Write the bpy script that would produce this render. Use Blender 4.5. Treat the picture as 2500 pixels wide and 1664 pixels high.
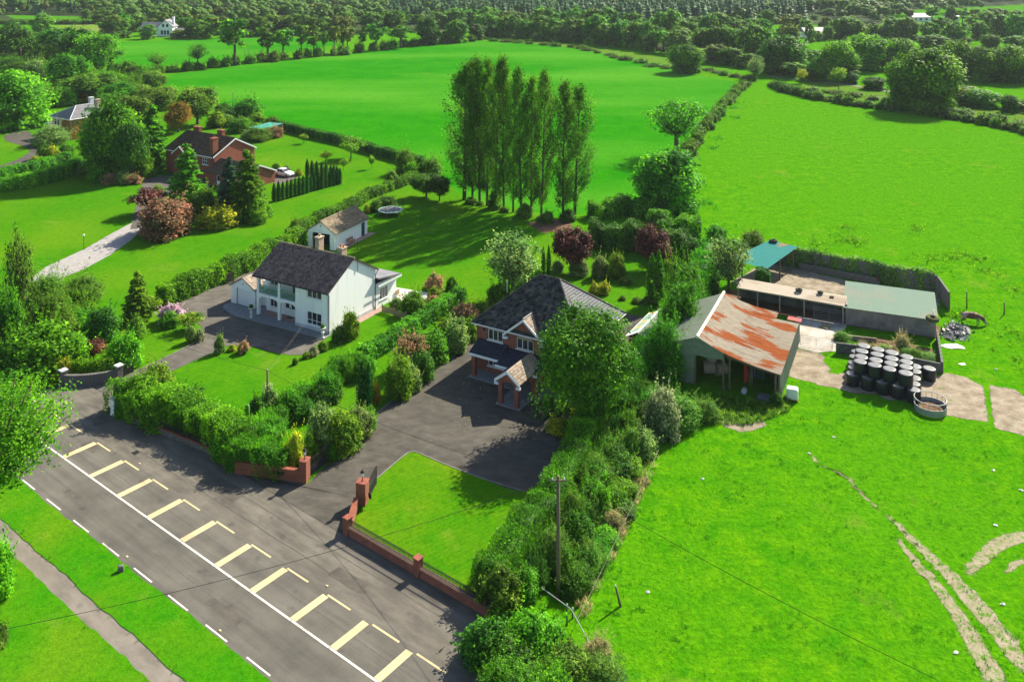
import bpy, bmesh, math, random
import numpy as np
from mathutils import Vector, Matrix

for o in list(bpy.data.objects):
    bpy.data.objects.remove(o)
scene = bpy.context.scene
COL = scene.collection
rad = math.radians

# ------------------------------------------------------------------ camera, sky, sun, exposure
CAM_H, FOC, HORIZON = 44.0, 2180.0, -110.0      # metres, focal length and horizon row on a 2500 x 1664 frame
cam_d = bpy.data.cameras.new('camera')
cam_d.sensor_fit = 'HORIZONTAL'
cam_d.sensor_width = 36.0
cam_d.lens = FOC / 2500 * 36
cam_d.shift_y = -(832 - HORIZON) / 2500
cam_d.clip_start, cam_d.clip_end = 0.5, 9000
cam = bpy.data.objects.new('camera', cam_d)
COL.objects.link(cam)
cam.location = (0, 0, CAM_H)
cam.rotation_euler = (rad(90), 0, 0)
scene.camera = cam

SUN_DIR = Vector((0.67, 0.742, 0)).normalized() * math.cos(rad(37)) + Vector((0, 0, math.sin(rad(37))))
world = bpy.data.worlds.new('World')
scene.world = world
world.use_nodes = True
wn = world.node_tree.nodes
sky = wn.new('ShaderNodeTexSky')
sky.sky_type = 'NISHITA'
sky.sun_disc = False
sky.sun_elevation = rad(37)
sky.sun_rotation = math.atan2(SUN_DIR.x, SUN_DIR.y)
world.node_tree.links.new(sky.outputs[0], wn['Background'].inputs[0])
wn['Background'].inputs[1].default_value = 0.082
sun_d = bpy.data.lights.new('sun', 'SUN')
sun_d.energy = 5.0
sun_d.angle = rad(0.53)
sun_d.color = (1.0, 0.92, 0.76)
sun = bpy.data.objects.new('sun', sun_d)
COL.objects.link(sun)
sun.location = (60, 80, 90)
sun.rotation_euler = SUN_DIR.to_track_quat('Z', 'Y').to_euler()
vs = scene.view_settings
vs.view_transform = 'Standard'
vs.look = 'None'
vs.exposure = 1.3
vs.gamma = 1
scene.cycles.use_denoising = True
scene.cycles.max_bounces = 6
scene.cycles.diffuse_bounces = 3
scene.cycles.transmission_bounces = 4
scene.cycles.transparent_max_bounces = 8
scene.cycles.volume_bounces = 0

# ------------------------------------------------------------------ plan: positions were read off overlapping enlargements of the aerial view
TILE = {'T1': (0, 0, 2.8), 'T2': (830, 0, 2.8), 'T3': (1660, 0, 2.8), 'T4': (0, 550, 2.8), 'T5': (830, 550, 2.8),
        'T6': (1660, 550, 2.8), 'T7': (0, 1104, 2.8), 'T8': (830, 1104, 2.8), 'T9': (1660, 1104, 2.8),
        'Z4': (500, 560, 4.2836), 'Z5': (1100, 640, 3.92), 'Z6': (1620, 560, 3.2667), 'B1': (380, 270, 4.9),
        'B2': (520, 960, 5.6), 'B3': (800, 1100, 5.6), 'B6': (700, 470, 6.533), 'B7': (1280, 480, 4.612), 'B8': (60, 220, 6.533)}
def src(t, x, y):
    o = TILE[t]
    return o[0] + x / o[2], o[1] + y / o[2]
def G(t, x, y, z=0.0):                           # ground point (x, y in metres) of a surveyed point at height z
    u, v = src(t, x, y)
    Y = FOC * (CAM_H - z) / (v - HORIZON)
    return ((u - 1250) / FOC * Y, Y)
def HT(t, x, yb, yt):                            # height of a thing from its foot and its top
    b, tt = src(t, x, yb)[1], src(t, x, yt)[1]
    return (b - tt) / (b - HORIZON) * CAM_H
def WD(t, x, yb, w):                             # width of a thing standing at yb
    return w / TILE[t][2] / (src(t, x, yb)[1] - HORIZON) * CAM_H
def GP(t, pts):
    return [G(t, x, y) for x, y in pts]

# ------------------------------------------------------------------ object helpers
def tag(o, label=None, cat=None, group=None, kind=None):
    if label: o['label'] = label
    if cat: o['category'] = cat
    if group: o['group'] = group
    if kind: o['kind'] = kind
    return o
def thing(name, label, cat, loc=(0, 0, 0), rz=0.0, group=None):
    o = bpy.data.objects.new(name, None)
    o.empty_display_size = 0.2
    COL.objects.link(o)
    o.location = loc if len(loc) == 3 else (loc[0], loc[1], 0)
    o.rotation_euler = (0, 0, rz)
    return tag(o, label, cat, group)
def link(name, me, parent=None, loc=None, rot=None, scale=None, mat=None):
    o = bpy.data.objects.new(name, me)
    COL.objects.link(o)
    if parent: o.parent = parent
    if loc is not None: o.location = loc
    if rot is not None: o.rotation_euler = rot
    if scale is not None: o.scale = scale
    if mat is not None:
        if not me.materials: me.materials.append(mat)
        else:
            o.material_slots[0].link = 'OBJECT'
            o.material_slots[0].material = mat
    return o
def copy_tree(o, parent=None):
    c = o.copy()
    COL.objects.link(c)
    c.parent = parent
    for ch in list(o.children):
        copy_tree(ch, c)
    return c

class MB:
    """collects boxes, prisms and tubes; build() links them as one mesh object"""
    def __init__(s):
        s.v, s.f, s.r, s.sm = [], [], [], []
    def face(s, pts, r=0.5):
        n = len(s.v)
        s.v += [tuple(p) for p in pts]
        s.f.append(tuple(range(n, n + len(pts))))
        s.r.append(r)
    def box(s, x0, y0, z0, x1, y1, z1, r=0.5):
        n = len(s.v)
        s.v += [(x, y, z) for z in (z0, z1) for y in (y0, y1) for x in (x0, x1)]
        for f in ((0, 2, 3, 1), (4, 5, 7, 6), (0, 1, 5, 4), (2, 6, 7, 3), (0, 4, 6, 2), (1, 3, 7, 5)):
            s.f.append(tuple(n + k for k in f))
            s.r.append(r)
        return s
    def prism(s, poly, a, b, axis='y', r=0.5):
        """poly of 2-D points, extruded between a and b along axis"""
        def P(p, t):
            return (p[0], t, p[1]) if axis == 'y' else ((t, p[0], p[1]) if axis == 'x' else (p[0], p[1], t))
        n, m = len(s.v), len(poly)
        s.v += [P(p, a) for p in poly] + [P(p, b) for p in poly]
        s.f += [tuple(range(n, n + m)), tuple(range(n + 2 * m - 1, n + m - 1, -1))]
        s.r += [r, r]
        for i in range(m):
            j = (i + 1) % m
            s.f.append((n + j, n + i, n + m + i, n + m + j))
            s.r.append(r)
        return s
    def tube(s, pts, rads, n=8, cap=True, r=0.5):
        pts = [Vector(p) for p in pts]
        if not hasattr(rads, '__len__'): rads = [rads] * len(pts)
        b0 = len(s.v)
        prev = None
        for i, p in enumerate(pts):
            d = (pts[min(i + 1, len(pts) - 1)] - pts[max(i - 1, 0)])
            d = d.normalized() if d.length > 1e-6 else Vector((0, 0, 1))
            a = prev if prev is not None else (Vector((1, 0, 0)) if abs(d.x) < 0.8 else Vector((0, 1, 0)))
            a = (a - d * a.dot(d)).normalized()
            prev = a
            c = d.cross(a)
            for k in range(n):
                w = 2 * math.pi * k / n
                s.v.append(tuple(p + (a * math.cos(w) + c * math.sin(w)) * rads[i]))
        for i in range(len(pts) - 1):
            for k in range(n):
                j = (k + 1) % n
                s.f.append((b0 + i * n + k, b0 + i * n + j, b0 + (i + 1) * n + j, b0 + (i + 1) * n + k))
                s.r.append(r)
        if cap:
            s.f.append(tuple(b0 + k for k in range(n - 1, -1, -1)))
            e = b0 + (len(pts) - 1) * n
            s.f.append(tuple(e + k for k in range(n)))
            s.r += [r, r]
        return s
    def lathe(s, prof, n=16, c=(0, 0), r=0.5):
        b0 = len(s.v)
        for q, z in prof:
            s.v += [(c[0] + max(q, 0.001) * math.cos(2 * math.pi * k / n), c[1] + max(q, 0.001) * math.sin(2 * math.pi * k / n), z) for k in range(n)]
        for i in range(len(prof) - 1):
            for k in range(n):
                j = (k + 1) % n
                s.f.append((b0 + i * n + k, b0 + i * n + j, b0 + (i + 1) * n + j, b0 + (i + 1) * n + k)); s.r.append(r)
        e = b0 + (len(prof) - 1) * n
        s.f += [tuple(b0 + k for k in range(n - 1, -1, -1)), tuple(e + k for k in range(n))]
        s.r += [r, r]
        return s
    def mesh(s, name, mat=None, smooth=False, bevel=0):
        me = bpy.data.meshes.new(name)
        me.from_pydata(s.v, [], s.f)
        if s.r:
            a = me.attributes.new('rnd', 'FLOAT', 'FACE')
            if len(a.data) == len(s.r): a.data.foreach_set('value', s.r)
        if bevel:
            bm = bmesh.new(); bm.from_mesh(me)
            bmesh.ops.bevel(bm, geom=list(bm.edges), offset=bevel, segments=1, affect='EDGES')
            bm.to_mesh(me); bm.free()
        if smooth:
            for p in me.polygons: p.use_smooth = True
        if mat: me.materials.append(mat)
        me.validate()
        return me
    def build(s, name, mat, parent=None, loc=None, rot=None, smooth=False, bevel=0):
        return link(name, s.mesh(name, mat, smooth, bevel), parent, loc, rot)

def mesh_np(name, V, quads=None, tris=None, rnd=None, mat=None):
    me = bpy.data.meshes.new(name)
    V = np.asarray(V, dtype=np.float32)
    q = np.asarray(quads, dtype=np.int32).reshape(-1, 4) if quads is not None else np.zeros((0, 4), np.int32)
    t = np.asarray(tris, dtype=np.int32).reshape(-1, 3) if tris is not None else np.zeros((0, 3), np.int32)
    me.vertices.add(len(V))
    me.vertices.foreach_set('co', V.ravel())
    idx = np.concatenate([q.ravel(), t.ravel()]).astype(np.int32)
    me.loops.add(len(idx))
    me.loops.foreach_set('vertex_index', idx)
    me.polygons.add(len(q) + len(t))
    st = np.concatenate([np.arange(len(q)) * 4, len(q) * 4 + np.arange(len(t)) * 3]).astype(np.int32)
    me.polygons.foreach_set('loop_start', st)
    me.update(calc_edges=True)
    if rnd is not None:
        a = me.attributes.new('rnd', 'FLOAT', 'FACE')
        a.data.foreach_set('value', np.asarray(rnd, dtype=np.float32))
    if mat: me.materials.append(mat)
    return me

# ------------------------------------------------------------------ materials
MATS = {}
def nt(name):
    m = bpy.data.materials.new(name)
    m.use_nodes = True
    t = m.node_tree
    MATS[name] = m
    return m, t.nodes, t.links, t.nodes['Principled BSDF']
def c4(c): return (c[0], c[1], c[2], 1)
def ramp(n, stops):
    r = n.new('ShaderNodeValToRGB')
    e = r.color_ramp.elements
    while len(e) < len(stops): e.new(0.5)
    for k, (p, c) in enumerate(stops):
        e[k].position = p
        e[k].color = c4(c)
    return r
def noise(n, l, coord, scale, detail=4, rough=0.55, stretch=None):
    t = n.new('ShaderNodeTexNoise')
    t.inputs['Scale'].default_value = scale
    t.inputs['Detail'].default_value = detail
    t.inputs['Roughness'].default_value = rough
    if stretch:
        mp = n.new('ShaderNodeMapping')
        mp.inputs['Scale'].default_value = stretch
        l.new(coord, mp.inputs[0]); l.new(mp.outputs[0], t.inputs[0])
    else:
        l.new(coord, t.inputs[0])
    return t
def mixc(n, l, fac, a, b, mode='MIX'):
    m = n.new('ShaderNodeMix')
    m.data_type = 'RGBA'
    m.blend_type = mode
    for sock, v in ((0, fac), (6, a), (7, b)):
        if isinstance(v, (int, float)): m.inputs[sock].default_value = v
        elif isinstance(v, tuple): m.inputs[sock].default_value = c4(v)
        else: l.new(v, m.inputs[sock])
    return m.outputs[2]
def bump(n, l, b, h, strength=0.3, dist=0.05):
    bp = n.new('ShaderNodeBump')
    bp.inputs['Strength'].default_value = strength
    bp.inputs['Distance'].default_value = dist
    l.new(h, bp.inputs['Height'])
    l.new(bp.outputs[0], b.inputs['Normal'])
def coords(n, kind='Object'):
    if kind == 'World':
        return n.new('ShaderNodeNewGeometry').outputs['Position']
    return n.new('ShaderNodeTexCoord').outputs[kind]
def surf(name, c1, c2=None, scale=3.0, rough=0.8, spec=0.3, bumps=0.2, bdist=0.02, stretch=None, fine=None, metal=0.0, rnd=0.0, space='Object', lo=0.3, hi=0.7):
    m, n, l, b = nt(name)
    co = coords(n, space)
    c2 = c2 or tuple(x * 0.75 for x in c1)
    a = noise(n, l, co, scale, 5, 0.6, stretch)
    r = ramp(n, [(lo, c1), (hi, c2)])
    l.new(a.outputs[0], r.inputs[0])
    col = r.outputs[0]
    if fine:
        f = noise(n, l, co, fine, 3, 0.6)
        col = mixc(n, l, 0.35, col, f.outputs[0], 'OVERLAY')
    if rnd:
        at = n.new('ShaderNodeAttribute'); at.attribute_name = 'rnd'
        hs = n.new('ShaderNodeHueSaturation')
        mr = n.new('ShaderNodeMapRange')
        mr.inputs[3].default_value, mr.inputs[4].default_value = 1 - rnd, 1 + rnd
        l.new(at.outputs['Fac'], mr.inputs[0]); l.new(mr.outputs[0], hs.inputs['Value'])
        l.new(col, hs.inputs['Color']); col = hs.outputs[0]
    l.new(col, b.inputs['Base Color'])
    b.inputs['Roughness'].default_value = rough
    b.inputs['Specular IOR Level'].default_value = spec * 0.6
    b.inputs['Metallic'].default_value = metal
    if bumps: bump(n, l, b, a.outputs[0] if not fine else f.outputs[0], bumps, bdist)
    return m
def grassmat(name, c1, c2, c3, big=0.03, mid=0.35, fine=5.0, stripe=None, bdist=0.08, patch=(0.35, 0.7), streak=None, mott=0.7, dry=0.4):
    m, n, l, b = nt(name)
    co = coords(n, 'World')
    A = noise(n, l, co, big, 3, 0.5, streak)
    B = noise(n, l, co, mid, 5, 0.65)
    C = noise(n, l, co, fine, 3, 0.7)
    r1 = ramp(n, [(patch[0], c1), (patch[1], c2)])
    l.new(B.outputs[0], r1.inputs[0])
    r2 = ramp(n, [(0.42, (0, 0, 0)), (0.68, (1, 1, 1))])
    l.new(A.outputs[0], r2.inputs[0])
    col = mixc(n, l, r2.outputs[0], r1.outputs[0], c3)
    if stripe:
        w = n.new('ShaderNodeTexWave')
        w.inputs['Scale'].default_value = stripe[1]
        w.inputs['Distortion'].default_value = 0.6
        w.inputs['Detail'].default_value = 2
        mp = n.new('ShaderNodeMapping'); mp.inputs['Rotation'].default_value = (0, 0, rad(stripe[0]))
        l.new(co, mp.inputs[0]); l.new(mp.outputs[0], w.inputs[0])
        rw = ramp(n, [(0.35, (0.86, 0.86, 0.86)), (0.65, (1.08, 1.08, 1.0))])
        l.new(w.outputs['Fac'], rw.inputs[0])
        col = mixc(n, l, stripe[2], col, rw.outputs[0], 'MULTIPLY')
    Dn = noise(n, l, co, mid * 3.1, 4, 0.7)
    rd = ramp(n, [(0.32, (0.60, 0.74, 0.75)), (0.5, (1, 1, 1)), (0.70, (1.40, 1.12, 1.1))])
    l.new(Dn.outputs[0], rd.inputs[0])
    col = mixc(n, l, mott, col, rd.outputs[0], 'MULTIPLY')
    En = noise(n, l, co, big * 2.3, 5, 0.65)
    re_ = ramp(n, [(0.60, (0, 0, 0)), (0.76, (1, 1, 1))])
    l.new(En.outputs[0], re_.inputs[0])
    dm = n.new('ShaderNodeMath'); dm.operation = 'MULTIPLY'; dm.inputs[1].default_value = dry
    l.new(re_.outputs[0], dm.inputs[0])
    col = mixc(n, l, dm.outputs[0], col, (0.20, 0.22, 0.035))
    rf = ramp(n, [(0.25, (0.6, 0.6, 0.6)), (0.75, (1.3, 1.3, 1.3))])
    l.new(C.outputs[0], rf.inputs[0])
    col = mixc(n, l, 0.8, col, rf.outputs[0], 'MULTIPLY')
    l.new(col, b.inputs['Base Color'])
    b.inputs['Roughness'].default_value = 0.9
    b.inputs['Specular IOR Level'].default_value = 0.0
    bump(n, l, b, C.outputs[0], 0.7, bdist)
    return m
def leafmat(name, c1, c2, trans=0.48, rough=0.6, spec=0.12):
    m, n, l, b = nt(name)
    at = n.new('ShaderNodeAttribute'); at.attribute_name = 'rnd'
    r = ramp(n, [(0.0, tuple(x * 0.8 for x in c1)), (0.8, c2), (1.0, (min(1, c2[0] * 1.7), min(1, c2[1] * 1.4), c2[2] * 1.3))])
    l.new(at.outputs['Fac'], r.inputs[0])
    oi = n.new('ShaderNodeObjectInfo')
    hs = n.new('ShaderNodeHueSaturation')
    for k, (sock, a, z) in enumerate((('Hue', 0.488, 0.512), ('Value', 0.8, 1.2))):
        mr = n.new('ShaderNodeMapRange')
        mr.inputs[3].default_value, mr.inputs[4].default_value = a, z
        l.new(oi.outputs['Random'], mr.inputs[0]); l.new(mr.outputs[0], hs.inputs[sock])
    l.new(r.outputs[0], hs.inputs['Color'])
    l.new(hs.outputs[0], b.inputs['Base Color'])
    b.inputs['Roughness'].default_value = rough
    b.inputs['Specular IOR Level'].default_value = spec
    tr = n.new('ShaderNodeBsdfTranslucent')
    l.new(hs.outputs[0], tr.inputs[0])
    mx = n.new('ShaderNodeMixShader')
    mx.inputs[0].default_value = trans
    l.new(b.outputs[0], mx.inputs[1]); l.new(tr.outputs[0], mx.inputs[2])
    l.new(mx.outputs[0], n['Material Output'].inputs['Surface'])
    return m
def brickmat(name, c1, c2, mortar):
    m, n, l, b = nt(name)
    co = coords(n)
    sx = n.new('ShaderNodeSeparateXYZ'); l.new(co, sx.inputs[0])
    ad = n.new('ShaderNodeMath'); l.new(sx.outputs[0], ad.inputs[0]); l.new(sx.outputs[1], ad.inputs[1])
    cb = n.new('ShaderNodeCombineXYZ'); l.new(ad.outputs[0], cb.inputs[0]); l.new(sx.outputs[2], cb.inputs[1])
    t = n.new('ShaderNodeTexBrick')
    t.inputs['Color1'].default_value, t.inputs['Color2'].default_value, t.inputs['Mortar'].default_value = c4(c1), c4(c2), c4(mortar)
    t.inputs['Scale'].default_value = 1
    t.inputs['Brick Width'].default_value, t.inputs['Row Height'].default_value = 0.225, 0.075
    t.inputs['Mortar Size'].default_value = 0.008
    l.new(cb.outputs[0], t.inputs[0])
    a = noise(n, l, co, 1.3, 5, 0.65)
    r = ramp(n, [(0.3, (0.72, 0.7, 0.68)), (0.7, (1.15, 1.1, 1.08))])
    l.new(a.outputs[0], r.inputs[0])
    l.new(mixc(n, l, 0.8, t.outputs[0], r.outputs[0], 'MULTIPLY'), b.inputs['Base Color'])
    b.inputs['Roughness'].default_value = 0.9
    bump(n, l, b, t.outputs['Fac'], 0.3, -0.01)
    return m
def paintmat(name, c1, c2, under, wear=0.5):
    m, n, l, b = nt(name)
    co = coords(n)
    A = noise(n, l, co, 1.8, 4, 0.6); B = noise(n, l, co, 9, 4, 0.75); C = noise(n, l, co, 0.35, 2, 0.5)
    r = ramp(n, [(0.3, c1), (0.7, c2)]); l.new(A.outputs[0], r.inputs[0])
    ad = n.new('ShaderNodeMath'); ad.operation = 'ADD'; l.new(B.outputs[0], ad.inputs[0]); l.new(C.outputs[0], ad.inputs[1])
    mk = ramp(n, [(0.0, (0, 0, 0)), (1.0, (1, 1, 1))])
    mr = n.new('ShaderNodeMapRange'); mr.inputs[1].default_value, mr.inputs[2].default_value = 1.0 + 0.12 * (1 - wear), 1.32
    l.new(ad.outputs[0], mr.inputs[0])
    l.new(mixc(n, l, mr.outputs[0], r.outputs[0], under), b.inputs['Base Color'])
    b.inputs['Roughness'].default_value = 0.75
    b.inputs['Specular IOR Level'].default_value = 0.2
    return m
def patchy(name, c1, c2, g1, g2, lo, hi, scale=1.1):
    """bare ground with grass creeping over it"""
    m, n, l, b = nt(name)
    co = coords(n, 'World')
    A = noise(n, l, co, 0.9, 5, 0.6); B = noise(n, l, co, scale, 6, 0.75); C = noise(n, l, co, 6, 3, 0.7)
    r = ramp(n, [(0.3, c1), (0.7, c2)]); l.new(A.outputs[0], r.inputs[0])
    q = ramp(n, [(0.3, g1), (0.7, g2)]); l.new(C.outputs[0], q.inputs[0])
    mk = ramp(n, [(lo, (0, 0, 0)), (hi, (1, 1, 1))]); l.new(B.outputs[0], mk.inputs[0])
    col = mixc(n, l, mk.outputs[0], r.outputs[0], q.outputs[0])
    rf = ramp(n, [(0.25, (0.7, 0.7, 0.7)), (0.75, (1.25, 1.25, 1.25))]); l.new(C.outputs[0], rf.inputs[0])
    l.new(mixc(n, l, 0.7, col, rf.outputs[0], 'MULTIPLY'), b.inputs['Base Color'])
    b.inputs['Roughness'].default_value = 0.95
    b.inputs['Specular IOR Level'].default_value = 0.05
    bump(n, l, b, C.outputs[0], 0.6, 0.05)
    at = n.new('ShaderNodeAttribute'); at.attribute_name = 'edge'      # the bare ground thins out at its rim
    F_ = noise(n, l, co, 2.6, 6, 0.8)
    ad = n.new('ShaderNodeMath'); ad.operation = 'ADD'
    l.new(at.outputs['Fac'], ad.inputs[0]); l.new(F_.outputs[0], ad.inputs[1])
    mr = n.new('ShaderNodeMapRange'); mr.inputs[1].default_value, mr.inputs[2].default_value = 0.66, 0.86
    l.new(ad.outputs[0], mr.inputs[0])
    tr = n.new('ShaderNodeBsdfTransparent'); mx = n.new('ShaderNodeMixShader')
    l.new(mr.outputs[0], mx.inputs[0]); l.new(tr.outputs[0], mx.inputs[1]); l.new(b.outputs[0], mx.inputs[2])
    l.new(mx.outputs[0], n['Material Output'].inputs['Surface'])
    return m
def tarmac(name, c1, c2, stretch=(0.06, 1, 1), stain=(0.03, 0.03, 0.03)):
    m, n, l, b = nt(name)
    co = coords(n)
    A = noise(n, l, co, 1.1, 5, 0.6, stretch)
    B = noise(n, l, co, 0.25, 5, 0.65)
    C = noise(n, l, co, 14, 3, 0.8)
    r = ramp(n, [(0.3, c1), (0.7, c2)]); l.new(A.outputs[0], r.inputs[0])
    r2 = ramp(n, [(0.3, (0.72, 0.71, 0.7)), (0.72, (1.2, 1.19, 1.15))]); l.new(B.outputs[0], r2.inputs[0])
    col = mixc(n, l, 1.0, r.outputs[0], r2.outputs[0], 'MULTIPLY')
    D = noise(n, l, co, 0.7, 3, 0.5)
    rs = ramp(n, [(0.64, (0, 0, 0)), (0.74, (1, 1, 1))]); l.new(D.outputs[0], rs.inputs[0])
    sm = n.new('ShaderNodeMath'); sm.operation = 'MULTIPLY'; sm.inputs[1].default_value = 0.45
    l.new(rs.outputs[0], sm.inputs[0])
    col = mixc(n, l, sm.outputs[0], col, stain)
    rc = ramp(n, [(0.3, (0.75, 0.75, 0.75)), (0.7, (1.25, 1.25, 1.25))]); l.new(C.outputs[0], rc.inputs[0])
    col = mixc(n, l, 0.9, col, rc.outputs[0], 'MULTIPLY')
    l.new(col, b.inputs['Base Color'])
    b.inputs['Roughness'].default_value = 0.9
    b.inputs['Specular IOR Level'].default_value = 0.1
    bump(n, l, b, C.outputs[0], 0.35, 0.02)
    return m
def rustmat(name, base, base2, rust1, rust2, lo, hi, stretch=(0.25, 2.2, 1), scale=1.0, rough=0.85):
    m, n, l, b = nt(name)
    co = coords(n)
    A = noise(n, l, co, scale, 6, 0.65, stretch)
    B = noise(n, l, co, 0.33, 1.5, 0.5, (0.6, 1, 1))
    hf = n.new('ShaderNodeMix'); hf.data_type = 'FLOAT'; hf.inputs[0].default_value = 0.6
    l.new(A.outputs[0], hf.inputs[2]); l.new(B.outputs[0], hf.inputs[3])
    mask = ramp(n, [(lo, (0, 0, 0)), (hi, (1, 1, 1))]); l.new(hf.outputs[0], mask.inputs[0])
    C = noise(n, l, co, 2.5, 5, 0.7, (0.4, 2, 1))
    rb = ramp(n, [(0.35, base), (0.65, base2)]); l.new(C.outputs[0], rb.inputs[0])
    rr = ramp(n, [(0.35, rust1), (0.65, rust2)]); l.new(C.outputs[0], rr.inputs[0])
    l.new(mixc(n, l, mask.outputs[0], rb.outputs[0], rr.outputs[0]), b.inputs['Base Color'])
    b.inputs['Roughness'].default_value = rough
    b.inputs['Specular IOR Level'].default_value = 0.08
    return m
def glassmat(name, col=(0.02, 0.03, 0.035), alpha_trans=False):
    m, n, l, b = nt(name)
    b.inputs['Base Color'].default_value = c4(col)
    b.inputs['Roughness'].default_value = 0.06
    b.inputs['Specular IOR Level'].default_value = 0.6
    if alpha_trans:
        tr = n.new('ShaderNodeBsdfTransparent'); tr.inputs[0].default_value = c4((0.72, 0.86, 0.8))
        mx = n.new('ShaderNodeMixShader'); mx.inputs[0].default_value = 0.35
        l.new(tr.outputs[0], mx.inputs[1]); l.new(b.outputs[0], mx.inputs[2])
        l.new(mx.outputs[0], n['Material Output'].inputs['Surface'])
    return m
M_PASTURE = grassmat('pasture_grass', (0.030, 0.175, 0.0012), (0.085, 0.24, 0.002), (0.058, 0.21, 0.002), 0.045, 0.5, 3.0, bdist=0.18, patch=(0.33, 0.66), mott=1.0, dry=0.55)
M_FIELD = grassmat('young_crop_grass', (0.0126, 0.161, 0.00092), (0.0252, 0.1886, 0.00138), (0.05775, 0.2254, 0.01104), 0.016, 0.12, 1.6, stripe=(62, 0.9, 0.4), bdist=0.1, streak=(0.5, 1.5, 1), mott=0.4, dry=0.16)
M_LAWN = grassmat('lawn_grass', (0.03213, 0.1627, 0.002502), (0.06069, 0.1877, 0.003128), (0.07854, 0.1939, 0.005005), 0.06, 0.5, 7.0, stripe=(28, 0.55, 0.3), bdist=0.05)
M_FRONTLAWN = grassmat('front_lawn_grass', (0.03927, 0.1689, 0.002502), (0.06783, 0.1814, 0.003128), (0.09282, 0.1877, 0.005005), 0.12, 0.6, 8.0, stripe=(52, 0.7, 0.35), bdist=0.05)
M_VERGE = grassmat('verge_grass', (0.02499, 0.1689, 0.002502), (0.04998, 0.1939, 0.002502), (0.07854, 0.1939, 0.005005), 0.15, 0.7, 7.0, bdist=0.07)
M_ROUGH = grassmat('rough_grass', (0.075, 0.165, 0.015), (0.1275, 0.18, 0.03), (0.0525, 0.195, 0.0075), 0.15, 0.8, 4.0, bdist=0.2)
M_DRYFIELD = grassmat('stubble_field', (0.15, 0.195, 0.045), (0.195, 0.195, 0.0675), (0.105, 0.21, 0.015), 0.03, 0.3, 3.0)

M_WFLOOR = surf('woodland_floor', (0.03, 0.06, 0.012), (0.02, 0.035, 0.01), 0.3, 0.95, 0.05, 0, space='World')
M_ROAD = tarmac('road_tarmac', (0.08448, 0.08008, 0.0704), (0.1408, 0.132, 0.1144))
M_TARJ = surf('tar_joint', (0.05, 0.047, 0.042), (0.10, 0.09, 0.075), 3, 0.7)
M_TARP = tarmac('patched_tarmac', (0.07, 0.064, 0.056), (0.11, 0.10, 0.084), (0.6, 1, 1))
M_SHOULDER = tarmac('shoulder_tarmac', (0.08624, 0.0792, 0.06776), (0.1628, 0.1478, 0.125), (0.25, 1, 1))
M_DRIVE = tarmac('drive_tarmac', (0.05456, 0.05104, 0.044), (0.1012, 0.09328, 0.0792), (0.6, 1, 1))
M_DRIVE2 = tarmac('pale_tarmac', (0.08096, 0.07568, 0.06688), (0.1373, 0.1258, 0.1091), (0.6, 1, 1))
M_FOOT = tarmac('footpath_surface', (0.1408, 0.1267, 0.1091), (0.2182, 0.1936, 0.1654), (0.3, 1, 1), (0.09, 0.09, 0.085))
M_GRAVEL = surf('gravel', (0.336, 0.312, 0.296), (0.24, 0.228, 0.216), 1.2, 0.95, 0.2, 0.5, 0.03, fine=12)
M_CONC = surf('yard_concrete', (0.32, 0.276, 0.216), (0.16, 0.128, 0.092), 0.6, 0.9, 0.2, 0.3, 0.02, fine=5, space='World', lo=0.38, hi=0.66)
M_CONCPALE = surf('pale_concrete', (0.416, 0.376, 0.32), (0.224, 0.188, 0.144), 0.55, 0.8, 0.3, 0.2, 0.02, fine=5, space='World', lo=0.42, hi=0.7)
M_DIRT = surf('track_dirt', (0.312, 0.2691, 0.195), (0.195, 0.1599, 0.1014), 0.9, 0.95, 0.15, 0.5, 0.05, fine=6, space='World')
M_TRACK = patchy('track_dirt_grass', (0.31, 0.27, 0.19), (0.21, 0.175, 0.11), (0.045, 0.15, 0.003), (0.10, 0.20, 0.008), 0.48, 0.62, 1.6)
M_PAD = patchy('mossy_concrete', (0.33, 0.28, 0.21), (0.16, 0.125, 0.085), (0.06, 0.17, 0.006), (0.12, 0.2, 0.02), 0.60, 0.66, 0.8)
M_SOIL = surf('bare_soil', (0.16, 0.10, 0.06), (0.10, 0.06, 0.035), 1.5, 0.95, 0.1, 0.5, 0.05, space='World')
M_YPAINT = paintmat('yellow_paint', (0.60, 0.47, 0.25), (0.50, 0.39, 0.21), (0.17, 0.15, 0.115), 0.7)
M_WPAINT = paintmat('white_road_paint', (0.66, 0.63, 0.56), (0.52, 0.49, 0.43), (0.17, 0.15, 0.12), 0.6)
M_KERB = surf('kerb_concrete', (0.21, 0.195, 0.165), (0.13, 0.12, 0.10), 2, 0.9)

M_WHITE = surf('white_render', (0.86, 0.86, 0.84), (0.66, 0.665, 0.65), 0.9, 0.85, 0.2, 0.1, 0.01, stretch=(1.6, 1.6, 0.22), lo=0.5, hi=0.85)
M_UPVC = surf('white_upvc', (0.82, 0.82, 0.81), (0.78, 0.78, 0.77), 2, 0.4, 0.4, 0)
M_PLINTH = surf('grey_plinth', (0.55, 0.56, 0.57), (0.46, 0.47, 0.49), 1, 0.85)
M_GLASS = glassmat('window_glass')
M_CLEAR = glassmat('balcony_glass', (0.25, 0.40, 0.36), True)
M_CURTAIN = surf('curtain_cloth', (0.62, 0.60, 0.55), (0.45, 0.44, 0.40), 6, 0.9, 0.1, 0, stretch=(6, 1, 0.3))
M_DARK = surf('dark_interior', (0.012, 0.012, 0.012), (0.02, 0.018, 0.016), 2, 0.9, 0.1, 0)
M_BRICK = brickmat('red_brick', (0.29, 0.068, 0.034), (0.20, 0.048, 0.027), (0.23, 0.16, 0.125))
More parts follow.
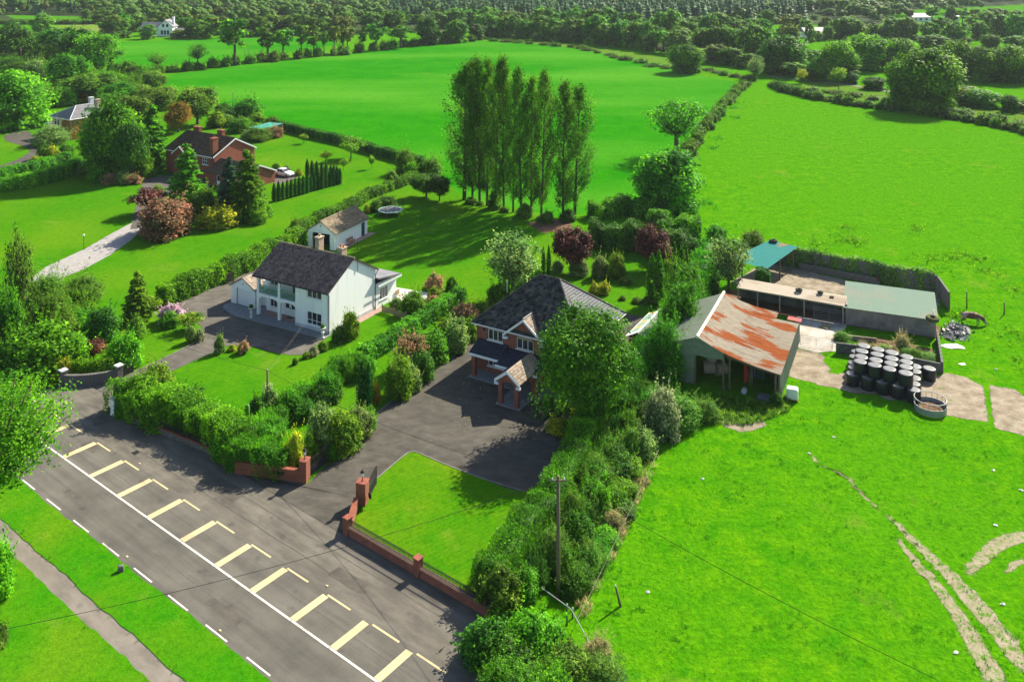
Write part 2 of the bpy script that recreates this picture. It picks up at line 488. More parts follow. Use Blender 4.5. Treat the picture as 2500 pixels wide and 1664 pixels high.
M_BRICK2 = brickmat('orange_brick', (0.28, 0.066, 0.028), (0.205, 0.05, 0.022), (0.21, 0.14, 0.10))
M_TILEW = surf('purple_grey_tile', (0.115, 0.074, 0.078), (0.20, 0.145, 0.125), 1.6, 0.85, 0.25, 0.2, 0.01, rnd=0.38, fine=9)
M_TILEB = surf('dark_slate_tile', (0.022, 0.023, 0.031), (0.085, 0.078, 0.068), 1.4, 0.6, 0.3, 0.2, 0.01, rnd=0.7, fine=9)
M_TILEN = surf('navy_slate_tile', (0.012, 0.014, 0.026), (0.022, 0.024, 0.04), 1.4, 0.45, 0.4, 0.1, 0.01, rnd=0.35)
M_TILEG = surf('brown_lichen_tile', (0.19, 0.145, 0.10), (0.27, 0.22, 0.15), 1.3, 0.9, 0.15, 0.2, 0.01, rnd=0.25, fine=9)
M_TILEBR = surf('brown_concrete_tile', (0.085, 0.058, 0.04), (0.13, 0.09, 0.06), 1.2, 0.85, 0.2, 0.2, 0.01, rnd=0.3)
M_SLATE = surf('blue_grey_slate', (0.135, 0.135, 0.153), (0.198, 0.189, 0.2025), 0.8, 0.55, 0.4, 0.1, 0.01, rnd=0.15)
M_CREAMR = surf('cream_render', (0.62, 0.50, 0.33), (0.5, 0.40, 0.27), 1, 0.9)
M_CHIM = surf('sandy_chimney_render', (0.442, 0.3485, 0.2465), (0.323, 0.255, 0.1785), 1.5, 0.9)
M_POT = surf('terracotta', (0.48, 0.17, 0.07), (0.34, 0.12, 0.05), 3, 0.8)
M_STONE = surf('grey_stone', (0.17, 0.165, 0.15), (0.075, 0.072, 0.068), 2.2, 0.9, 0.2, 0.5, 0.04, fine=6)
M_PAVE = surf('grey_paviour', (0.24, 0.25, 0.25), (0.15, 0.16, 0.165), 3, 0.8, fine=8)
M_REDPAVE = surf('pink_paviour', (0.36, 0.24, 0.19), (0.26, 0.18, 0.15), 3, 0.85, fine=8)
M_PATIO = surf('pale_patio', (0.62, 0.60, 0.57), (0.5, 0.48, 0.46), 2, 0.8)
M_BLOCKW = surf('mossy_block_wall', (0.20, 0.19, 0.17), (0.085, 0.083, 0.075), 0.8, 0.95, 0.1, 0.5, 0.04, fine=6)
M_IRON = surf('black_iron', (0.015, 0.015, 0.017), (0.03, 0.028, 0.028), 6, 0.55, 0.4, 0)
M_GALV = surf('galvanised_steel', (0.34, 0.36, 0.37), (0.22, 0.22, 0.22), 4, 0.5, 0.5, 0, metal=0.4)
M_WOOD = surf('weathered_wood', (0.20, 0.15, 0.10), (0.11, 0.085, 0.06), 5, 0.9, 0.15, 0.3, 0.01, stretch=(3, 3, 0.4))
M_PALEWOOD = surf('pale_softwood', (0.34, 0.29, 0.16), (0.24, 0.20, 0.11), 5, 0.85)
M_TEAK = surf('teak', (0.36, 0.18, 0.09), (0.24, 0.12, 0.06), 6, 0.7)
M_BARK = surf('bark', (0.15, 0.115, 0.08), (0.07, 0.055, 0.04), 6, 0.95, 0.1, 0.6, 0.03, stretch=(2, 2, 0.4))
M_BARKG = surf('green_bark', (0.13, 0.125, 0.075), (0.06, 0.06, 0.035), 5, 0.95, 0.1, 0.5, 0.03, stretch=(2, 2, 0.4))
M_RUST = rustmat('rusty_corrugated_iron', (0.33, 0.285, 0.22), (0.21, 0.175, 0.125), (0.19, 0.038, 0.007), (0.30, 0.082, 0.016), 0.50, 0.53, (0.35, 2.6, 1), 0.9)
M_CORR = rustmat('grey_green_corrugated_iron', (0.225, 0.2625, 0.195), (0.165, 0.195, 0.1425), (0.165, 0.0975, 0.0525), (0.195, 0.15, 0.0975), 0.60, 0.70)
M_MINT = rustmat('mint_box_profile', (0.13, 0.195, 0.15), (0.155, 0.215, 0.165), (0.16, 0.19, 0.145), (0.185, 0.21, 0.16), 0.52, 0.6)
M_TEAL = rustmat('teal_box_profile', (0.018, 0.16, 0.145), (0.028, 0.19, 0.17), (0.2448, 0.1728, 0.0864), (0.2016, 0.144, 0.072), 0.60, 0.63, (1, 1, 1), 0.35)
M_ASBEST = rustmat('cream_fibre_cement', (0.42, 0.36, 0.285), (0.345, 0.3, 0.2325), (0.27, 0.2175, 0.15), (0.3, 0.2475, 0.1875), 0.55, 0.62)
M_PLASTIC = surf('black_bale_wrap', (0.012, 0.014, 0.017), (0.02, 0.022, 0.026), 6, 0.28, 0.5, 0.5, 0.03)
M_BALETOP = surf('grey_bale_top', (0.09, 0.095, 0.10), (0.17, 0.165, 0.155), 1.2, 0.38, 0.4, 0.3, 0.02, fine=5, lo=0.35, hi=0.75)  # grey tops, paler than the black wrap
M_RUBBER = surf('tyre_rubber', (0.022, 0.022, 0.02), (0.04, 0.04, 0.033), 5, 0.9)
M_MOSSRUB = surf('mossy_rubber', (0.11, 0.115, 0.04), (0.05, 0.055, 0.025), 3, 0.95)
M_RED = surf('red_paint', (0.42, 0.03, 0.02), (0.3, 0.03, 0.02), 3, 0.5)
M_BLUEGATE = surf('pale_blue_paint', (0.20, 0.34, 0.42), (0.14, 0.22, 0.27), 3, 0.6)
M_WHITEP = surf('white_plastic', (0.72, 0.70, 0.66), (0.58, 0.56, 0.5), 2, 0.5)
M_PVCLOTH = surf('dark_plastic_sheet', (0.05, 0.06, 0.08), (0.20, 0.20, 0.20), 2, 0.5)
M_CARW = surf('white_car_paint', (0.80, 0.80, 0.80), (0.78, 0.78, 0.78), 1, 0.18, 0.6, 0)
M_TAIL = surf('tail_lamp_red', (0.5, 0.015, 0.01), (0.4, 0.01, 0.01), 2, 0.3, 0.5, 0)
M_TEALNET = surf('teal_net', (0.03, 0.24, 0.18), (0.05, 0.29, 0.22), 3, 0.8)
M_COW = surf('cow_hide', (0.12, 0.062, 0.04), (0.36, 0.27, 0.21), 1.2, 0.8, 0.2, 0, lo=0.46, hi=0.56)
M_GREENPLY = surf('green_sheet', (0.24, 0.42, 0.33), (0.20, 0.36, 0.29), 2, 0.5)
M_YELPLY = surf('yellow_sheet', (0.55, 0.46, 0.16), (0.45, 0.37, 0.13), 2, 0.5)
M_LAMP = surf('lamp_globe', (0.75, 0.76, 0.76), (0.7, 0.7, 0.7), 2, 0.3)
M_WIRE = surf('cable', (0.012, 0.012, 0.012), (0.02, 0.02, 0.02), 2, 0.7, 0.2, 0)
M_WIREL = surf('pale_cable', (0.225, 0.2, 0.14), (0.2, 0.18, 0.13), 2, 0.6, 0.3, 0)

L_MID = leafmat('leaf_mid_green', (0.026, 0.135, 0.004), (0.145, 0.41, 0.008))
L_BRIGHT = leafmat('leaf_bright_green', (0.042, 0.19, 0.004), (0.19, 0.48, 0.010))
L_DARK = leafmat('leaf_dark_green', (0.018, 0.085, 0.005), (0.075, 0.23, 0.009), 0.35)
L_MAPLE = leafmat('leaf_maple', (0.045, 0.155, 0.005), (0.25, 0.44, 0.014))
L_MAPLET = leafmat('leaf_big_maple', (0.022, 0.12, 0.003), (0.12, 0.37, 0.007), 0.36)
L_POPLAR = leafmat('leaf_poplar', (0.024, 0.11, 0.005), (0.12, 0.33, 0.012), 0.45)
L_OLIVE = leafmat('leaf_olive', (0.040, 0.125, 0.008), (0.165, 0.35, 0.018))
L_YELLOW = leafmat('leaf_yellow_green', (0.1755, 0.2565, 0.0108), (0.486, 0.54, 0.027))
L_PALE = leafmat('leaf_pale_green', (0.06, 0.17, 0.02), (0.30, 0.44, 0.11))
L_CONIFER = leafmat('leaf_conifer_bright', (0.020, 0.12, 0.003), (0.11, 0.40, 0.008), 0.35)
L_THUJA = leafmat('leaf_thuja', (0.0108, 0.0675, 0.0081), (0.0351, 0.162, 0.0135), 0.12)
L_BLUECON = leafmat('leaf_dark_conifer', (0.0162, 0.07425, 0.0243), (0.0675, 0.1755, 0.0675), 0.15)
L_PURPLE = leafmat('leaf_purple', (0.05, 0.018, 0.014), (0.18, 0.066, 0.045), 0.25)
L_ORANGE = leafmat('leaf_orange', (0.20, 0.17, 0.01), (0.46, 0.32, 0.03))
L_PINK = leafmat('flower_pink', (0.405, 0.27, 0.351), (0.837, 0.567, 0.702))
L_BRONZE = leafmat('leaf_bronze', (0.0675, 0.135, 0.02025), (0.486, 0.27, 0.1485))
L_WHITEFL = leafmat('blossom_pale', (0.10, 0.20, 0.04), (0.42, 0.48, 0.24))
L_SCRUB = leafmat('leaf_scrub', (0.04, 0.16, 0.008), (0.19, 0.38, 0.035))
L_STRAW = leafmat('dry_grass', (0.216, 0.243, 0.0675), (0.54, 0.486, 0.216))
L_FAR = leafmat('leaf_far_wood', (0.055, 0.16, 0.014), (0.19, 0.40, 0.028))
L_FARBROWN = leafmat('leaf_far_brown', (0.065, 0.13, 0.012), (0.24, 0.34, 0.03))
L_PINE = leafmat('leaf_plantation', (0.028, 0.11, 0.032), (0.09, 0.25, 0.07), 0.1)
L_IVY = leafmat('ivy_leaf', (0.027, 0.135, 0.0081), (0.0945, 0.297, 0.0162), 0.2)
L_CREEPER = leafmat('autumn_creeper', (0.135, 0.1215, 0.02025), (0.486, 0.216, 0.04725), 0.2)
L_TUFT = leafmat('grass_tuft', (0.0378, 0.27, 0.0054), (0.135, 0.459, 0.0108), 0.25)

# ------------------------------------------------------------------ foliage
def unit(a):
    return a / np.maximum(np.linalg.norm(a, axis=1, keepdims=True), 1e-6)
def sphere_dirs(rg, n):
    return unit(rg.normal(size=(n, 3)))
def leaf_quads(rg, C, N, S, aspect=0.6, tdir=None):
    n = len(C)
    N = unit(N)
    t = np.cross(N, rg.normal(size=(n, 3)))
    if tdir is not None: t = tdir + 0.35 * rg.normal(size=(n, 3))
    t = unit(t)
    b = unit(np.cross(N, t))
    S = np.asarray(S).reshape(-1, 1)
    V = np.stack([C + t * S, C + b * S * aspect, C - t * S, C - b * S * aspect], 1).reshape(-1, 3)
    return V, np.arange(n * 4).reshape(-1, 4)
ICO_V = unit(np.array([(-1, 1.618, 0), (1, 1.618, 0), (-1, -1.618, 0), (1, -1.618, 0), (0, -1, 1.618), (0, 1, 1.618), (0, -1, -1.618), (0, 1, -1.618), (1.618, 0, -1), (1.618, 0, 1), (-1.618, 0, -1), (-1.618, 0, 1)], float))
ICO_F = np.array([(0, 11, 5), (0, 5, 1), (0, 1, 7), (0, 7, 10), (0, 10, 11), (1, 5, 9), (5, 11, 4), (11, 10, 2), (10, 7, 6), (7, 1, 8), (3, 9, 4), (3, 4, 2), (3, 2, 6), (3, 6, 8), (3, 8, 9), (4, 9, 5), (2, 4, 11), (6, 2, 10), (8, 6, 7), (9, 8, 1)])
class Leaves:
    def __init__(s, seed):
        s.rg = np.random.default_rng(seed)
        s.V, s.Q, s.T, s.rq, s.rt, s.n = [], [], [], [], [], 0
    def add(s, C, N, S, aspect=0.6, tdir=None, rnd=None):
        if len(C) == 0: return
        V, Q = leaf_quads(s.rg, C, N, S, aspect, tdir)
        s.V.append(V); s.Q.append(Q + s.n); s.n += len(V)
        s.rq.append(s.rg.random(len(C)) if rnd is None else np.clip(rnd + s.rg.normal(0, 0.2, len(C)), 0, 1))
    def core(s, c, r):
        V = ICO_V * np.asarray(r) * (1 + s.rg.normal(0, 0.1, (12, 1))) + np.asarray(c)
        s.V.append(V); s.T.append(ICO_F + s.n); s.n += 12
        s.rt.append(np.full(20, 0.2))  # filler core kept dark, painting the shade inside the foliage
    def clump(s, c, r, n, size, squash=0.8, up=0.45, aspect=0.6, core=0.0, shell=(0.55, 1.08)):
        d = sphere_dirs(s.rg, n)
        rr = s.rg.uniform(shell[0], shell[1], (n, 1))
        P = np.asarray(c) + d * rr * r * np.array([1, 1, squash])
        N = d * 0.8 + np.array([0, 0, up]) + s.rg.normal(0, 0.45, (n, 3))
        base = s.rg.random()
        s.add(P, N, s.rg.uniform(0.6, 1.35, n) * size, aspect, rnd=np.full(n, 0.08 + 0.84 * base))
        if core: s.core(c, np.array([1, 1, squash]) * r * core)
    def mesh(s, name, mat=None):
        rnd = np.concatenate(s.rq + s.rt) if s.rt else np.concatenate(s.rq)
        return mesh_np(name, np.concatenate(s.V), np.concatenate(s.Q), np.concatenate(s.T) if s.T else None, rnd, mat)

def limb_mesh(name, limbs, mat, n=6):
    mb = MB()
    for pts, rr in limbs: mb.tube(pts, rr, n=n)
    return mb.mesh(name, mat, smooth=True)

def broadleaf(seed, H, W, cb, ncl, nlf, leaf, core=0.55, gap=0.0, mat=None, barkm=None, flat=1.0, cr=(0.15, 0.25), trunk_r=None, lean=0.0, skirt=0):
    """crown mesh and trunk mesh of a tree H tall, W wide, crown starting at cb"""
    L = Leaves(seed); rg = L.rg
    ce = np.array([lean * W, 0, (cb + H) / 2]); ax = np.array([W / 2, W / 2, (H - cb) / 2])
    limbs = []
    tr = trunk_r or W * 0.035
    fork = cb + (H - cb) * 0.22
    limbs.append(([(0, 0, -0.1), (lean * W * 0.2, 0, cb * 0.5), (lean * W * 0.5, 0, fork)], [tr * 1.25, tr, tr * 0.75]))
    dirs = []
    while len(dirs) < ncl:                                   # spread the clumps
        c = sphere_dirs(rg, 12)
        if not dirs: best = c[0]
        else:
            D = np.array(dirs)
            best = c[np.argmax([np.min(np.linalg.norm(D - x, axis=1)) + rg.random() * 0.25 for x in c])]
        dirs.append(best)
    for k, d in enumerate(dirs):
        r = W * rg.uniform(*cr)
        f = rg.uniform(0.62, 0.86) if k % 4 else rg.uniform(0.2, 0.5)
        if rg.random() < gap: f *= 0.8
        low = 0.82 if d[2] < -0.3 else 1.0
        c = ce + d * ax * f * low
        if c[2] - r * 0.7 < cb * 0.8: c[2] = cb * 0.8 + r * 0.7
        L.clump(c, r, int(nlf * (r / (W * 0.2)) ** 2 * (0.6 if rg.random() < gap else 1)), leaf, 0.78 * flat, core=core, shell=(0.5, 1.18))
        if k % 3 == 0 or gap > 0.2:
            p0 = np.array([lean * W * 0.5, 0, fork - tr * rg.uniform(0, 2)])
            mid = p0 * 0.45 + c * 0.55 + np.array([0, 0, -0.05 * H])
            limbs.append(([tuple(p0), tuple(mid), tuple(c)], [tr * 0.5, tr * 0.3, tr * 0.1]))
    for k in range(skirt):
        a = rg.uniform(0, 2 * math.pi); r = W * rg.uniform(0.13, 0.2); R0 = W * rg.uniform(0.22, 0.4)
        L.clump((math.cos(a) * R0, math.sin(a) * R0, r * 0.7), r, int(nlf * 0.8), leaf, 0.85, core=core)
    return L.mesh('crown', mat), limb_mesh('trunk', limbs, barkm or M_BARK)

def poplar(seed, H, W, nb, nlf, leaf, cb=0.13):
    L = Leaves(seed); rg = L.rg
    limbs = [([(0, 0, -0.1), (0.05, 0, H * 0.3), (-0.05, 0.05, H * 0.65), (0, 0, H * 0.96)], [0.30, 0.22, 0.13, 0.03])]
    for k in range(nb):
        t = cb + (0.97 - cb) * ((k + rg.random()) / nb)
        prof = min(1.0, 0.5 + (t - cb) * 2.2) * (1.0 if t < 0.55 else max(0.1, 1 - ((t - 0.55) / 0.47) ** 1.6))
        a = rg.uniform(0, 2 * math.pi)
        ln = W / 2 * prof * rg.uniform(0.7, 1.15)
        rise = ln * rg.uniform(1.3, 1.9)
        z0 = t * H - rise * 0.4
        p0 = np.array([0, 0, z0]); p1 = np.array([math.cos(a) * ln, math.sin(a) * ln, z0 + rise])
        mid = (p0 + p1) / 2 + np.array([math.cos(a), math.sin(a), -0.3]) * ln * 0.18
        if k % 2 == 0: limbs.append(([tuple(p0), tuple(mid), tuple(p1)], [0.06, 0.035, 0.012]))
        u = rg.uniform(0.25, 1.0, (nlf, 1))
        P = (1 - u) ** 2 * p0 + 2 * u * (1 - u) * mid + u ** 2 * p1
        P = P + rg.normal(0, 1, (nlf, 3)) * (0.16 + 0.26 * u) * np.array([1, 1, 1.3])
        L.add(P, rg.normal(size=(nlf, 3)) + np.array([0, 0, 0.5]), rg.uniform(0.6, 1.3, nlf) * leaf, 0.65, rnd=np.full(nlf, 0.1 + 0.8 * rg.random()))
    return L.mesh('crown', L_POPLAR), limb_mesh('trunk', limbs, M_BARKG)

def conifer(seed, H, W, levels, per, nlf, leaf, mat, droop=0.15, cb=0.06):
    """layered conifer: level sprays of needles on spreading boughs"""
    L = Leaves(seed); rg = L.rg
    limbs = [([(0, 0, -0.1), (0, 0, H * 0.5), (0, 0, H * 0.97)], [W * 0.035, W * 0.022, 0.02])]
    for k in range(levels):
        t = cb + (0.96 - cb) * k / levels
        R = W / 2 * (1 - t) ** 0.85 * rg.uniform(0.82, 1.1) + 0.1
        for j in range(max(4, int(per * (1 - 0.5 * t)))):
            a = 2 * math.pi * (j + rg.random() * 0.7) / per + k * 1.3
            r = R * rg.uniform(0.72, 1.08)
            dv = np.array([math.cos(a), math.sin(a), 0])
            z = t * H + rg.normal(0, 0.12)
            tip = dv * r + np.array([0, 0, z + r * (0.12 - droop)])
            base = np.array([0, 0, z])
            if j % 2 == 0: limbs.append(([tuple(base), tuple(tip)], [0.05, 0.01]))
            u = rg.uniform(0.3, 1.0, (nlf, 1))
            side = np.array([-dv[1], dv[0], 0]) * rg.normal(0, 1, (nlf, 1)) * r * 0.22 * (1.25 - u)
            P = base + (tip - base) * u + side + rg.normal(0, 0.05, (nlf, 3)) - np.array([0, 0, 0.12]) * u ** 2
            N = np.array([0, 0, 1.0]) + dv * 0.5 + rg.normal(0, 0.3, (nlf, 3))
            L.add(P, N, rg.uniform(0.6, 1.3, nlf) * leaf, 0.42, np.tile(dv, (nlf, 1)) + np.array([0, 0, -0.1]), rnd=np.full(nlf, 0.15 + 0.6 * rg.random()))
        L.core((0, 0, t * H), (R * 0.45, R * 0.45, H / levels * 0.8))
    return L.mesh('crown', mat), limb_mesh('trunk', limbs, M_BARK)

def column(seed, H, W, n, leaf, mat, tops=1):
    """narrow upright cypress: upward sprays over a spindle"""
    L = Leaves(seed); rg = L.rg
    for k in range(tops):
        off = np.array([(k - (tops - 1) / 2) * W * 0.33, rg.normal(0, 0.04) * W, 0]) if tops > 1 else np.zeros(3)
        h = H * (1 - 0.07 * k) if tops > 1 else H
        w = W * (0.62 if tops > 1 else 1)
        m = n // tops
        t = rg.random(m) ** 0.9
        prof = np.clip(np.minimum(0.6 + t * 2.2, 1) * (1 - np.maximum(0, (t - 0.45) / 0.56) ** 1.7), 0.03, 1)
        a = rg.uniform(0, 2 * math.pi, m)
        r = w / 2 * prof * rg.uniform(0.86, 1.08, m) * (1 + 0.10 * np.sin(a * 5 + t * 9))
        P = np.stack([np.cos(a) * r, np.sin(a) * r, t * h], 1) + off
        N = np.stack([np.cos(a), np.sin(a), np.full(m, 0.25)], 1) + rg.normal(0, 0.4, (m, 3))
        L.add(P, N, rg.uniform(0.6, 1.3, m) * leaf, 0.4, np.stack([np.cos(a) * 0.3, np.sin(a) * 0.3, np.ones(m)], 1))
        for j in range(9):
            tt = (j + 0.5) / 9
            pf = min(0.6 + tt * 2.2, 1) * (1 - max(0, (tt - 0.45) / 0.56) ** 1.7)
            L.core(off + np.array([0, 0, tt * h]), (w / 2 * pf * 0.84, w / 2 * pf * 0.84, h / 9 * 0.9))
    return L.mesh('crown', mat)

def bush(seed, H, W, ncl, nlf, leaf, mat=None, core=0.6, aspect=0.6, wild=1.0):
    """irregular shrub: uneven clumps over a dark filler core, with stray shoots"""
    L = Leaves(seed); rg = L.rg
    L.core((0, 0, H * 0.38), (W * 0.30, W * 0.30, H * 0.34))
    lob = rg.uniform(0.72, 1.12, 7)                          # uneven outline round the plant
    for k in range(ncl):
        a = 2 * math.pi * k * 0.618 + rg.normal(0, 0.25)
        e = math.asin(min(1, (k + 0.5) / ncl))
        r = W * rg.uniform(0.11, 0.21)
        q = lob[int(a / (2 * math.pi) * 7) % 7] * rg.uniform(0.82, 1.08)
        R0 = (W / 2 - r * 0.9) * q
        c = np.array([math.cos(a) * math.cos(e) * R0, math.sin(a) * math.cos(e) * R0, H * 0.22 + math.sin(e) * max(0.05, H * 0.78 - r * 0.9) * rg.uniform(0.82, 1.06)])
        c += rg.normal(0, 0.03, 3) * W
        L.clump(c, r, int(nlf * rg.uniform(0.7, 1.2) * (r / (W * 0.16)) ** 1.5), leaf, 0.9, core=core, aspect=aspect, shell=(0.45, 1.22))
        if rg.random() < 0.55 * wild:                        # a shoot
            d = unit((c - np.array([0, 0, H * 0.2]))[None])[0] * 0.6 + np.array([0, 0, 0.7]) + rg.normal(0, 0.3, 3)
            m = 26
            u = rg.random((m, 1))
            L.add(c + d * u * (r + W * 0.14 * wild) + rg.normal(0, 0.035, (m, 3)) * W * (1.1 - u), rg.normal(size=(m, 3)) + np.array([0, 0, 0.6]), rg.uniform(0.6, 1.2, m) * leaf, aspect)
    for k in range(max(5, ncl // 2)):                        # skirt to the ground
        a = rg.uniform(0, 2 * math.pi)
        r = W * rg.uniform(0.12, 0.19)
        q = lob[int(a / (2 * math.pi) * 7) % 7]
        L.clump((math.cos(a) * (W / 2 - r) * q, math.sin(a) * (W / 2 - r) * q, r * 0.75), r, nlf // 2, leaf, 0.8, core=core * 0.9, aspect=aspect)
    return L.mesh('bush', mat)

def path_points(path, step):
    P = [np.array(p, float) for p in path]
    out = []
    for a, b in zip(P[:-1], P[1:]):
        n = max(1, int(round(np.linalg.norm(b - a) / step)))
        out += [a + (b - a) * k / n for k in range(n)]
    out.append(P[-1])
    return np.array(out)
def hedge(name, label, path, width, height, dens, leaf, mat, cat='hedge', group=None, seed=1, wob=0.12, feather=0.0, aspect=0.6, hvar=0.08, rnd_mid=None):
    L = Leaves(seed); rg = L.rg
    P = path_points(path, 1.0)
    c0 = P[0].copy()
    P = P - c0
    seg = np.diff(P, axis=0); ln = np.linalg.norm(seg, axis=1); cum = np.concatenate([[0], np.cumsum(ln)]); tot = cum[-1]
    per = 2 * height + width
    n = int(dens * (tot * per + 2 * width * height))
    s = rg.uniform(0, tot, n)
    i = np.clip(np.searchsorted(cum, s) - 1, 0, len(ln) - 1)
    d = seg[i] / ln[i][:, None]
    nrm = np.stack([-d[:, 1], d[:, 0]], 1)
    base = P[i] + d * (s - cum[i])[:, None]
    w = rg.uniform(0, per, n)
    lump = 1 + wob * (np.sin(s * 1.7 + 2 * np.sin(s * 0.6)) + 0.7 * np.sin(s * 4.1 + w * 2.0))
    hv = height * (1 + hvar * (np.sin(s * 0.9 + seed) + 0.6 * np.sin(s * 2.3)))
    side = np.where(w < height, -1.0, np.where(w > height + width, 1.0, 0.0))
    off = np.where(side == 0, (w - height) - width / 2, side * width / 2 * lump)
    z = np.where(side < 0, w / height * hv, np.where(side > 0, (per - w) / height * hv, hv * (0.97 + 0.06 * lump)))
    z = np.clip(z, 0.02, None)
    edge = np.clip((z / hv - 0.8) / 0.2, 0, 1)
    off = off * (1 - 0.14 * edge * np.abs(side))
    C = np.concatenate([base + nrm * off[:, None], z[:, None]], 1)
    N = np.concatenate([nrm * np.where(side == 0, 0.0, side)[:, None], np.where(side == 0, 1.0, 0.25)[:, None]], 1) + rg.normal(0, 0.45, (n, 3))
    C = C + rg.normal(0, 0.05 + 0.04 * width, (n, 3)) * 0.6
    tdir = None
    if feather:
        tdir = np.concatenate([nrm * np.where(side == 0, rg.choice([-1.0, 1.0], n) * 0.6, side)[:, None], np.full((n, 1), 0.9)], 1)
        C = C + tdir * (rg.random((n, 1)) ** 2) * feather
    patch = 0.5 + 0.22 * np.sin(s * 0.8 + seed * 2) + 0.14 * np.sin(s * 2.9)
    L.add(C, N, rg.uniform(0.6, 1.35, n) * leaf, aspect, tdir, rnd=patch if rnd_mid is None else patch + rnd_mid)
    for e, sg in ((0, -1), (len(P) - 1, 1)):                # end faces
        m = int(dens * width * height)
        dd = seg[0] / ln[0] if e == 0 else seg[-1] / ln[-1]
        nn = np.array([-dd[1], dd[0]])
        o_ = rg.uniform(-width / 2, width / 2, (m, 1)); zz = rg.uniform(0.02, height, (m, 1))
        C = np.concatenate([P[e] + nn * o_ + dd * sg * rg.uniform(-0.05, 0.12, (m, 1)), zz], 1)
        L.add(C, np.tile(np.append(dd * sg, 0.2), (m, 1)) + rg.normal(0, 0.4, (m, 3)), rg.uniform(0.6, 1.35, m) * leaf, aspect)
    mb_v, mb_q = [], []                                    # added filler core: blocks light, inner shade set in its dark leaf colour
    for k, p in enumerate(P):
        dd = seg[min(k, len(seg) - 1)] / ln[min(k, len(seg) - 1)]
        nn = np.array([-dd[1], dd[0]])
        hw, hh = width * 0.43, height * (0.90 + hvar * (math.sin(cum[k] * 0.9 + seed) + 0.6 * math.sin(cum[k] * 2.3)))
        for q, zz in ((-1, 0.0), (-0.85, hh), (0.85, hh), (1, 0.0)):
            mb_v.append(np.append(p + nn * hw * q, zz))
    for k in range(len(P) - 1):
        for q in range(3):
            a = k * 4 + q
            mb_q.append((a, a + 1, a + 5, a + 4))
    mb_q += [(0, 3, 2, 1), tuple(len(P) * 4 - 4 + k for k in range(4))]
    L.V.append(np.array(mb_v)); L.Q.append(np.array(mb_q) + L.n); L.n += len(mb_v); L.rq.append(np.full(len(mb_q), 0.1))
    o = link(name, L.mesh(name, mat), loc=(c0[0], c0[1], 0))
    return tag(o, label, cat, group)
# ------------------------------------------------------------------ ground, fields, road
def smooth(pts, n=5, closed=True):
    P = [np.array(p, float) for p in pts]
    m = len(P); out = []
    for i in range(m if closed else m - 1):
        p0, p1, p2, p3 = (P[(i - 1) % m], P[i], P[(i + 1) % m], P[(i + 2) % m]) if closed else (P[max(i - 1, 0)], P[i], P[i + 1], P[min(i + 2, m - 1)])
        for k in range(n):
            t = k / n
            out.append(0.5 * ((2 * p1) + (-p0 + p2) * t + (2 * p0 - 5 * p1 + 4 * p2 - p3) * t * t + (-p0 + 3 * p1 - 3 * p2 + p3) * t ** 3))
    if not closed: out.append(P[-1])
    return [tuple(p) for p in out]
def sheet(name, pts, z, mat, label, cat='ground', ragged=0.0, seed=0):
    c = np.mean(np.array(pts), axis=0)
    rg = np.random.default_rng(seed)
    if ragged:
        q = path_points(list(pts) + [pts[0]], 0.6)[:-1]
        pts = [tuple(p + rg.normal(0, ragged, 2)) for p in q]
    me = bpy.data.meshes.new(name)
    P = [(p[0] - c[0], p[1] - c[1]) for p in pts]
    if ragged:                                               # rim of fading cover round a solid middle
        n_ = len(P)
        area = sum(P[k][0] * P[(k + 1) % n_][1] - P[(k + 1) % n_][0] * P[k][1] for k in range(n_))
        sg = 1 if area > 0 else -1
        out_ = []
        for k in range(n_):
            a, b = np.array(P[(k - 2) % n_]), np.array(P[(k + 2) % n_])
            d = b - a; d = d / max(np.linalg.norm(d), 1e-6)
            out_.append(tuple(np.array(P[k]) + np.array([d[1], -d[0]]) * sg * 0.35))
        inn = [tuple(np.array(P[k]) * 2 - np.array(out_[k])) for k in range(n_)]
        me.from_pydata([(x, y, 0) for x, y in out_ + inn], [], [tuple(range(n_, 2 * n_))] + [(k, (k + 1) % n_, n_ + (k + 1) % n_, n_ + k) for k in range(n_)])
        at = me.attributes.new('edge', 'FLOAT', 'POINT')
        at.data.foreach_set('value', [0.0] * n_ + [1.0] * n_)
    else:
        me.from_pydata([(x, y, 0) for x, y in P], [], [tuple(range(len(P)))])
    if me.polygons[0].normal.z < 0: me.flip_normals()
    me.materials.append(mat)
    return tag(link(name, me, loc=(c[0], c[1], z)), label, cat, kind='structure')
def ribbon(name, pts, widths, z, mat, label, ragged=0.08, seed=0, cat='track'):
    P = path_points(smooth(pts, 4, closed=False), 0.5)
    rg = np.random.default_rng(seed)
    if not hasattr(widths, '__len__'): widths = [widths, widths]
    W = np.interp(np.linspace(0, 1, len(P)), np.linspace(0, 1, len(widths)), widths)
    d = np.gradient(P, axis=0); d /= np.linalg.norm(d, axis=1, keepdims=True)
    nn = np.stack([-d[:, 1], d[:, 0]], 1)
    j = lambda: rg.normal(0, ragged, (len(P), 1))
    n = len(P)
    cols = [P + nn * (W[:, None] / 2 * f + j()) for f in (1.35, 0.75, 0.0, -0.75, -1.35)]
    V = [(x, y, 0) for C_ in cols for x, y in C_ - P[0]]
    me = bpy.data.meshes.new(name)
    me.from_pydata(V, [], [(q * n + k, (q + 1) * n + k, (q + 1) * n + k + 1, q * n + k + 1) for q in range(4) for k in range(n - 1)])
    at = me.attributes.new('edge', 'FLOAT', 'POINT')
    fade = np.minimum(1, np.minimum(np.arange(n), np.arange(n)[::-1]) / 5.0)
    at.data.foreach_set('value', np.concatenate([np.zeros(n), 0.62 * fade, 1.0 * fade, 0.62 * fade, np.zeros(n)]))
    if me.polygons[0].normal.z < 0: me.flip_normals()
    me.materials.append(mat)
    return tag(link(name, me, loc=(P[0][0], P[0][1], z)), label, cat, kind='structure')

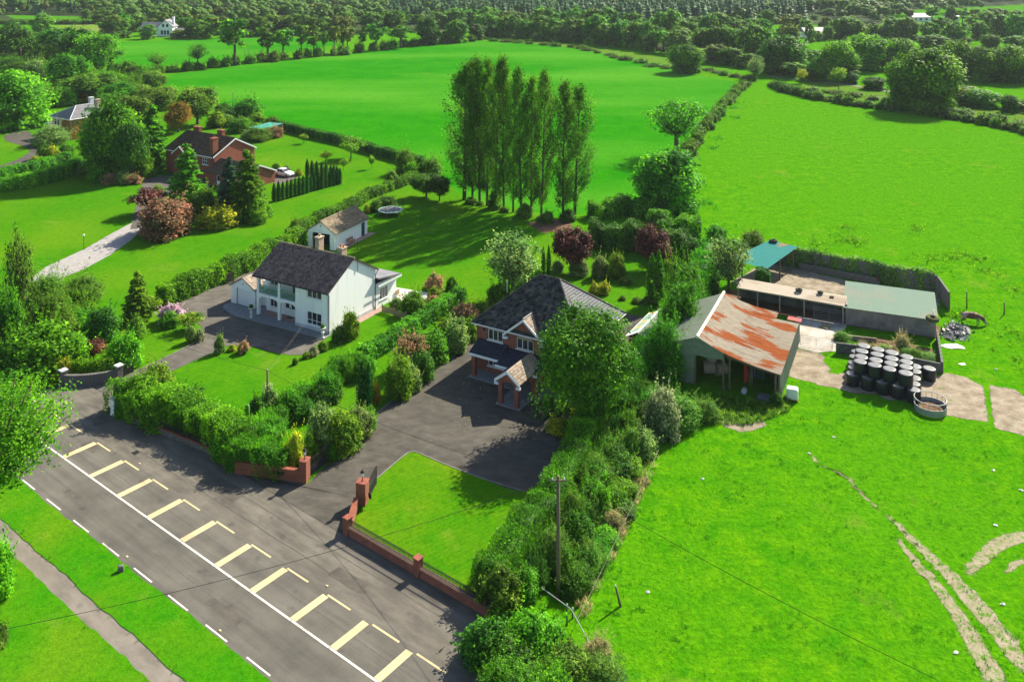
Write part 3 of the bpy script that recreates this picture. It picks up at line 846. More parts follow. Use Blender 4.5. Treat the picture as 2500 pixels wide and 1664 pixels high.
gme = bpy.data.meshes.new('ground')
gme.from_pydata([(-2200, -60, 0), (2200, -60, 0), (2200, 3200, 0), (-2200, 3200, 0)], [], [(0, 1, 2, 3)])
gme.materials.append(M_PASTURE)
tag(link('ground', gme), 'open green pasture land reaching to the woods', 'pasture', kind='structure')

# fields
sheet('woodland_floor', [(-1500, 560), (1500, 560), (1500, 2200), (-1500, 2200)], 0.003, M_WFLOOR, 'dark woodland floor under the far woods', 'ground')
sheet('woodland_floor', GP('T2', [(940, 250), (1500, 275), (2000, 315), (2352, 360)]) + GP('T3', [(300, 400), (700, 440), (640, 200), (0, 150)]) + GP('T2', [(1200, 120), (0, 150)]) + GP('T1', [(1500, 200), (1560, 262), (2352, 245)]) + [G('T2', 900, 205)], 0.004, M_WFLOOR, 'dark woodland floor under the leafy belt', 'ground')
sheet('field', GP('T1', [(880, 555), (1250, 500), (1700, 440), (2100, 395), (2350, 372)]) + GP('T2', [(300, 335), (600, 300), (880, 278), (1200, 290), (1600, 330), (1900, 385), (2270, 475)]) + GP('T3', [(150, 520), (430, 572), (370, 670), (230, 820), (60, 960)]) + [G('T3', 0, 1090), G('T2', 2250, 1380), G('T2', 1760, 1450), G('T2', 1500, 1480), G('T2', 850, 1350), G('T2', 600, 1130), G('T2', 380, 1060), G('T2', 0, 930), G('T1', 1900, 830), G('T1', 1500, 740), G('T1', 1150, 650)],
      0.006, M_FIELD, 'large smooth bright green field behind the poplars', 'field')
sheet('field', GP('T1', [(760, 290), (1250, 275), (1520, 265), (2350, 260), (2350, 300), (1700, 400), (1350, 430), (900, 480), (780, 430)]), 0.006, M_FIELD, 'narrow bright field in front of the far white farmhouse', 'field')
sheet('field', GP('T1', [(40, 105), (600, 115), (760, 140), (600, 150), (100, 130)]), 0.006, M_VERGE, 'sunlit strip field before the dark far wood', 'field')
sheet('field', GP('T1', [(250, 185), (700, 160), (690, 215), (300, 200)]), 0.007, M_DRYFIELD, 'pale yellow strip of stubble before the far wood', 'field')
sheet('field', GP('T3', [(1450, 78), (1900, 55), (2500, 25), (2600, 110), (2100, 160), (1700, 160), (1410, 145)]), 0.006, M_VERGE, 'far sunlit fields beyond the wooded hedges', 'field')
sheet('field', GP('T3', [(640, 605), (1000, 560), (1500, 620), (2000, 710), (2352, 760), (2352, 920), (1900, 815), (1430, 750), (900, 680)]), 0.005, M_ROUGH, 'rough grassy bank beyond the pasture hedge', 'bank')
sheet('field', GP('T2', [(900, 262), (1300, 280), (1700, 318), (2300, 410), (2290, 475), (1900, 390), (1500, 322), (1000, 275)]), 0.005, M_ROUGH, 'rough grassy bank along the big field edge', 'bank')
ribbon('lane', GP('T3', [(600, 520), (900, 555), (1150, 580), (1450, 630), (1900, 700), (2400, 775), (2900, 860)]), 1.7, 0.02, M_FOOT, 'pale narrow lane running behind the pasture hedge', 0.1)

# residential lawns
sheet('lawn', [G('T8', 960, 1075), G('T8', 1480, 330), G('T5', 1700, 1330), G('T5', 2200, 640), G('B7', 1990, 640), G('B7', 2000, 420), G('B7', 760, 420), G('T2', 1500, 1500), G('T2', 850, 1360), G('T2', 600, 1130), G('T2', 380, 1060), G('T2', 0, 930), G('T1', 1900, 830), G('T1', 1500, 760), G('T1', 700, 620), (-140, 250), (-170, 190), (-110, 138), (-52.6, 91.5), G('T4', 785, 1290), (-12.5, 67.7)],
      0.012, M_LAWN, 'mown green lawns around the houses', 'lawn')

# road, built in its own frame: x along the road, y across it
ROAD0, ROAD_A = (-8.30, 54.16), rad(-37.75)
def RW(u, n):
    c, s = math.cos(ROAD_A), math.sin(ROAD_A)
    return (ROAD0[0] + u * c - n * s, ROAD0[1] + u * s + n * c)
def road_strip(name, n0, n1, z, mat, label, cat, u0=-230, u1=70, wob=0.0, seed=0):
    rg = np.random.default_rng(seed)
    U = np.arange(u0, u1 + 0.1, 0.7 if wob else 30)
    a = [(u, n0 + (wob * (math.sin(u * 0.7) * 0.6 + math.sin(u * 2.1 + 1) * 0.4 + rg.normal() * 0.5) if wob else 0), 0) for u in U]
    b = [(u, n1 + (wob * (math.sin(u * 0.5 + 2) * 0.6 + math.sin(u * 1.7) * 0.4 + rg.normal() * 0.5) if wob else 0), 0) for u in U]
    k = len(U)
    me = bpy.data.meshes.new(name)
    me.from_pydata(a + b, [], [(i, i + 1, k + i + 1, k + i) for i in range(k - 1)])
    me.materials.append(mat)
    return tag(link(name, me, loc=(ROAD0[0], ROAD0[1], z), rot=(0, 0, ROAD_A)), label, cat, kind='structure')
road = road_strip('road', -3.92, 3.3, 0.026, M_ROAD, 'grey tarmac road with white and yellow markings', 'road')
shoulder = road_strip('road_shoulder', 3.25, 8.15, 0.022, M_SHOULDER, 'brownish worn tarmac strip between road and garden walls', 'road')
verge = road_strip('verge', -7.1, -3.86, 0.060, M_VERGE, 'mown grass verge between road and footpath', 'verge', wob=0.07, seed=3)
foot = road_strip('footpath', -8.6, -6.95, 0.030, M_FOOT, 'pale narrow footpath beside the grass verge', 'footpath')
grs = road_strip('roadside_grass', -60, -8.42, 0.055, M_VERGE, 'mown roadside grass beyond the footpath', 'grass', wob=0.10, seed=4)
def mark(name, u0, u1, n0, n1, mat):
    mb = MB()
    mb.face([(u0, n0, 0), (u1, n0, 0), (u1, n1, 0), (u0, n1, 0)])
    o = mb.build(name, mat, road, loc=(0, 0, 0.005))
    return o
BAR_U = [-61.5, -57.2, -52.9, -48.55, -44.2, -39.26, -34.55, -30.05, -25.5, -20.95, -16.5, -12.3, -7.95, -3.95, 0.05, 4.4, 8.8]
for u in BAR_U:
    mark('yellow_bar', u - 0.29, u + 0.29, 0.12, 2.92, M_YPAINT)
    mark('yellow_edge_dash', u + 0.05 + (0.45 if -5 < u < 5 else 0), u + 2.35 + (0.6 if -5 < u < 5 else 0), 2.98, 3.12, M_YPAINT)
for k in range(-8, 10):
    u = -34.26 + k * 4.43
    mark('white_edge_dash', u, u + 2.35, -3.73, -3.62, M_WPAINT)
mark('white_line', -90, 30, -0.06, 0.09, M_WPAINT)
for u in (-30.6, -25.6, -20.9, -16.5, -12.4, -8.0, -4.2):        # joints in the white line
    mb = MB(); mb.face([(u, -0.07, 0), (u + 0.06, -0.07, 0), (u + 0.06, 0.10, 0), (u, 0.10, 0)])
    mb.build('white_line_joint', M_ROAD, road, loc=(0, 0, 0.009))
for u, n in ((-22.5, -3.35), (-10.9, -3.4), (-8.6, 3.6), (-33.0, 3.6)):   # road studs
    mb = MB(); mb.box(u - 0.10, n - 0.06, 0, u + 0.10, n + 0.06, 0.035)
    mb.build('road_stud', M_YPAINT, road, loc=(0, 0, 0.003))
for n_, w_, u0, u1 in ((1.55, 0.05, -95, 40), (-1.9, 0.035, -95, 40), (4.6, 0.06, -60, -6), (6.3, 0.04, -34, 3)):   # tarred joints
    mb = MB()
    U = np.arange(u0, u1, 1.5)
    off = [n_ + 0.03 * math.sin(u_ * 0.9) + 0.02 * math.sin(u_ * 2.7) for u_ in U]
    for a_, b_, p_, q_ in zip(U[:-1], U[1:], off[:-1], off[1:]): mb.face([(a_, p_ - w_ / 2, 0), (b_, q_ - w_ / 2, 0), (b_, q_ + w_ / 2, 0), (a_, p_ + w_ / 2, 0)])
    mb.build('tar_joint', M_TARJ, road, loc=(0, 0, 0.0028))
for u_, n_, lu, ln_ in ((-27.5, 5.2, 5.5, 1.6), (-9.5, 4.4, 3.2, 1.1), (-40, 1.9, 2.2, 0.9), (-14.0, -2.6, 3.6, 0.8)):   # repaired patches
    mb = MB(); mb.face([(u_, n_, 0), (u_ + lu, n_ + 0.05, 0), (u_ + lu - 0.1, n_ + ln_, 0), (u_ + 0.08, n_ + ln_ - 0.06, 0)])
    mb.build('tar_patch', M_TARP, road, loc=(0, 0, 0.0022))
mb = MB()
for k in range(6): mb.box(-35.2 + k * 0.1, 4.05, 0, -35.13 + k * 0.1, 4.55, 0.015)
mb.build('drain_grate', M_IRON, shoulder, loc=(0, 0, 0.006))

# driveways
Dr = [RW(-50.2, 8.0)] + GP('T4', [(640, 1092), (790, 1065), (905, 1010), (1150, 900), (1360, 795), (1398, 740), (1378, 690), (1255, 612), (1085, 590), (1110, 560), (1300, 482), (1500, 400), (1760, 290), (2100, 330)]) + [G('Z4', 1180, 700), G('Z4', 1290, 1130), G('T4', 2190, 800), G('T4', 2080, 885), G('T4', 1990, 888), G('T4', 1830, 860), G('T4', 1700, 822), G('T4', 1560, 822), G('T4', 1485, 858), G('T4', 1330, 925), G('T4', 1170, 1000), G('T4', 940, 1100), G('T4', 830, 1200), RW(-44.7, 8.0)]
sheet('driveway', Dr, 0.034, M_DRIVE2, 'tarmac driveway sweeping up to the white house', 'driveway')
Dr2 = GP('B2', [(1290, 1245), (1400, 1130), (1520, 1010), (1760, 800), (2000, 600), (2160, 470), (2250, 270)]) + GP('T5', [(390, 1170), (640, 1000), (880, 820), (960, 700), (1100, 560), (1500, 520), (2150, 640), (1900, 1100), (1700, 1330)]) + GP('T8', [(1510, 170), (1260, 420), (600, 500), (190, 330)]) + [(-12.3, 71.3), (-12.4, 67.9), RW(-12, 8.0), RW(-25.3, 8.0), (-23.4, 75.8), (-17.7, 74.5)]
sheet('driveway', Dr2, 0.036, M_DRIVE, 'dark tarmac driveway of the brick house with fallen leaves', 'driveway')
LAWN = smooth([G('T8', 480, 3), G('T8', 545, 10), G('T8', 700, 80), G('T8', 950, 178), G('T8', 1150, 255)], 3, False) + [G('T8', 1265, 275), G('T8', 1500, 120), G('T8', 1480, 330), G('T8', 1250, 500), G('T8', 965, 1075), (-2.6, 60.4)] + [RW(-11.4, 8.35), (-12.3, 68.0), (-12.0, 70.9), G('B3', 450, 735), G('B3', 545, 490)] + smooth([G('B3', 700, 370), G('B3', 860, 230), G('B3', 1010, 105), G('B3', 1100, 40)], 3, False)
fl = sheet('front_lawn', LAWN, 0.075, M_FRONTLAWN, 'mown front lawn behind the railed brick wall', 'lawn')
def kerb(path, label, w=0.12, h=0.11, mat=None):
    P = [np.array(p) for p in path]
    t = thing('kerb', label, 'kerb', (P[0][0], P[0][1], 0)); t['kind'] = 'structure'
    mb = MB()
    for a, b in zip(P[:-1], P[1:]):
        d = b - a; n_ = np.array([-d[1], d[0]]) / np.linalg.norm(d) * w / 2
        q = [a - P[0] - n_, b - P[0] - n_, b - P[0] + n_, a - P[0] + n_]
        mb.prism([tuple(x) for x in q], 0.0, h, 'z')
    mb.build('kerb_stone', mat or M_KERB, t)
kerb(GP('B3', [(545, 488), (700, 365), (860, 226), (1010, 100), (1100, 36), (1165, 18), (1250, 40)]) + GP('T8', [(700, 78), (950, 176), (1262, 272)]), 'low concrete kerb round the front lawn of the brick house')
kerb(GP('T4', [(920, 1003), (1150, 897), (1360, 792)]), 'low concrete kerb along the lawn of the white house drive')
kerb(GP('T5', [(250, 1290), (380, 1178), (520, 1085)]), 'low concrete kerb beside the brick house shrubbery')
sheet('driveway', GP('T4', [(80, 480), (330, 285), (590, 165), (790, 50), (900, -8), (960, -20), (945, 40), (870, 110), (740, 200), (560, 300), (440, 345), (200, 520)]), 0.03, M_GRAVEL, 'pale gravel driveway curving across the neighbouring lawn', 'driveway', 0.03)
sheet('driveway', GP('T1', [(20, 930), (100, 905), (190, 895), (255, 950), (285, 1040), (230, 1080), (170, 1115), (0, 1180), (-200, 1230), (-200, 1190), (0, 1135), (120, 1090), (205, 1040), (190, 1010), (110, 985), (40, 965)]), 0.03, M_DRIVE, 'dark curved driveway before the slate roofed house', 'driveway')
sheet('driveway', [G('B1', 1400, 800), G('B1', 1500, 720), G('B1', 1720, 785), G('B1', 1600, 850), G('B1', 1420, 890)], 0.03, M_DRIVE2, 'parking patch beside the orange brick garage', 'driveway')
sheet('driveway', GP('T1', [(960, 1290), (990, 1225), (1100, 1200), (1400, 1180), (1480, 1260), (1350, 1330), (1150, 1330), (1000, 1480), (940, 1568), (890, 1568)]), 0.036, M_DRIVE2, 'shaded forecourt of the orange brick house', 'driveway')

# farm yard
sheet('yard', GP('Z6', [(870, 260), (1080, 320), (1500, 420), (1800, 470), (2190, 530), (2190, 620), (1450, 520), (1000, 450), (780, 440), (640, 480), (560, 420), (700, 330)]), 0.02, M_PAD, 'stained concrete yard behind the cattle shed', 'yard', 0.12, 1)
sheet('yard', GP('Z6', [(1085, 700), (1440, 760), (1360, 850), (1350, 960), (1240, 975), (1070, 940), (1060, 820)]), 0.021, M_CONCPALE, 'pale wet concrete between barn and cattle shed', 'yard', 0.1, 2)
sheet('yard', GP('Z6', [(500, 480), (1450, 620), (2170, 770), (2180, 860), (1450, 760), (1060, 700), (560, 600)]), 0.018, M_SOIL, 'dark muddy floor under the open lean-to', 'yard', 0.1, 3)
sheet('yard', GP('Z6', [(1060, 960), (1250, 990), (1320, 1110), (1290, 1140), (1460, 1160), (1520, 1110), (1900, 1260), (2080, 1330), (2040, 1390), (1600, 1300), (1400, 1270), (1240, 1235), (1010, 1170), (1020, 1060)]), 0.021, M_PAD, 'cracked concrete pad under the wrapped bales', 'yard', 0.16, 4)
sheet('yard', GP('T6', [(1560, 1060), (1640, 1080), (1830, 1012), (1960, 1045), (2062, 1100), (2092, 1338), (1960, 1320), (1820, 1292), (1700, 1240)]), 0.022, M_PAD, 'weathered concrete slab beside the ring feeder', 'yard', 0.06, 5)
sheet('yard', GP('T6', [(2130, 1098), (2290, 1130), (2380, 1200), (2600, 1400), (2520, 1500), (2350, 1432), (2165, 1380)]), 0.022, M_PAD, 'weathered concrete slab across a grassy joint', 'yard', 0.06, 6)
sheet('yard', GP('T6', [(330, 1320), (560, 1335), (580, 1370), (420, 1410), (300, 1350)]), 0.015, M_PAD, 'bare stony patch before the barn', 'yard', 0.15, 7)
sheet('midden', GP('Z6', [(1400, 850), (1760, 880), (2140, 960), (2200, 1040), (1980, 1000), (1600, 900)]), 0.016, M_SOIL, 'bare soil inside the low concrete pen', 'soil', 0.1, 8)
ribbon('track', GP('T9', [(1480, 560), (1560, 690), (1700, 850), (1850, 1040), (1990, 1260), (2120, 1480), (2230, 1700)]), [0.35, 0.6, 0.9, 1.2, 1.5], 0.014, M_TRACK, 'bare wheel rut curving through the pasture', 0.12, 1)
ribbon('track', GP('T9', [(1380, 390), (1560, 570), (1690, 690), (1900, 900), (2080, 1110), (2260, 1330), (2420, 1560)]), [0.3, 0.6, 1.0, 1.3, 1.0], 0.015, M_TRACK, 'paler wheel rut beside the first through the pasture', 0.12, 2)
ribbon('track', GP('T9', [(870, -10), (960, 80), (1130, 165), (1270, 310), (1390, 410)]), [0.10, 0.22, 0.2], 0.015, M_TRACK, 'faint worn line fading towards the barn', 0.12, 3)
ribbon('track', GP('T9', [(1960, 860), (2040, 740), (2200, 620), (2420, 530)]), [0.7, 1.0, 1.1], 0.016, M_TRACK, 'side track branching off across the pasture', 0.09, 4)
ribbon('track', GP('T9', [(2190, 840), (2290, 770), (2420, 700)]), [0.3, 0.6], 0.016, M_TRACK, 'short worn patch below the side track', 0.08, 5)
sheet('soil_patch', GP('T2', [(1300, 1530), (1420, 1505), (1560, 1520), (1580, 1560), (1400, 1590)]), 0.03, M_SOIL, 'bare reddish soil at the foot of the poplars', 'soil', 0.2, 9)
# ------------------------------------------------------------------ building helpers
def wall_open(mb, x0, x1, z0, z1, y0, y1, openings=()):
    """wall slab along x with rectangular openings (a0, a1, b0, b1)"""
    xs = sorted({x0, x1, *[o[0] for o in openings], *[o[1] for o in openings]})
    for a, b in zip(xs[:-1], xs[1:]):
        cuts = sorted([(o[2], o[3]) for o in openings if o[0] <= a + 1e-6 and o[1] >= b - 1e-6])
        z = z0
        for c0, c1 in cuts:
            if c0 - z > 1e-3: mb.box(a, y0, z, b, y1, c0)
            z = c1
        if z1 - z > 1e-3: mb.box(a, y0, z, b, y1, z1)
def window(parent, loc, rz, w, h, lights=2, transom=None, name='window', sill=True, curtain=False, frame=None, depth=0.07, fw=0.07, glass=None):
    """window in the plane y=0 of its own frame, outside towards -y, origin at its lower left corner"""
    fm = frame or M_UPVC
    mb = MB()
    mb.box(0, -depth / 2, 0, fw, depth / 2, h); mb.box(w - fw, -depth / 2, 0, w, depth / 2, h)
    mb.box(fw, -depth / 2, 0, w - fw, depth / 2, fw); mb.box(fw, -depth / 2, h - fw, w - fw, depth / 2, h)
    lw = (w - fw) / lights
    for k in range(1, lights): mb.box(k * lw, -depth / 2 - 0.004, fw, k * lw + fw, depth / 2, h - fw)
    if transom: mb.box(fw, -depth / 2 - 0.007, transom, w - fw, depth / 2, transom + fw * 0.8)
    o = mb.build(name, fm, parent, loc, (0, 0, rz))
    for k in range(lights):
        for z0, z1 in (((fw, transom), (transom + fw * 0.8, h - fw)) if transom else ((fw, h - fw),)):
            p = MB(); p.box(k * lw + fw, -0.008, z0, (k + 1) * lw, 0.008, z1)
            p.build('pane', glass or M_GLASS, o)
    if sill:
        s = MB(); s.box(-0.1, -depth / 2 - 0.16, -0.09, w + 0.1, -depth / 2 + 0.1, -0.005)
        s.build('sill', M_UPVC if fm is M_UPVC else fm, o)
    if curtain:
        c = MB(); c.box(fw, 0.05, fw, w * 0.3, 0.09, h - fw); c.box(w * 0.72, 0.05, fw, w - fw, 0.09, h - fw)
        c.build('curtain', M_CURTAIN, o)
    return o
def tile_field(parent, bl, br, tr, tl, mat, course=0.30, tw=0.32, th=0.035, seed=0, name='roof_tile'):
    rg = np.random.default_rng(seed)
    bl, br, tr, tl = [np.array(p, float) for p in (bl, br, tr, tl)]
    nrm = np.cross(br - bl, tl - bl); nrm /= np.linalg.norm(nrm)
    if nrm[2] < 0: nrm = -nrm
    nC = max(2, int(round(np.linalg.norm((tl + tr) / 2 - (bl + br) / 2) / course)))
    V, Q, R = [], [], []
    for i in range(nC):
        t0, t1 = i / nC, min(1.0, (i + 1.18) / nC)
        L0, R0 = bl + (tl - bl) * t0, br + (tr - br) * t0
        L1, R1 = bl + (tl - bl) * t1, br + (tr - br) * t1
        cnt = max(1, int(round(np.linalg.norm(R0 - L0) / tw)))
        e = np.linspace(0, 1, cnt + 1)
        if i % 2 and cnt > 2: e = np.concatenate([[0], (e[:-1] + e[1:]) / 2, [1]])
        for j in range(len(e) - 1):
            g_ = 0.03 * (e[j + 1] - e[j])
            a0, a1 = e[j] + g_, e[j + 1] - g_
            h = th * rg.uniform(0.75, 1.35)
            p = [L0 + (R0 - L0) * a0 + nrm * h, L0 + (R0 - L0) * a1 + nrm * h, L1 + (R1 - L1) * a1 + nrm * 0.012, L1 + (R1 - L1) * a0 + nrm * 0.012]
            n = len(V)
            V += p + [p[0] - nrm * h, p[1] - nrm * h]
            Q += [(n, n + 1, n + 2, n + 3), (n + 4, n + 5, n + 1, n)]
            r = rg.random(); R += [r, r * 0.6]
    o = link(name, mesh_np(name, V, Q, None, R, mat), parent)
    o['kind'] = 'stuff'
    return o
def ridge_tiles(parent, a, b, mat, r=0.13, step=0.42):
    a, b = Vector(a), Vector(b)
    n = max(1, int((b - a).length / step))
    mb = MB()
    for k in range(n):
        p, q = a + (b - a) * (k / n), a + (b - a) * ((k + 0.98) / n)
        mb.tube([p, q], [r * 1.04, r * 0.96], n=8, r=0.3 + 0.5 * ((k * 37) % 10) / 10)
    o = mb.build('ridge_tile', mat, parent); o['kind'] = 'stuff'
    return o
def chimney(parent, x, y, z0, z1, w, d, mat, pots=1, cap=None, potm=None):
    mb = MB(); mb.box(x - w / 2, y - d / 2, z0, x + w / 2, y + d / 2, z1)
    c = mb.build('chimney', mat, parent)
    m2 = MB(); m2.box(x - w / 2 - 0.07, y - d / 2 - 0.07, z1, x + w / 2 + 0.07, y + d / 2 + 0.07, z1 + 0.12)
    m2.build('chimney_cap', cap or mat, c)
    for k in range(pots):
        px = x + (k - (pots - 1) / 2) * w * 0.5
        m3 = MB(); m3.lathe([(0.13, z1 + 0.11), (0.11, z1 + 0.30), (0.10, z1 + 0.42), (0.13, z1 + 0.46), (0.09, z1 + 0.47)], n=10, c=(px, y))
        m3.build('chimney_pot', potm or M_POT, c, smooth=False)
    return c
def pipe(parent, pts, r=0.05, mat=None, name='downpipe'):
    mb = MB(); mb.tube(pts, r, n=6)
    return mb.build(name, mat or M_IRON, parent)

# ------------------------------------------------------------------ white two-storey house
wh = thing('white_house', 'white rendered two storey house with glass balcony and tiled roof', 'house', (-31.22, 109.28, 0), rad(-30))
W_, D_, E_, R_ = 11.57, 8.5, 5.05, 7.55
mb = MB()
wall_open(mb, 6.3, W_, 0, E_, 0, 0.3, [(8.15, 10.4, 0.6, 2.1), (8.15, 10.4, 3.72, 4.72)])
wall_open(mb, 0, 6.3, 0, E_, 1.6, 1.9, [(0.6, 2.3, 0.62, 1.75), (3.05, 4.85, 0.05, 1.98), (0.6, 1.9, 3.3, 4.25), (4.3, 5.9, 2.72, 4.5)])
mb.box(0, 1.9, 0, 0.3, D_, E_); mb.box(0.3, D_ - 0.3, 0, W_ - 0.3, D_, E_)
mb.box(6.3, 0.3, 0, 6.55, 1.6, E_)
mb.prism([(0, 0), (D_, 0), (D_, E_), (D_ / 2, R_ - 0.12), (0.0, E_)], W_ - 0.3, W_ - 0.002, 'x')
mb.prism([(1.9, E_), (D_, E_), (D_ / 2, R_ - 0.12)], 0, 0.28, 'x')
mb.build('wall', M_WHITE, wh)
mb = MB()
mb.box(6.28, -0.035, 0, W_ + 0.035, 0.02, 0.42); mb.box(W_ - 0.02, 0.02, 0, W_ + 0.035, D_, 0.42)
mb.build('plinth', M_PLINTH, wh)
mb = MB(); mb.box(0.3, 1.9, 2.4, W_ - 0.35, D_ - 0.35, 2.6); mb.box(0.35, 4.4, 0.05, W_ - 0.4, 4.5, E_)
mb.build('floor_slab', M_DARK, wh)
for x in (-0.02, 3.48):                                    # balcony columns, with corbelled heads
    mb = MB(); mb.box(x, -0.02, 0, x + 0.34, 0.32, E_ - 0.02)
    mb.build('column', M_WHITE, wh)
for x0, x1 in ((0.32, 3.48), (3.82, 6.3)):                 # arched heads over and under the balcony
    for zt in (2.42, E_ - 0.03):
        mb = MB()
        arc = [(x0, zt - 0.55), (x0 + 0.12, zt - 0.3), (x0 + 0.4, zt - 0.13), (x0 + 0.8, zt - 0.06), (x1 - 0.8, zt - 0.06), (x1 - 0.4, zt - 0.13), (x1 - 0.12, zt - 0.3), (x1, zt - 0.55), (x1, zt), (x0, zt)]
        mb.prism(arc, 0.05, 0.27, 'y')
        mb.build('arch', M_WHITE, wh)
mb = MB(); mb.box(0.0, -0.06, 2.42, 6.3, 1.6, 2.72); mb.build('balcony_floor', M_WHITE, wh)
mb = MB(); mb.box(0.3, 0.34, 2.722, 6.28, 1.58, 2.74); mb.build('balcony_mat', M_SOIL, wh)
for x0, x1 in ((0.34, 3.46), (3.84, 6.28)):
    n_ = 2
    for k in range(n_):
        a, b = x0 + (x1 - x0) * k / n_ + 0.03, x0 + (x1 - x0) * (k + 1) / n_ - 0.03
        mb = MB(); mb.box(a, 0.06, 2.78, b, 0.085, 3.72); mb.build('balcony_pane', M_CLEAR, wh)
    mb = MB(); mb.tube([(x0, 0.07, 3.78), (x1, 0.07, 3.78)], 0.03, n=6); mb.tube([((x0 + x1) / 2, 0.07, 2.72), ((x0 + x1) / 2, 0.07, 3.78)], 0.025, n=6)
    mb.build('balcony_rail', M_GALV, wh)
window(wh, (8.15, 0.10, 0.6), 0, 2.25, 1.5, 3, 0.5, curtain=True)
window(wh, (8.15, 0.10, 3.72), 0, 2.25, 1.0, 3)
window(wh, (0.6, 1.7, 0.62), 0, 1.7, 1.13, 3, curtain=True)
window(wh, (0.6, 1.7, 3.3), 0, 1.3, 0.95, 2)
window(wh, (4.3, 1.7, 2.74), 0, 1.6, 1.76, 2, sill=False)
dr = MB(); dr.box(3.05, 1.66, 0.05, 4.85, 1.74, 1.98); dr_o = dr.build('door', M_UPVC, wh)
for x in (3.2, 4.15):
    m_ = MB(); m_.box(x, 1.645, 0.95, x + 0.55, 1.658, 1.8); m_.build('door_pane', M_GLASS, dr_o)
m_ = MB(); m_.box(3.95, 1.60, 0.9, 4.0, 1.655, 1.1); m_.build('door_handle', M_IRON, dr_o)
m_ = MB(); m_.box(3.9, 0.9, 0.07, 4.75, 1.45, 0.10); m_.build('doormat', M_SOIL, wh)
# roof slab, tiles, fascia
ov, sl = 0.42, (R_ - E_) / (D_ / 2)
ze = E_ - ov * sl
mb = MB()
mb.prism([(-ov, ze - 0.02), (D_ / 2, R_ - 0.02), (D_ + ov, ze - 0.02), (D_ + ov, ze + 0.10), (D_ / 2, R_ + 0.10), (-ov, ze + 0.10)], -0.35, W_ + 0.22, 'x')
roof = mb.build('roof', M_TILEW, wh)
tile_field(wh, (-0.37, -ov - 0.05, ze + 0.11), (W_ + 0.24, -ov - 0.05, ze + 0.11), (W_ + 0.24, D_ / 2, R_ + 0.11), (-0.37, D_ / 2, R_ + 0.11), M_TILEW, 0.29, 0.30, 0.04, 11)
tile_field(wh, (W_ + 0.24, D_ + ov + 0.05, ze + 0.11), (-0.37, D_ + ov + 0.05, ze + 0.11), (-0.37, D_ / 2, R_ + 0.11), (W_ + 0.24, D_ / 2, R_ + 0.11), M_TILEW, 0.29, 0.30, 0.04, 12)
ridge_tiles(wh, (-0.4, D_ / 2, R_ + 0.12), (W_ + 0.27, D_ / 2, R_ + 0.12), M_TILEG)
pipe(wh, [(-0.3, -ov - 0.1, ze + 0.03), (W_ + 0.15, -ov - 0.1, ze + 0.03)], 0.06, M_IRON, 'gutter')
pipe(wh, [(W_ + 0.1, -ov - 0.1, ze + 0.02), (W_ + 0.06, -0.09, ze - 0.3), (W_ + 0.06, -0.09, 0.05)])
pipe(wh, [(W_ + 0.06, D_ + ov, ze + 0.02), (W_ + 0.07, D_ - 0.1, ze - 0.5), (W_ + 0.07, D_ - 0.1, 0.05)])
chimney(wh, 5.65, 4.9, 6.6, 9.0, 0.62, 0.9, M_CHIM, 1, potm=M_CHIM)
chimney(wh, 9.25, 4.95, 6.6, 8.25, 0.78, 0.9, M_CHIM, 2)
m_ = MB(); m_.tube([(W_ + 0.1, 5.0, 5.9), (W_ + 0.1, 5.0, 9.6)], 0.03, n=5)
for k in range(5): m_.tube([(W_ + 0.1 - 0.35 + k * 0.02, 4.6 + k * 0.2, 9.5), (W_ + 0.1 + 0.35 - k * 0.02, 4.6 + k * 0.2, 9.5)], 0.012, n=4)
m_.tube([(W_ + 0.1, 4.5, 9.5), (W_ + 0.1, 5.5, 9.5)], 0.015, n=4)
m_.build('aerial', M_IRON, wh)
# rear extension
mb = MB()
ex = [(9.35 - 0, 11.1, 0.75, 2.2)]
for (a, b, z0, z1) in [(D_, 9.4, 0, 3.0), (11.0, 12.7, 0, 3.0), (9.4, 11.0, 0, 0.85), (9.4, 11.0, 2.25, 3.0)]:
    mb.box(W_ - 0.32, a, z0, W_ - 0.01, b, z1)
mb.box(5.5, 12.4, 0, W_ - 0.32, 12.7, 3.0); mb.box(5.5, D_, 0, 5.8, 12.4, 3.0)
mb.build('wall', M_WHITE, wh)
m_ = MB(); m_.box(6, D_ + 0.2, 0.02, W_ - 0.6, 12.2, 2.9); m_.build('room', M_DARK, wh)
window(wh, (W_ - 0.12, 9.4, 0.85), rad(90), 1.6, 1.4, 3)
mb = MB(); mb.prism([(D_, 3.75), (13.15, 2.98), (13.15, 3.14), (D_, 3.95)], 5.3, W_ + 0.45, 'x'); mb.build('roof', M_SLATE, wh)
mb = MB(); mb.box(W_ + 0.451, D_, 2.80, W_ + 0.50, 13.2, 3.0); mb.box(5.3, 13.155, 2.82, W_ + 0.45, 13.2, 3.1); mb.build('fascia', M_UPVC, wh)
m_ = MB(); m_.tube([(8.6, 11.4, 3.2), (8.6, 11.4, 4.1)], [0.12, 0.10], n=8); m_.build('flue', M_GALV, wh)
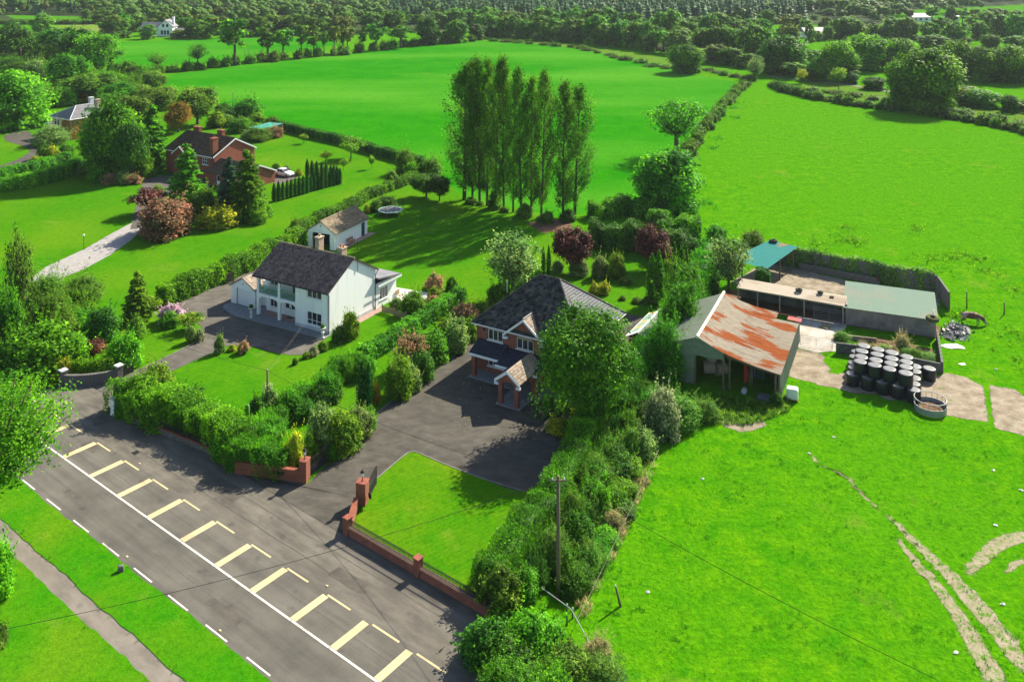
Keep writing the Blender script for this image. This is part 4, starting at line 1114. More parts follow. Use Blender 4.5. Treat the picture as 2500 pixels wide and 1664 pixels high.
# garage wing
gx0, gx1, gy = -5.65, -1.45, 1.1
gc = (gx0 + gx1) / 2
mb = MB()
wall_open(mb, gx0, gx1, 0, 2.25, gy, gy + 0.25, [(-4.55, -2.15, 0.02, 2.1)])
mb.prism([(gx0, 2.25), (gx1, 2.25), (gc, 3.4)], gy, gy + 0.25, 'y')
mb.box(gx0, gy + 0.25, 0, gx0 + 0.25, 7.5, 2.25); mb.box(gx1 - 0.25, gy + 0.25, 0, gx1, 7.5, 2.25)
mb.box(gx1, 2.4, 0, 0, 2.6, 3.2)
mb.build('wall', M_WHITE, wh)
mb = MB(); mb.box(-4.55, gy + 0.12, 0.02, -2.15, gy + 0.18, 2.1)
gd = mb.build('garage_door', M_UPVC, wh)
for k in range(1, 6):
    m_ = MB(); m_.box(-4.5, gy + 0.105, 0.02 + k * 0.35, -2.2, gy + 0.119, 0.05 + k * 0.35); m_.build('door_rib', M_PLINTH, gd)
m_ = MB(); m_.box(-4.62, gy - 0.03, 0, -4.54, gy - 0.002, 2.15); m_.build('downpipe', M_IRON, wh)
m_ = MB(); m_.tube([(gc, gy - 0.03, 2.75), (gc, gy - 0.003, 2.75)], 0.09, n=10); m_.build('vent', M_IRON, wh)
for sg, xe in ((-1, gx0 - 0.25), (1, gx1 + 0.25)):
    mb = MB(); mb.prism([(xe, 2.12), (gc, 3.43), (gc, 3.53), (xe, 2.22)] if sg < 0 else [(gc, 3.43), (xe, 2.12), (xe, 2.22), (gc, 3.53)], gy - 0.15, 7.6, 'y')
    mb.build('garage_roof', M_TILEG, wh)
mt_sun = surf('sunlit_tile', (0.44, 0.36, 0.28), (0.30, 0.24, 0.19), 1.2, 0.9, 0.15, 0.2, 0.01, rnd=0.3)  # pale tile for sun-facing slopes, sunlight painted into its colour
tile_field(wh, (gx1 + 0.27, gy - 0.15, 2.24), (gx1 + 0.27, 7.6, 2.24), (gc, 7.6, 3.55), (gc, gy - 0.15, 3.55), mt_sun, 0.29, 0.3, 0.04, 13)  # sunny slope painted paler than the other side of the garage roof
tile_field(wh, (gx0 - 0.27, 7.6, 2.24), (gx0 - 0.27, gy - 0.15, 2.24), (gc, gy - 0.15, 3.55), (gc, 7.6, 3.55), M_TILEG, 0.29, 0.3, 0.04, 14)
# paved apron
ap = MB()
APR = [(-5.5, 1.08), (-5.75, 0.2), (-5.3, -0.6), (-3.6, -1.3), (-1.7, -1.75), (11.8, -1.45), (11.9, 0.0), (6.3, 0.0), (6.3, 1.6), (0, 1.6), (0, 2.3), (-1.45, 2.3), (-1.45, 1.08)]
ap.prism(APR, 0.036, 0.07, 'z'); ap.build('paving', M_PAVE, wh)
ap = MB(); ap.prism([(0.4, 0.3), (6.28, 0.3), (6.28, 1.58), (0.4, 1.58)], 0.07, 0.09, 'z'); ap.build('porch_paving', M_REDPAVE, wh)
ap = MB(); ap.prism([(W_ + 0.04, 1.5), (W_ + 1.0, 1.8), (W_ + 1.0, 9.3), (W_ + 0.04, 9.3)], 0.0, 0.05, 'z'); ap.build('side_path', M_REDPAVE, wh)
pt = MB(); pt.prism([(W_ + 0.1, 11.4), (W_ + 3.6, 13.0), (W_ + 3.0, 16.2), (W_ - 3, 15.5), (W_ - 3, 13.0), (W_ + 0.1, 12.9)], 0.0, 0.05, 'z'); pt.build('patio', M_PATIO, wh)
c, s = math.cos(rad(-30)), math.sin(rad(-30))
def WHL(x, y, z=0): return (-31.22 + x * c - y * s, 109.28 + x * s + y * c, z)

# urns with box balls
def urn(loc, label):
    t = thing('urn_planter', label, 'planter', loc, 0, 'white urns before the white house')
    m_ = MB(); m_.lathe([(0.20, 0), (0.20, 0.1), (0.13, 0.16), (0.13, 0.55), (0.20, 0.62), (0.20, 0.70), (0.08, 0.76), (0.09, 0.86), (0.26, 1.0), (0.33, 1.16), (0.36, 1.2), (0.30, 1.2)], n=14)
    m_.build('urn', M_WHITEP, t, smooth=False)
    L = Leaves(5); L.clump((0, 0, 1.36), 0.27, 260, 0.05, 1.0, core=0.85)
    link('box_ball', L.mesh('box_ball', L_DARK), t)
urn(WHL(0.17, -1.1, 0.07), 'white pedestal urn with clipped box ball beside the balcony column')
urn(WHL(11.67, -1.2, 0.07), 'white pedestal urn with clipped box ball at the gable corner')

# ------------------------------------------------------------------ brick house
bo, BA = (-3.77, 94.94), rad(-31)
bh = thing('brick_house', 'red brick two storey house with dark hipped roof and pillared porch', 'house', (bo[0], bo[1], 0), BA)
c2, s2 = math.cos(BA), math.sin(BA)
def BHL(x, y, z=0): return (bo[0] + x * c2 - y * s2, bo[1] + x * s2 + y * c2, z)
BW, BD, BE = 12.3, 9.87, 5.0
mb = MB()
wall_open(mb, 0, BW, 0, BE, 0, 0.3, [(1.45, 3.25, 3.5, 4.6), (4.95, 6.95, 3.35, 4.45), (1.45, 3.75, 0.75, 1.95), (8.9, 10.9, 3.5, 4.6), (8.9, 10.9, 0.75, 1.95), (6.35, 7.55, 0.1, 2.2)])
mb.box(0, 0.3, 0, 0.3, BD, BE); mb.box(BW - 0.3, 0.3, 0, BW, BD, BE); mb.box(0.3, BD - 0.3, 0, BW - 0.3, BD, BE)
mb.prism([(3.75, 4.55), (8.15, 4.55), (8.15, 4.9), (5.95, 6.45), (3.75, 4.9)], -0.10, -0.002, 'y')
mb.build('wall', M_BRICK, bh)
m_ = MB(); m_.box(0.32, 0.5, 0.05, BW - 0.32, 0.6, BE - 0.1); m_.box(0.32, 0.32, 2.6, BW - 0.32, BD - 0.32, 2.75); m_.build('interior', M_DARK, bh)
window(bh, (1.45, 0.1, 3.5), 0, 1.8, 1.1, 3)
window(bh, (4.95, 0.1, 3.35), 0, 2.0, 1.1, 3, curtain=True)
window(bh, (1.45, 0.1, 0.75), 0, 2.3, 1.2, 4, 0.72)
window(bh, (8.9, 0.1, 3.5), 0, 2.0, 1.1, 3)
window(bh, (8.9, 0.1, 0.75), 0, 2.0, 1.2, 3)
m_ = MB()                                                  # arched brick head over the gable window
m_.prism([(4.9, 4.45), (7.0, 4.45), (6.85, 4.62), (6.4, 4.74), (5.95, 4.78), (5.5, 4.74), (5.05, 4.62)], -0.14, -0.101, 'y'); m_.build('window_arch', M_CHIM, bh)
m_ = MB(); m_.box(6.35, 0.12, 0.1, 7.55, 0.2, 2.2); m_.build('door', M_TEAK, bh)
m_ = MB(); m_.box(0.85, -0.12, 4.35, 1.1, -0.005, 4.55); m_.build('alarm_box', M_IRON, bh)
# hipped roof
ov = 0.38
x0, x1, y0, y1 = -ov, BW + ov, -ov, BD + ov
rz_ = 9.35
run = (y1 - y0) / 2
ra, rb = (x0 + run, (y0 + y1) / 2, rz_), (x1 - run, (y0 + y1) / 2, rz_)
A, B, C_, D__ = (x0, y0, BE), (x1, y0, BE), (x1, y1, BE), (x0, y1, BE)
mb = MB()
dn = lambda p: (p[0], p[1], p[2] - 0.1)
for f in ((A, B, rb, ra), (B, C_, rb), (C_, D__, ra, rb), (D__, A, ra)): mb.face([dn(p) for p in f])
mb.face([dn(p) for p in (D__, C_, B, A)])
mb.build('roof', M_TILEB, bh)
up = lambda p, d=0.02: (p[0], p[1], p[2] + d)
tile_field(bh, up(A), up(B), up(rb), up(ra), M_TILEB, 0.30, 0.36, 0.045, 21)
tile_field(bh, up(B), up(C_), up(rb), up(rb), M_SLATE, 0.30, 0.36, 0.03, 22)  # paler slate stands in for sunlight on this hip face
tile_field(bh, up(C_), up(D__), up(ra), up(rb), M_TILEB, 0.30, 0.36, 0.045, 23)
tile_field(bh, up(D__), up(A), up(ra), up(ra), M_TILEB, 0.30, 0.36, 0.045, 24)
for a, b in ((ra, rb), (A, ra), (B, rb), (C_, rb), (D__, ra)): ridge_tiles(bh, up(a, 0.05), up(b, 0.05), M_TILEB, 0.11)
for a, b in ((A, B), (B, C_), (C_, D__), (D__, A)):
    pipe(bh, [up(a, -0.06), up(b, -0.06)], 0.07, M_UPVC, 'gutter')
# front gable
gx, gh, gw = 5.95, 6.62, 2.45
zb = 4.62
mb = MB()
back = 2.6
mb.face([(gx - gw, -0.35, zb), (gx, -0.35, gh), (gx, back, gh), (gx - gw, -0.2, zb)])
mb.face([(gx, -0.35, gh), (gx + gw, -0.35, zb), (gx + gw, -0.2, zb), (gx, back, gh)])
mb.build('gable_roof', M_SLATE, bh)
tile_field(bh, (gx + gw, -0.36, zb + 0.02), (gx + gw, -0.1, zb + 0.02), (gx, back + 0.05, gh + 0.02), (gx, -0.36, gh + 0.02), mt_sun, 0.3, 0.34, 0.03, 25)  # sun on this side of the gable is put in by pale tile
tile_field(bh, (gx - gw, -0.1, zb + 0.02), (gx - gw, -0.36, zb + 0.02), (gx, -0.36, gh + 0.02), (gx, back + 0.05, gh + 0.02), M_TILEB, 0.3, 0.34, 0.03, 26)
mb = MB()
for sg in (-1, 1):
    q = [(gx + sg * gw, zb - 0.22), (gx, gh - 0.26), (gx, gh + 0.02), (gx + sg * gw, zb + 0.05)]
    mb.prism(q if sg < 0 else q[::-1], -0.42 - 0.003 * (sg > 0), -0.36, 'y')
    mb.box(gx + sg * (gw - 0.27) - 0.28, -0.425, zb - 0.42, gx + sg * (gw - 0.27) + 0.28, -0.11, zb - 0.2)
mb.build('bargeboard', M_UPVC, bh)
ridge_tiles(bh, (gx, -0.4, gh + 0.05), (gx, back, gh + 0.05), M_SLATE, 0.10)
# ground floor canopy roofs on pillars
def lean(parent, xa, xb, yf, zf, zt, seed, pl=True):
    mb = MB(); mb.prism([(yf, zf), (-0.01, zt), (-0.01, zt + 0.1), (yf, zf + 0.1)], xa, xb, 'x'); mb.build('canopy_roof', M_TILEN, parent)
    tile_field(parent, (xa, yf, zf + 0.12), (xb, yf, zf + 0.12), (xb, 0.0, zt + 0.12), (xa, 0.0, zt + 0.12), M_TILEN, 0.28, 0.34, 0.03, seed)
    mb = MB(); mb.box(xa - 0.04, yf - 0.06, zf - 0.12, xb + 0.04, yf - 0.005, zf + 0.12); mb.box(xa - 0.05, yf, zf - 0.1, xa - 0.003, -0.05, zf + 0.03); mb.build('fascia', M_UPVC, parent)
lean(bh, 0.3, 4.0, -1.95, 2.48, 3.3, 27)
lean(bh, 4.05, 8.9, -2.75, 2.42, 3.05, 28)
def pillar(x, y, h=2.5):
    mb = MB(); mb.box(x - 0.22, y - 0.22, 0, x + 0.22, y + 0.22, h); mb.build('pillar', M_BRICK, bh)
    m2 = MB(); m2.box(x - 0.26, y - 0.26, 0.0, x + 0.26, y + 0.26, 0.14); m2.build('pillar_foot', M_STONE, bh)
pillar(0.75, -1.55); pillar(6.12, -4.95); pillar(7.95, -4.95); pillar(8.5, -2.45, 2.4)
mb = MB()                                                  # brick porch gable with an arch
arc = [(6.3, 2.2)] + [(7.035 - 0.73 * math.cos(math.pi * k / 8), 2.0 + 0.42 * math.sin(math.pi * k / 8)) for k in range(9)] + [(7.77, 2.2)]
mb.prism([(5.9, 1.98), (6.305, 1.98)] + arc[1:-1] + [(7.765, 1.98), (8.17, 1.98), (8.17, 2.55), (7.035, 3.4), (5.9, 2.55)], -5.12, -4.8, 'y')
mb.build('porch_arch', M_BRICK, bh)
for sg in (-1, 1):
    mb = MB()
    xe = 7.035 + sg * 1.45
    q = [(xe, 2.42), (7.035, 3.52), (7.035, 3.62), (xe, 2.52)]
    mb.prism(q if sg < 0 else q[::-1], -5.3, -0.6, 'y'); mb.build('porch_roof', M_TILEN, bh)
    m2 = MB()
    q = [(xe, 2.22), (7.035, 3.30), (7.035, 3.63), (xe, 2.53)]
    m2.prism(q if sg < 0 else q[::-1], -5.37 - 0.003 * (sg > 0), -5.31, 'y'); m2.box(xe - sg * 0.22 - 0.22, -5.375, 2.05, xe - sg * 0.22 + 0.22, -5.13, 2.25)
    m2.build('bargeboard', M_UPVC, bh)
tile_field(bh, (8.5, -5.3, 2.55), (8.5, -0.7, 2.55), (7.035, -0.7, 3.65), (7.035, -5.3, 3.65), mt_sun, 0.28, 0.34, 0.03, 29)  # lit porch slope coloured pale, its twin keeps the dark slate
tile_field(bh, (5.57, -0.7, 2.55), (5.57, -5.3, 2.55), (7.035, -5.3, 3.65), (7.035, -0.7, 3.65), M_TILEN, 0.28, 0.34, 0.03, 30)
ap = MB(); ap.prism([(0.3, -2.0), (5.6, -2.0), (5.7, -5.3), (8.4, -5.3), (8.5, -2.7), (10.5, -2.7), (10.5, -0.01), (0.3, -0.01)], 0.02, 0.16, 'z'); ap.build('porch_paving', M_PAVE, bh)
m_ = MB(); m_.tube([(-0.15, 6.5, 6.0), (-0.15, 6.5, 7.4)], 0.04, n=6); m_.build('vent_pipe', M_UPVC, bh)

# small shed with striped roof behind the brick house
sh = thing('garden_shed', 'dark boarded shed with striped yellow and green sheet roof', 'shed', (12.9, 98.9, 0), rad(-29))
mb = MB(); mb.box(0, 0, 0, 2.2, 7.0, 1.75); mb.prism([(0, 1.75), (2.2, 1.75), (1.1, 2.35)], 0, 7.0, 'y'); mb.build('wall', M_DARK, sh)
for k in range(11):
    m_ = MB(); m_.box(0.02 + k * 0.2, -0.03, 0.05, 0.19 + k * 0.2, -0.002, 1.74); m_.build('board', M_WOOD, sh)
cols = [M_GREENPLY, M_YELPLY, M_PLINTH, M_GREENPLY, M_YELPLY, M_GREENPLY, M_YELPLY, M_GREENPLY]
for k in range(8):
    y = -0.15 + k * 0.92
    m_ = MB(); m_.prism([(-0.2, 1.78), (1.1, 2.42), (1.1, 2.46), (-0.2, 1.82)], y, y + 0.9, 'y'); m_.build('roof_sheet', cols[(k + 2) % 8], sh)
    m_ = MB(); m_.prism([(1.1, 2.42), (2.4, 1.78), (2.4, 1.82), (1.1, 2.46)], y, y + 0.9, 'y'); m_.build('roof_sheet', M_MINT, sh)
m_ = MB(); m_.box(1.0, -0.2, 2.44, 1.2, 7.25, 2.52); m_.build('ridge_cap', M_UPVC, sh)
m_ = MB(); m_.box(-0.24, -0.2, 1.72, -0.19, 7.25, 1.86); m_.box(-0.2, -0.2, 1.70, 1.1, -0.155, 1.78); m_.build('fascia', M_UPVC, sh)

# ------------------------------------------------------------------ white garden garage
ga = thing('garden_garage', 'white gabled garage with brown tiled roof on the back lawn', 'garage', (-30.79, 134.79, 0), rad(-24))
Gw, Gd, Ge, Ga = 4.75, 8.9, 2.55, 4.0
mb = MB()
wall_open(mb, 0, Gw, 0, Ge, 0, 0.25, [(0.75, 3.95, 0.0, 2.3)])
mb.prism([(0, Ge), (Gw, Ge), (Gw / 2, Ga)], 0, 0.25, 'y'); mb.prism([(0, Ge), (Gw, Ge), (Gw / 2, Ga)], Gd - 0.25, Gd, 'y')
mb.box(0, 0.25, 0, 0.25, Gd, Ge); mb.box(Gw - 0.25, 0.25, 0, Gw, Gd, Ge); mb.box(0.25, Gd - 0.25, 0, Gw - 0.25, Gd, Ge)
mb.build('wall', M_WHITE, ga)
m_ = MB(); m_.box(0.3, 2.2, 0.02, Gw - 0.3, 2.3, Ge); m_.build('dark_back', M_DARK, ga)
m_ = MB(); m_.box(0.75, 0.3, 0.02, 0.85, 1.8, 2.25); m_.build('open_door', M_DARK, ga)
m_ = MB(); m_.box(Gw - 0.03, 7.2, 0.05, Gw + 0.02, 8.1, 2.1); m_.build('door', surf('green_door_paint', (0.015, 0.09, 0.075), None, 2, 0.5), ga)
for sg, xe in ((-1, -0.3), (1, Gw + 0.3)):
    q = [(xe, Ge - 0.18), (Gw / 2, Ga), (Gw / 2, Ga + 0.1), (xe, Ge - 0.08)]
    mb = MB(); mb.prism(q if sg < 0 else q[::-1], -0.2, Gd + 0.2, 'y'); mb.build('roof', M_TILEG, ga)
tile_field(ga, (Gw + 0.33, -0.22, Ge - 0.06), (Gw + 0.33, Gd + 0.22, Ge - 0.06), (Gw / 2, Gd + 0.22, Ga + 0.12), (Gw / 2, -0.22, Ga + 0.12), M_TILEG, 0.3, 0.34, 0.04, 31)
tile_field(ga, (-0.33, Gd + 0.22, Ge - 0.06), (-0.33, -0.22, Ge - 0.06), (Gw / 2, -0.22, Ga + 0.12), (Gw / 2, Gd + 0.22, Ga + 0.12), M_TILEG, 0.3, 0.34, 0.04, 32)
ridge_tiles(ga, (Gw / 2, -0.24, Ga + 0.13), (Gw / 2, Gd + 0.24, Ga + 0.13), M_TILEG)
m_ = MB(); m_.box(Gw / 2 - 0.15, -0.03, 3.35, Gw / 2 + 0.1, -0.003, 3.47); m_.build('vent', M_DARK, ga)
m_ = MB(); m_.prism([(Gw + 0.02, 1.2), (Gw + 1.0, 1.2), (Gw + 1.1, 9.6), (Gw + 0.02, 9.6)], 0.0, 0.05, 'z'); m_.build('side_path', M_REDPAVE, ga)
hp = MB(); hp.tube([(Gw / 2 - 0.1, -0.05, 2.6), (Gw / 2 - 0.1, -0.02, 2.6)], 0.45, n=16); hpo = hp.build('hoop_board', M_UPVC, ga)
m_ = MB()
for k in range(12):
    a, b = 2 * math.pi * k / 12, 2 * math.pi * (k + 1) / 12
    m_.tube([(Gw / 2 - 0.1 + 0.23 * math.cos(a), -0.33 + 0.23 * math.sin(a), 2.45), (Gw / 2 - 0.1 + 0.23 * math.cos(b), -0.33 + 0.23 * math.sin(b), 2.45)], 0.015, n=4)
m_.build('hoop', M_RED, hpo)
cg, sg_ = math.cos(rad(-24)), math.sin(rad(-24))
def GAL(x, y, z=0): return (-30.79 + x * cg - y * sg_, 134.79 + x * sg_ + y * cg, z)
bn = thing('garden_bench', 'wooden garden bench against the white garage', 'bench', GAL(Gw + 0.55, 3.6, 0.05), rad(66))
for y in (-0.12, 0.02, 0.16):
    m_ = MB(); m_.box(-0.75, y - 0.055, 0.42, 0.75, y + 0.055, 0.45); m_.build('seat_slat', M_TEAK, bn)
for k in range(5):
    m_ = MB(); m_.box(-0.7, 0.26, 0.5 + k * 0.085, 0.7, 0.29, 0.56 + k * 0.085); m_.build('back_slat', M_TEAK, bn)
for x in (-0.72, 0.72):
    for y, h in ((-0.18, 0.62), (0.27, 0.95)):
        m_ = MB(); m_.box(x - 0.03, y - 0.03, 0, x + 0.03, y + 0.03, h); m_.build('leg', M_TEAK, bn)
    m_ = MB(); m_.box(x - 0.04, -0.22, 0.62, x + 0.04, 0.24, 0.655); m_.build('armrest', M_TEAK, bn)

# ------------------------------------------------------------------ orange brick neighbour
nh = thing('orange_brick_house', 'orange brick house with brown tiled roof and three brick chimneys', 'house', (-58.1, 173.9, 0), rad(-32.5) + math.pi)
# local x runs from the gable towards the far end, local y towards the garden side (negative = back)
NL, ND, NE, NR = 14.4, 10.3, 4.75, 7.35
nh.rotation_euler.z = rad(0)
nh_dir = math.atan2(181.1 - 173.75, -69.9 + 58.1)          # along the front eave, away from the lit gable
nh.rotation_euler.z = nh_dir
mb = MB()                                                  # y < 0 is the rear garden side here
wall_open(mb, 0, NL, 0, NE, -0.3, 0, [(1.6, 3.3, 2.85, 4.1), (6.2, 7.4, 2.9, 4.1), (10.5, 11.6, 2.9, 4.1), (10.5, 11.6, 0.9, 2.1), (6.2, 7.4, 0.8, 2.0)])
mb.box(0.3, -ND, 0, NL, -ND + 0.3, NE); mb.box(NL - 0.3, -ND + 0.3, 0, NL, -0.3, NE)
mb.prism([(0, 0), (-ND, 0), (-ND, NE), (-ND / 2, NR), (0, NE)], 0.0, 0.3, 'x')
mb.build('wall', M_BRICK2, nh)
m_ = MB(); m_.box(0.4, -2, 0.1, NL - 0.4, -1.9, NE - 0.1); m_.build('interior', M_DARK, nh)
for x, z, w, h, lt in ((1.6, 2.85, 1.7, 1.25, 3), (6.2, 2.9, 1.2, 1.2, 2), (10.5, 2.9, 1.1, 1.2, 2), (10.5, 0.9, 1.1, 1.2, 2), (6.2, 0.8, 1.2, 1.2, 2)):
    window(nh, (x + w, -0.08, z), math.pi, w, h, lt, h * 0.55)
ov = 0.35
zz = NE - ov * (NR - NE) / (ND / 2)
mb = MB(); mb.prism([(ov, zz), (-ND / 2, NR + 0.02), (-ND - ov, zz), (-ND - ov, zz + 0.1), (-ND / 2, NR + 0.12), (ov, zz + 0.1)], -0.2, NL + 0.2, 'x'); mb.build('roof', M_TILEBR, nh)
tile_field(nh, (NL + 0.2, ov + 0.03, zz + 0.12), (-0.2, ov + 0.03, zz + 0.12), (-0.2, -ND / 2, NR + 0.14), (NL + 0.2, -ND / 2, NR + 0.14), M_TILEBR, 0.36, 0.4, 0.06, 41)
tile_field(nh, (-0.2, -ND - ov, zz + 0.12), (NL + 0.2, -ND - ov, zz + 0.12), (NL + 0.2, -ND / 2, NR + 0.14), (-0.2, -ND / 2, NR + 0.14), M_TILEBR, 0.36, 0.4, 0.06, 42)
ridge_tiles(nh, (-0.2, -ND / 2, NR + 0.15), (NL + 0.2, -ND / 2, NR + 0.15), M_TILEBR)
mb = MB()
for sg in (1, -1):
    ye = ov if sg > 0 else -ND - ov
    q = [(ye, zz - 0.16), (-ND / 2, NR - 0.16), (-ND / 2, NR + 0.12), (ye, zz + 0.10)]
    mb.prism(q, -0.26 - 0.003 * (sg > 0), -0.205, 'x')
mb.build('bargeboard', M_UPVC, nh)
mb = MB(); mb.box(0, ov + 0.04, zz - 0.12, NL, ov + 0.09, zz + 0.06); mb.build('gutter', M_UPVC, nh)
chimney(nh, 1.0, -0.9, 4.4, 8.0, 0.95, 1.3, M_BRICK2, 1)
chimney(nh, 4.6, -ND / 2 - 0.5, 6.6, 8.4, 1.5, 0.75, M_BRICK2, 1)
chimney(nh, 11.5, -ND / 2 - 0.3, 6.6, 8.4, 1.7, 0.75, M_BRICK2, 1)
# gable over the entrance
gx = 9.0
mb = MB(); mb.prism([(gx - 2.2, NE - 0.5), (gx + 2.2, NE - 0.5), (gx, NE + 1.0)], 0.5, 0.8, 'y'); mb.box(gx - 2.0, 0.002, 0, gx + 2.0, 0.8, NE - 0.5); mb.build('wall', M_BRICK2, nh)
for sg in (-1, 1):
    q = [(gx + sg * 2.4, NE - 0.6), (gx, NE + 1.05), (gx, NE + 1.15), (gx + sg * 2.4, NE - 0.5)]
    mb = MB(); mb.prism(q if sg < 0 else q[::-1], -2.4, 1.05, 'y'); mb.build('gable_roof', M_TILEBR, nh)
    q = [(gx + sg * 2.4, NE - 0.75), (gx, NE + 0.92), (gx, NE + 1.17), (gx + sg * 2.4, NE - 0.5)]
    mb = MB(); mb.prism(q if sg < 0 else q[::-1], 1.06, 1.11 + 0.003 * (sg > 0), 'y'); mb.build('bargeboard', M_UPVC, nh)
window(nh, (gx + 0.6, 0.84, 2.7), math.pi, 1.2, 1.2, 2, 0.6)
# garage wing carried forward of the lit gable
gw_ = thing('orange_brick_garage', 'low orange brick garage wing with brown tiled roof beside the parked car', 'garage', (-59.1, 171.95, 0), rad(-32))
GL, GDp, GE2, GR2 = 10.5, 8.0, 2.3, 4.0
mb = MB()
mb.prism([(0, 0), (GDp, 0), (GDp, GE2), (GDp / 2, GR2), (0, GE2)], GL - 0.3, GL, 'x')
mb.prism([(0, 0), (GDp, 0), (GDp, GE2), (GDp / 2, GR2), (0, GE2)], 0, 0.3, 'x')
wall_open(mb, 0.3, GL - 0.3, 0, GE2, 0, 0.3, [(3.2, 4.2, 0.05, 2.1)])
mb.box(0.3, GDp - 0.3, 0, GL - 0.3, GDp, GE2)
mb.build('wall', M_BRICK2, gw_)
m_ = MB(); m_.box(3.2, 0.12, 0.05, 4.2, 0.2, 2.1); d_ = m_.build('door', M_UPVC, gw_)
m_ = MB(); m_.box(3.35, 0.1, 1.0, 4.05, 0.118, 1.95); m_.build('pane', M_GLASS, d_)
sl2 = (GR2 - GE2) / (GDp / 2)
mb = MB(); mb.prism([(-0.3, GE2 - 0.3 * sl2), (GDp / 2, GR2 + 0.01), (GDp + 0.3, GE2 - 0.3 * sl2), (GDp + 0.3, GE2 - 0.3 * sl2 + 0.1), (GDp / 2, GR2 + 0.11), (-0.3, GE2 - 0.3 * sl2 + 0.1)], -0.15, GL + 0.2, 'x'); mb.build('roof', M_TILEBR, gw_)
tile_field(gw_, (-0.17, -0.33, GE2 - 0.3 * sl2 + 0.12), (GL + 0.2, -0.33, GE2 - 0.3 * sl2 + 0.12), (GL + 0.2, GDp / 2, GR2 + 0.13), (-0.17, GDp / 2, GR2 + 0.13), M_TILEBR, 0.36, 0.4, 0.06, 43)
mb = MB()
for sg in (0, 1):
    ye = -0.3 if sg == 0 else GDp + 0.3
    mb.prism([(ye, GE2 - 0.3 * sl2 - 0.14), (GDp / 2, GR2 - 0.14), (GDp / 2, GR2 + 0.12), (ye, GE2 - 0.3 * sl2 + 0.12)], GL + 0.205, GL + 0.26 + 0.003 * sg, 'x')
mb.build('bargeboard', M_UPVC, gw_)

# ------------------------------------------------------------------ slate-roofed house beyond
sa = math.atan2(211.12 - 215.63, -104.72 + 111.65)
so = thing('slate_roofed_house', 'cream house with hipped slate roof half hidden by trees', 'house', (-111.3, 216.2, 0), sa)
SW, SD = 7.8, 11.0
mb = MB(); wall_open(mb, 0, SW, 0, 5, 0, 0.3, [(0.9, 1.7, 2.9, 4.4), (2.0, 2.8, 2.9, 4.4), (0.9, 2.8, 0.8, 2.2)]); mb.box(0, 0.3, 0, 0.3, SD, 5); mb.box(SW - 0.3, 0.3, 0, SW, SD, 5); mb.box(0.3, SD - 0.3, 0, SW - 0.3, SD, 5); mb.build('wall', M_CREAMR, so)
m_ = MB(); m_.box(0.32, 0.5, 0.1, SW - 0.32, 0.6, 4.9); m_.build('interior', M_DARK, so)
for x in (0.9, 2.0): window(so, (x, 0.1, 2.9), 0, 0.8, 1.5, 1)
window(so, (0.9, 0.1, 0.8), 0, 1.9, 1.4, 2)
A, B, C_, D__ = (-0.5, -0.5, 5), (SW + 0.5, -0.5, 5), (SW + 0.5, SD + 0.5, 5), (-0.5, SD + 0.5, 5)
ra, rb = (SW / 2, 3.6, 7.3), (SW / 2, SD - 3.6, 7.3)
mb = MB()
for f in ((A, B, ra), (B, C_, rb, ra), (C_, D__, rb), (D__, A, ra, rb), (D__, C_, B, A)): mb.face([dn(p) for p in f])
mb.build('roof', M_SLATE, so)
tile_field(so, A, B, ra, ra, M_SLATE, 0.3, 0.4, 0.02, 51); tile_field(so, B, C_, rb, ra, M_SLATE, 0.3, 0.4, 0.02, 52); tile_field(so, D__, A, ra, rb, M_SLATE, 0.3, 0.4, 0.02, 53)
for a, b in ((A, B), (B, C_), (D__, A)): pipe(so, [up(a, -0.08), up(b, -0.08)], 0.09, M_UPVC, 'gutter')
for a, b in ((A, ra), (B, ra), (ra, rb)): ridge_tiles(so, up(a, 0.03), up(b, 0.03), M_PLINTH, 0.09)
chimney(so, 2.2, 8.6, 5.5, 8.5, 0.9, 1.0, M_PLINTH, 0); chimney(so, 6.0, 8.0, 5.5, 8.4, 0.9, 1.0, M_CHIM, 0)
L = Leaves(61)
n = 2600
P = np.stack([np.full(n, SW + 0.08) + L.rg.normal(0, 0.06, n), L.rg.uniform(0, 6.5, n), L.rg.uniform(0, 4.7, n)], 1)
L.add(P, np.tile([1, 0, 0.3], (n, 1)) + L.rg.normal(0, 0.4, (n, 3)), L.rg.uniform(0.1, 0.2, n))
P = np.stack([L.rg.uniform(4.2, SW, 1200), np.full(1200, -0.1) + L.rg.normal(0, 0.05, 1200), L.rg.uniform(0, 4.5, 1200)], 1)
L.add(P, np.tile([0, -1, 0.3], (1200, 1)) + L.rg.normal(0, 0.4, (1200, 3)), L.rg.uniform(0.1, 0.2, 1200))
link('creeper', L.mesh('creeper', L_CREEPER), so)
mb = MB(); mb.box(-4.6, 1.5, 0, -0.02, 6.5, 2.6); mb.build('wall', M_WHITE, so)
mb = MB(); mb.prism([(1.1, 2.6), (6.8, 3.5), (6.8, 3.6), (1.1, 2.72)], -4.9, -0.03, 'x'); mb.build('lean_to_roof', M_SLATE, so)
window(so, (-4.3, 1.46, 1.0), 0, 1.2, 1.1, 2, sill=False)

